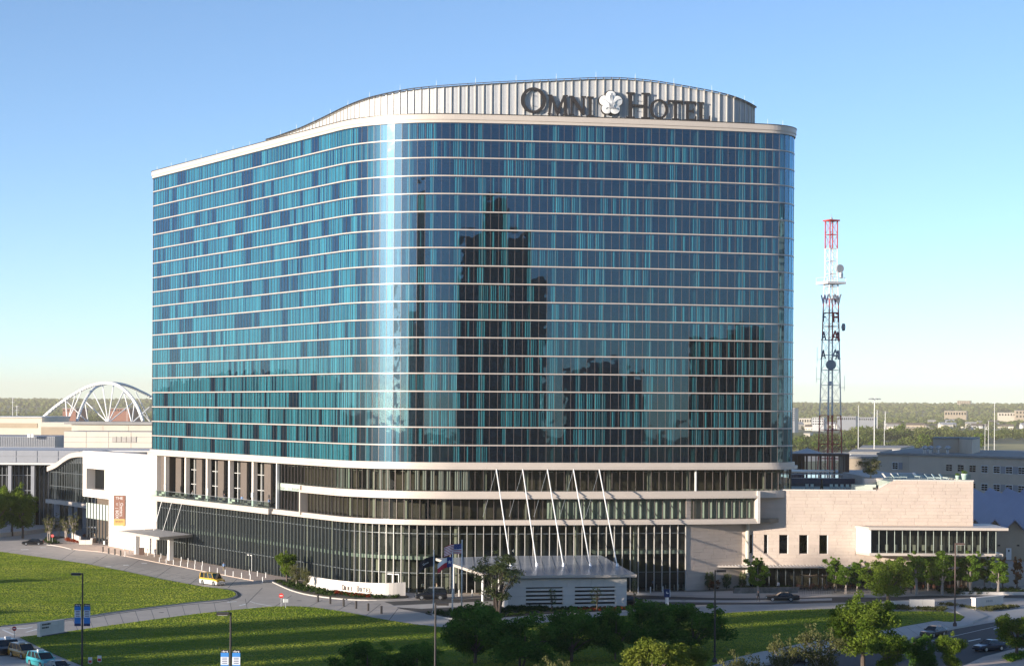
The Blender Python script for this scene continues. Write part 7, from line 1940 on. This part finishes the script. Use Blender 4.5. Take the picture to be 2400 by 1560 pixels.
# curved glass link building
t = thing('link_building', (-105, 480, 0), 'dark glass link building under a wavy pale roof edge', 'building', world=True)
pts = []
for x, y, Y in ((435, 925, 506), (520, 890, 502), (590, 835, 497), (650, 800, 493), (720, 788, 488), (820, 790, 480), (925, 795, 466)):
    px, py = c1(x, y); p = P(px, py, Y); pts.append((p.x, p.y, p.z))
sm = []
for i in range(len(pts) - 1):
    for k in range(6):
        f = k / 6; sm.append(tuple(pts[i][j] + (pts[i + 1][j] - pts[i][j]) * f for j in range(3)))
sm.append(pts[-1])
for _ in range(3): sm = [sm[0]] + [tuple((sm[i - 1][j] + 2 * sm[i][j] + sm[i + 1][j]) / 4 for j in range(3)) for i in range(1, len(sm) - 1)] + [sm[-1]]
mb = MB()
for a, b in zip(sm[:-1], sm[1:]):
    mb.idx([(a[0], a[1], a[2] - 1.2), (b[0], b[1], b[2] - 1.2), (b[0], b[1], b[2]), (a[0], a[1], a[2]), (a[0] + 8, a[1] + 8, a[2]), (b[0] + 8, b[1] + 8, b[2]), (a[0] + 8, a[1] + 8, a[2] - 1.2), (b[0] + 8, b[1] + 8, b[2] - 1.2)], [(0, 1, 2, 3), (3, 2, 5, 4), (1, 0, 6, 7)])
mb.build('roof_edge', M['fascia'], t)
mb = MB(); mm = MB()
for i, (a, b) in enumerate(zip(sm[:-1], sm[1:])):
    oa, ob = (a[0] + .7, a[1] + .9), (b[0] + .7, b[1] + .9)
    mb.face([(oa[0], oa[1], 7.5), (ob[0], ob[1], 7.5), (ob[0], ob[1], b[2] - 1.1), (oa[0], oa[1], a[2] - 1.1)])
    if i % 2 == 0: m1 = MB(); m1.bx(oa[0] - .06, oa[0] + .06, oa[1] - .2, oa[1], 7.5, a[2] - 1.1); m1.build('slim_mullion', M['fin'], t)
mb.build('glazing', M['dark_glass'], t)
for z in (11, 14.5):
    mm = MB(); mm.path([(p[0] + .65, p[1] + .75, min(z, p[2] - 1.2)) for p in sm], .07, 5); mm.build('transom', M['fin'], t)
mb = MB(); mb.prism([(sm[0][0] + 6, sm[0][1] + 10), (sm[-1][0] + 4, sm[-1][1] + 4), (sm[-1][0] + 12, sm[-1][1] + 20), (sm[0][0] + 20, sm[0][1] + 24)], 0, 14); mb.build('core', M['black'], t)
for a, b in zip(sm[:-1:4], sm[4::4]): mb = MB(); mb.wallbox(a[:2], b[:2], 6.6, 7.6, -6, .3); mb.build('bridge_fascia', M['fascia'], t)
for i in (5, 15, 26): mb = MB(); p = sm[i]; mb.bx(p[0], p[0] + 1.0, p[1] + 2, p[1] + 3, 0, 6.6); mb.build('column', M['conv_grey'], t)
t = thing('retaining_wall', tuple(G(*c2(300, 180))), 'low stone wall along the outer side of the approach road', 'wall', world=True)
wl2 = smooth_line(gp(c2, (-200, 240), (60, 225), (300, 200), (560, 165), (760, 150)), 3)
for i, (a, b) in enumerate(zip(wl2[:-1], wl2[1:])): mb = MB(); mb.tone = (1 + (hash01(i, 4) - .5) * .1,) * 3; mb.wallbox(a, b, 0, 1.0, -.4, 0); mb.build('stone_block', M['white_stone'], t, tone=True)
# white arches
ay = 690.0
t = thing('white_arch_truss', (XA(252, ay), ay, 0), 'pair of crossing white tubular arches with radiating struts', 'arch truss', world=True)
def arch(pxs, Y0, Y1, r):
    out = []
    n = len(pxs)
    for i, (x, y) in enumerate(pxs):
        px, py = c1(x, y); p = P(px, py, Y0 + (Y1 - Y0) * i / (n - 1)); out.append(p)
    o2 = []
    for i in range(n - 1):
        for k in range(5):
            t_ = k / 5; p0, p1, p2, p3 = out[max(0, i - 1)], out[i], out[i + 1], out[min(n - 1, i + 2)]
            o2.append(.5 * ((2 * p1) + (p2 - p0) * t_ + (2 * p0 - 5 * p1 + 4 * p2 - p3) * t_ * t_ + (3 * p1 - p0 - 3 * p2 + p3) * t_ ** 3))
    o2.append(out[-1]); mb = MB(); mb.path(o2, r, 10); mb.build('arch', M['white_metal'], t, smooth=True); return o2
A1 = arch([(390, 478), (520, 365), (650, 275), (790, 195), (900, 158), (1000, 148), (1080, 162), (1150, 205), (1220, 275), (1280, 370), (1330, 500)], 690, 670, .58)
A2 = arch([(715, 505), (750, 400), (790, 310), (840, 235), (900, 180), (1000, 150), (1100, 152), (1200, 178), (1300, 222), (1400, 275), (1560, 400)], 672, 720, .5)
foot = [P(*c1(625, 515), 680), P(*c1(1005, 518), 676), P(*c1(820, 515), 684), P(*c1(1225, 520), 680), P(*c1(1400, 515), 690)]
for f_, tg in ((0, (610, 315, 700, 265, 755, 230)), (1, (870, 240, 955, 170, 1055, 170, 1150, 225, 800, 325, 1240, 325)), (2, (620, 320, 790, 320)), (3, (1150, 225, 1250, 330, 1390, 370)), (4, (1150, 225, 1260, 230, 1290, 290))):
    for k in range(0, len(tg), 2):
        mb = MB(); mb.tube(foot[f_], P(*c1(tg[k], tg[k + 1]), 684), .2, n=6); mb.build('strut', M['white_metal'], t)
mb = MB(); mb.bx(XA(95, 676) , XA(370, 676), 668, 720, 0, pz(200, 989, 676)); mb.build('base_roof', M['roof_grey'], t)
M['red_brick'] = mat('orange_brick', (.30, .13, .09), .8, var=.1)
# ================================================================ the far plain: fields, trees, houses, poles
def band(name, pts, z, m): return flat(name, [tuple(G(x, y).xy) if y > 962 else (XA(x, 6000), 6000) for x, y in pts], z, m)
flat('levee_field', gp(c7, (-600, 545), (1000, 545), (1390, 540), (1390, 600), (1000, 612), (-600, 620)), -.03, 'field')
flat('levee_field', gp(c7, (1900, 555), (2600, 555), (2600, 655), (1900, 640)), -.03, 'field')
flat('meadow', gp(c7, (-600, 452), (900, 452), (1700, 462), (2600, 470), (2600, 500), (1500, 500), (900, 520), (-600, 530)), -.03, 'meadow')
flat('far_yard', gp(c7, (200, 640), (1300, 620), (1300, 690), (200, 720)), -.03, 'gravel')
# distant ridge
mb = MB()
rg = random.Random(3); prev = None
for i in range(81):
    x = -2600 + i * 65; zt_ = 44 + 7 * noise.noise(Vector((x * .002, 0, 1))) + 4 * noise.noise(Vector((x * .01, 3, 1))) - 3 * (x < 0)
    cur = (x, zt_)
    if prev:
        mb.face([(prev[0], 4300, -1), (x, 4300, -1), (x, 6500, zt_ * .7), (prev[0], 6500, prev[1] * .7)]); mb.face([(prev[0], 6500, prev[1] * .7), (x, 6500, zt_ * .7), (x, 9500, zt_), (prev[0], 9500, prev[1])])
    prev = cur
M['ridge'] = mat('wooded_ridge', (.10, .125, .045), .95, var=.3, scale=.02)
mb.build('hills', M['ridge'], kind='structure')
M['wood_a'] = leafmat('far_wood', (.060, .090, .022), (.190, .205, .060), .25)
def blob_wood(name, spots, seed, label=None, mname='wood_a'):
    """many small broken crowns as one mass"""
    rg = random.Random(seed); v = []; f = []; tn = []
    base = [(0, 0, 1), (.89, 0, .45), (.28, .85, .45), (-.72, .53, .45), (-.72, -.53, .45), (.28, -.85, .45), (.72, .53, -.3), (-.28, .85, -.3), (-.89, 0, -.3), (-.28, -.85, -.3), (.72, -.53, -.3)]
    fs = [(0, 1, 2), (0, 2, 3), (0, 3, 4), (0, 4, 5), (0, 5, 1), (1, 6, 2), (2, 6, 7), (2, 7, 3), (3, 7, 8), (3, 8, 4), (4, 8, 9), (4, 9, 5), (5, 9, 10), (5, 10, 1), (1, 10, 6)]
    for x, y, z, w, h, t in spots:
        for c in range(5):
            a = rg.random() * 6.28; d = w * .3 * rg.random(); s = w * rg.uniform(.22, .36); i0 = len(v); cx, cy, cz = x + math.cos(a) * d, y + math.sin(a) * d, z + h * rg.uniform(.35, .78)
            tt = min(1, max(0, t + rg.uniform(-.3, .3)))
            for b in base:
                k = s * rg.uniform(.7, 1.25); v.append((cx + b[0] * k, cy + b[1] * k, cz + b[2] * k * .8))
            for q in fs: f.append(tuple(i0 + e for e in q)); tn.append(min(1, max(0, tt + rg.uniform(-.18, .18))))
    me = bpy.data.meshes.new(name); me.from_pydata(v, [], f); me.materials.append(M[mname])
    ca = me.color_attributes.new('tone', 'FLOAT_COLOR', 'CORNER'); buf = []
    for t in tn: buf.extend((t, t, t, 1) * 3)
    ca.data.foreach_set('color', buf); me.update()
    return link(name, me, kind='stuff', label=label)
def in_view(x, y): 
    p = 1200 + x / y * F
    return (-140 < p < 420) or (1800 < p < 2520)
def ridge_z(x, y):
    if y < 4300: return 0
    zt_ = 44 + 7 * noise.noise(Vector((x * .002, 0, 1))) + 4 * noise.noise(Vector((x * .01, 3, 1))) - 3 * (x < 0)
    return zt_ * .7 * (y - 4300) / 2200 if y < 6500 else zt_ * .7 + zt_ * .3 * (y - 6500) / 3000
rg = random.Random(17)
sp = []
while len(sp) < 5200:
    y = 3300 * math.exp(rg.random() * math.log(9400 / 3300)); p = rg.choice((rg.uniform(-120, 400), rg.uniform(1820, 2500), rg.uniform(1820, 2500))); x = (p - 1200) / F * y
    if 3300 < y < 3800 and rg.random() < .35 and p > 1800: continue
    s = rg.uniform(9, 16) * (1 + (y > 5500) * .5); sp.append((x, y, ridge_z(x, y) - 1, s, s * .9, rg.random() * .8))
blob_wood('far_woods', sp, 1, 'hazy woods covering the plain to the horizon')
sp = []
def rowwood(px0, px1, py, n, h0, h1, jitter=4, tone=.5):
    for k in range(n):
        px = rg.uniform(px0, px1); g = G(px, py + rg.uniform(-jitter, jitter)); h = rg.uniform(h0, h1); sp.append((g.x, g.y, -.5, h * rg.uniform(.9, 1.5), h, rg.uniform(0, 1) * tone))
rowwood(1820, 2420, 1000, 330, 7, 11, 8, .9); rowwood(2060, 2420, 1020, 60, 7, 10, 2, .7); rowwood(1985, 2420, 1029, 150, 8, 12, 4, .8); rowwood(1990, 2240, 1036, 60, 12, 17, 2, .9)
rowwood(-60, 380, 985, 420, 9, 14, 14, .7); rowwood(-60, 380, 968, 300, 9, 14, 5, .6); rowwood(1850, 2150, 1055, 90, 6, 9, 3, .5)
rowwood(1860, 2060, 1046, 90, 8, 12, 3, .35); rowwood(2100, 2280, 1048, 60, 7, 12, 4, .5)
LEAF['far_a'] = M['wood_a']
cl = []
for x, y, z, w, h, t_ in sp:
    for c in range(5):
        a = rg.random() * 6.28; d = w * .33 * rg.random(); cl.append((x + math.cos(a) * d, y + math.sin(a) * d, z + h * rg.uniform(.3, .78), w * rg.uniform(.2, .32), h * rg.uniform(.16, .26), min(1, max(0, t_ + rg.uniform(-.3, .3)))))
link('riverside_woods', leaves_mesh('riverside_woods', cl, len(cl) * 30, .95, 2, 'far_a'), kind='stuff', label='belts of trees along the levee and between the houses')
gF = 'separate trees on the plain beyond the pool'
for k, (px, py, h, lab) in enumerate(((1880, 1055, 9, 'dark tree left of the radio mast foot'), (1912, 1058, 8, 'bushy tree beside the radio mast foot'), (2000, 1057, 9, 'round tree right of the radio mast foot'), (2050, 1058, 9, 'bushy tree right of the tall stadium light pole'), (2105, 1032, 16, 'largest round tree on the levee line'), (2165, 1052, 12, 'tall tree left of the roof plant room'), (2295, 1054, 13, 'tree right of the roof plant room'), (2010, 1030, 14, 'tree between the mast and the light pole'))):
    g = G(px, py); tree('far', (g.x, g.y, -.3), h, h * 1.15, lab, 'tree', None, gF)
# poles
for px, y0, y1, Y, r, lab, cat in ((2012, 949, 1030, 1250, .2, 'white pole on the plain right of the radio mast', 'pole'), (2049.5, 931, 1075, 760, .2, 'tallest light pole with a ring of lamps right of the mast', 'light pole'), (2331, 943, 1022, 1300, .2, 'white pole near the right edge of the plain', 'pole'), (2073, 985, 1044, 1300, .17, 'short white mast between the light pole and the plant room', 'pole'), (2075, 963, 985, 2600, .5, 'white tower top far behind the short mast', 'pole'), (2056, 960, 975, 2800, .5, 'small white chimney on the far plain', 'pole'), (2309, 993, 1016, 1500, .18, 'left one of two short poles before the far houses', 'pole'), (2317, 986, 1018, 1500, .18, 'right one of two short poles before the far houses', 'pole'), (30, 931, 975, 1800, .4, 'tall pylon on the plain at far left', 'pylon'), (40, 950, 975, 1700, .4, 'shorter pylon right of the tall one at far left', 'pylon'), (298, 947, 982, 1500, .16, 'thin pole seen through the white arches', 'pole')):
    zt_ = P(px, y0, Y).z; t = thing('light_pole' if cat != 'pylon' else 'pylon', (XA(px, Y), Y, 0), lab, cat)
    mb = MB(); mb.tube((0, 0, -.5), (0, 0, zt_), r, r * .7, 8); mb.build('pole', M['white_metal'] if cat != 'pylon' else M['grey_metal'], t)
    if cat == 'light pole':
        mb = MB()
        for k in range(8): a = k * .785; mb.tube((0, 0, zt_ - .4), (math.cos(a) * 2, math.sin(a) * 2, zt_ - .4), .08, n=4); mb.box((math.cos(a) * 2, math.sin(a) * 2, zt_ - .6), (.7, .7, .4))
        mb.build('lamp_ring', M['grey_metal'], t)
    if cat == 'pylon':
        mb = MB(); mb.box((0, 0, zt_ - .5), (3.2, .4, .5)); mb.box((0, 0, zt_ - 4), (4, .4, .4)); mb.build('cross_arm', M['grey_metal'], t)
# far buildings
def block(px0, px1, py0, py1, Y, m, lab, rows=0, cols=0, roof='roof_grey', dep=30):
    x0, x1 = XA(px0, Y), XA(px1, Y); z1 = P((px0 + px1) / 2, py0, Y).z; z0 = min(-1, 0)
    if Y > 4300: z0 = ridge_z((x0 + x1) / 2, Y) - 4
    t = thing('far_building', ((x0 + x1) / 2, Y, 0), lab, 'building', world=True)
    mb = MB(); mb.prism([(x0, Y), (x1, Y), (x1 + dep * .3, Y + dep), (x0 + dep * .2, Y + dep)], z0, z1); mb.build('wall', M[m], t)
    mb = MB(); mb.prism([(x0 - .3, Y - .3), (x1 + .3, Y - .3), (x1 + dep * .3, Y + dep + .3), (x0 + dep * .2, Y + dep + .3)], z1, z1 + max(.5, (z1 - z0) * .03)); mb.build('roof', M[roof], t)
    if rows:
        zz0 = P(px0, py1, Y).z
        for r in range(rows):
            for c in range(cols):
                w = (x1 - x0) / cols; h = (z1 - zz0) / rows; mb = MB(); mb.bx(x0 + w * (c + .25), x0 + w * (c + .75), Y - .25, Y - .02, zz0 + h * (r + .3), zz0 + h * (r + .75)); mb.build('window', M['car_glass'], t)
    return t
block(2244, 2274, 939, 958, 6800, 'tan', 'tall tan office block alone on the horizon', 5, 6, dep=60); block(2276, 2304, 950, 957, 7000, 'tan', 'lower pinkish building right of the horizon tower', 1, 6, dep=40)
block(2214, 2265, 963, 975, 4200, 'tan', 'long yellow building on the plain below the horizon tower', 1, 8, dep=40); block(2340, 2394, 967, 976, 3900, 'cream', 'cream school like building at the right edge of the plain', 1, 8, dep=40); block(2380, 2420, 962, 980, 3850, 'tan', 'tan block cut by the right edge on the plain', 2, 5, dep=40)
block(1873, 1902, 980, 992, 3000, 'cream', 'low cream warehouse left of the radio mast', 1, 5, dep=40); block(1904, 1931, 978, 996, 2800, 'roof_white', 'white flat block behind the radio mast', 3, 5, dep=30)
block(1962, 2006, 976, 986, 2900, 'conv_grey', 'grey long building with a dark roof right of the mast', 1, 9, dep=40); block(2008, 2048, 978, 986, 3000, 'conv_grey', 'grey blue long building between the two poles', 1, 8, dep=40); block(1855, 1863, 957, 987, 2600, 'conv_grey', 'grey slab tower top beside the hotel edge', 6, 2, dep=30)
block(1884, 1899, 1015, 1027, 1950, 'cream', 'small square cream pump house on the green levee', dep=20); block(2121, 2154, 1002, 1016, 2300, 'tan', 'brown tan apartment block amid the plain trees', 3, 7, dep=30)
block(1992, 2060, 1062, 1074, 640, 'roof_white', 'low white shed roof behind the pool pergola', dep=40); block(2015, 2110, 1052, 1060, 820, 'roof_white', 'long white factory roof beyond the pergola', dep=60); block(1990, 2070, 1074, 1100, 560, 'tan', 'low tan building behind the pool deck', dep=30)
block(2345, 2420, 1062, 1068, 700, 'roof_white', 'white roof edge behind the brick office', dep=30)
block(147, 178, 957, 966, 2600, 'red_brick', 'orange red brick building seen left through the arches', 1, 6, dep=30); block(256, 304, 957, 965, 2600, 'red_brick', 'orange red brick building seen right through the arches', 1, 8, dep=30)
# houses
def house(x, y, w, d, h, rz, mw, mr, label, group):
    t = thing('house', (x, y, 0), label, 'house', group, rz)
    mb = MB(); mb.box((0, 0, h / 2), (w, d, h)); mb.build('wall', M[mw], t)
    mb = MB(); mb.idx([(-w / 2 - .5, -d / 2 - .5, h), (w / 2 + .5, -d / 2 - .5, h), (w / 2 + .5, d / 2 + .5, h), (-w / 2 - .5, d / 2 + .5, h), (-w / 2 - .5, 0, h + d * .32), (w / 2 + .5, 0, h + d * .32)], [(0, 1, 5, 4), (2, 3, 4, 5), (1, 2, 5), (3, 0, 4), (0, 3, 2, 1)]); mb.build('roof', M[mr], t)
    me = MB()
    for k in range(4):
        for r_ in range(max(1, int(h / 3))): me.bx(-w / 2 + w * (k + .3) / 4, -w / 2 + w * (k + .65) / 4, -d / 2 - .08, -d / 2 - .01, 1 + r_ * 3, 2.4 + r_ * 3)
    me.build('window', M['car_glass'], t)
rg = random.Random(23)
for k in range(46):
    px = rg.choice((rg.uniform(1858, 1990), rg.uniform(2060, 2420), rg.uniform(2060, 2420))); py = rg.uniform(994, 1009); g = G(px, py)
    house(g.x, g.y, rg.uniform(14, 28), 11, rg.choice((5, 6, 8)), rg.uniform(-.4, .4), rg.choice(('cream', 'roof_white', 'tan', 'cream')), rg.choice(('roof_grey', 'taupe', 'conv_grey')), 'pale gabled house among trees on the far plain', 'houses on the far plain')
# ================================================================ the city behind the viewer: it shades the lawn and is mirrored in the glass
def city_tower(name, cx, cy, w, d, h, rz, wall, glassm, label, bays=10, fl=3.9, setback=None):
    t = thing(name, (cx, cy, 0), label, 'office tower', None, rz)
    mb = MB(); mb.box((0, 0, h / 2), (w, d, h)); mb.build('wall', M[wall], t)
    me = MB(); n = int(h / fl)
    for k in range(n):
        z0, z1 = k * fl + 1.2, k * fl + 3.1
        for i in range(bays):
            x0, x1 = -w / 2 + w * (i + .14) / bays, -w / 2 + w * (i + .86) / bays
            me.bx(x0, x1, d / 2, d / 2 + .12, z0, z1); me.bx(x0, x1, -d / 2 - .12, -d / 2, z0, z1)
            y0, y1 = -d / 2 + d * (i + .14) / bays, -d / 2 + d * (i + .86) / bays
            me.bx(w / 2, w / 2 + .12, y0, y1, z0, z1); me.bx(-w / 2 - .12, -w / 2, y0, y1, z0, z1)
    me.build('windows', M[glassm], t, kind='stuff')
    mb = MB(); mb.box((0, 0, h + .5), (w + .6, d + .6, 1.0)); mb.build('parapet', M[wall], t)
    mb = MB(); mb.box((0, 0, h + 3.5), (w * .4, d * .4, 5)); mb.build('plant_room', M['grey_metal'], t)
    if setback:
        z = h
        for sw_, sh in setback: mb = MB(); mb.box((0, 0, z + sh / 2), (w * sw_, d * sw_, sh)); mb.build('upper_tier', M[wall], t); z += sh
    return t
M['city_brown'] = mat('brown_granite', (.16, .10, .08), .6, var=.1, scale=.05); M['city_dark'] = mat('dark_curtain_wall', (.13, .15, .17), .3, var=.1, scale=.05); M['city_tan'] = mat('tan_concrete', (.42, .36, .29), .8, var=.08, scale=.05); M['city_grey'] = mat('grey_concrete', (.26, .25, .25), .8, var=.08, scale=.05)
sx, sy = SUN_DIR.x, SUN_DIR.y
rzs = math.atan2(sy, sx)
def along(c, q):      # c: where the light's path crosses y = 0; q: metres back along it
    return Vector((c - sx * q, -sy * q))
for c0_, c1_, hb, wl_, lab in ((-456, -435, 88, 'city_grey', 'unseen grey slim tower added behind the viewer for shade, first of four in a row from the left'), (-429, -408, 88, 'city_tan', 'unseen tan slim tower added behind the viewer for shade, second of four in a row'),
        (-402, -384, 80, 'city_grey', 'unseen lower grey tower added behind the viewer for shade, third of four in a row'), (-380, -305, 72.5, 'city_brown', 'unseen brown slab added behind the viewer for shade, last and widest of four in a row')):
    p = along((c0_ + c1_) / 2, 0); city_tower('office_tower', p.x, p.y, 30, (c1_ - c0_) * sy, hb, rzs, wl_, 'car_glass', lab, bays=max(3, int((c1_ - c0_) / 6)))  # unseen row shaped for shade, its gaps added to throw the lawn streaks
p = along(-205, 60); city_tower('office_tower', p.x, p.y, 40, 76, 62, rzs, 'city_tan', 'car_glass', 'tan office block behind the viewer, nearest to the camera')
# towers mirrored in the right facade
city_tower('office_tower', 82, -52, 82, 40, 78, .16, 'city_dark', 'conv_grey', 'stepped dark tower mirrored left of the middle of the glass', setback=((.72, 17), (.24, 15)))
city_tower('office_tower', 176, -28, 70, 30, 44, .41, 'city_grey', 'conv_grey', 'grey gridded block mirrored low in the middle of the glass', bays=14)
city_tower('office_tower', 287, 44, 112, 40, 56, .62, 'city_brown', 'car_glass', 'brown block mirrored low in the right part of the glass')
city_tower('office_tower', 432, 305, 28, 28, 100, .3, 'city_tan', 'car_glass', 'pale tower mirrored in the right rounded corner', bays=6)
city_tower('office_tower', -190, -70, 46, 40, 112, .2, 'city_dark', 'car_glass', 'dark tower mirrored in the left rounded corner')
city_tower('shade_block', -221, 432, 34, 70, 22, rzs, 'city_tan', 'car_glass', 'unseen tan block added beyond the left edge to shade the glass hall front')  # added out of view for the shade it throws at the left
# beyond the left edge: what the left facade mirrors
t = thing('domed_hall', (-400, 610, 0), 'domed hall beyond the left edge, mirrored low in the left facade', 'hall')
mb = MB(); mb.lathe((0, 0, 0), [(55, 0), (55, 30), (50, 36), (38, 41), (18, 44.5), (1, 45.5)], 32); mb.build('dome', M['city_grey'], t)
rg = random.Random(31); sp = []
for k in range(1500):
    x = -rg.uniform(560, 4300); y = rg.uniform(620, 3300); s = rg.uniform(9, 15)
    if x / y > -.30: continue
    sp.append((x, y, -.5, s * 1.3, s, rg.random() * .6))
blob_wood('left_woods', sp, 4, 'woods beyond the left edge of the view')
flat('street', [(-500, -400), (500, -400), (500, 60), (-500, 60)], -.02, 'asphalt')
# ---------------------------------------------------------------- the air over the plain
m = bpy.data.materials.new('haze_air'); m.use_nodes = True
nt = m.node_tree
for n in list(nt.nodes):
    if n.type == 'BSDF_PRINCIPLED': nt.nodes.remove(n)
pv = nt.nodes.new('ShaderNodeVolumePrincipled')
pv.inputs['Color'].default_value = (1.0, 0.92, 0.78, 1); pv.inputs['Density'].default_value = 7.5e-5; pv.inputs['Anisotropy'].default_value = 0.0
nt.links.new(pv.outputs[0], [n for n in nt.nodes if n.type == 'OUTPUT_MATERIAL'][0].inputs['Volume'])
mb = MB(); mb.bx(-9100, 9100, -1600, 14100, -6.0, 175.0); mb.build('haze', m, kind='stuff')
for o in bpy.data.objects:
    if '_w' in o: del o['_w']
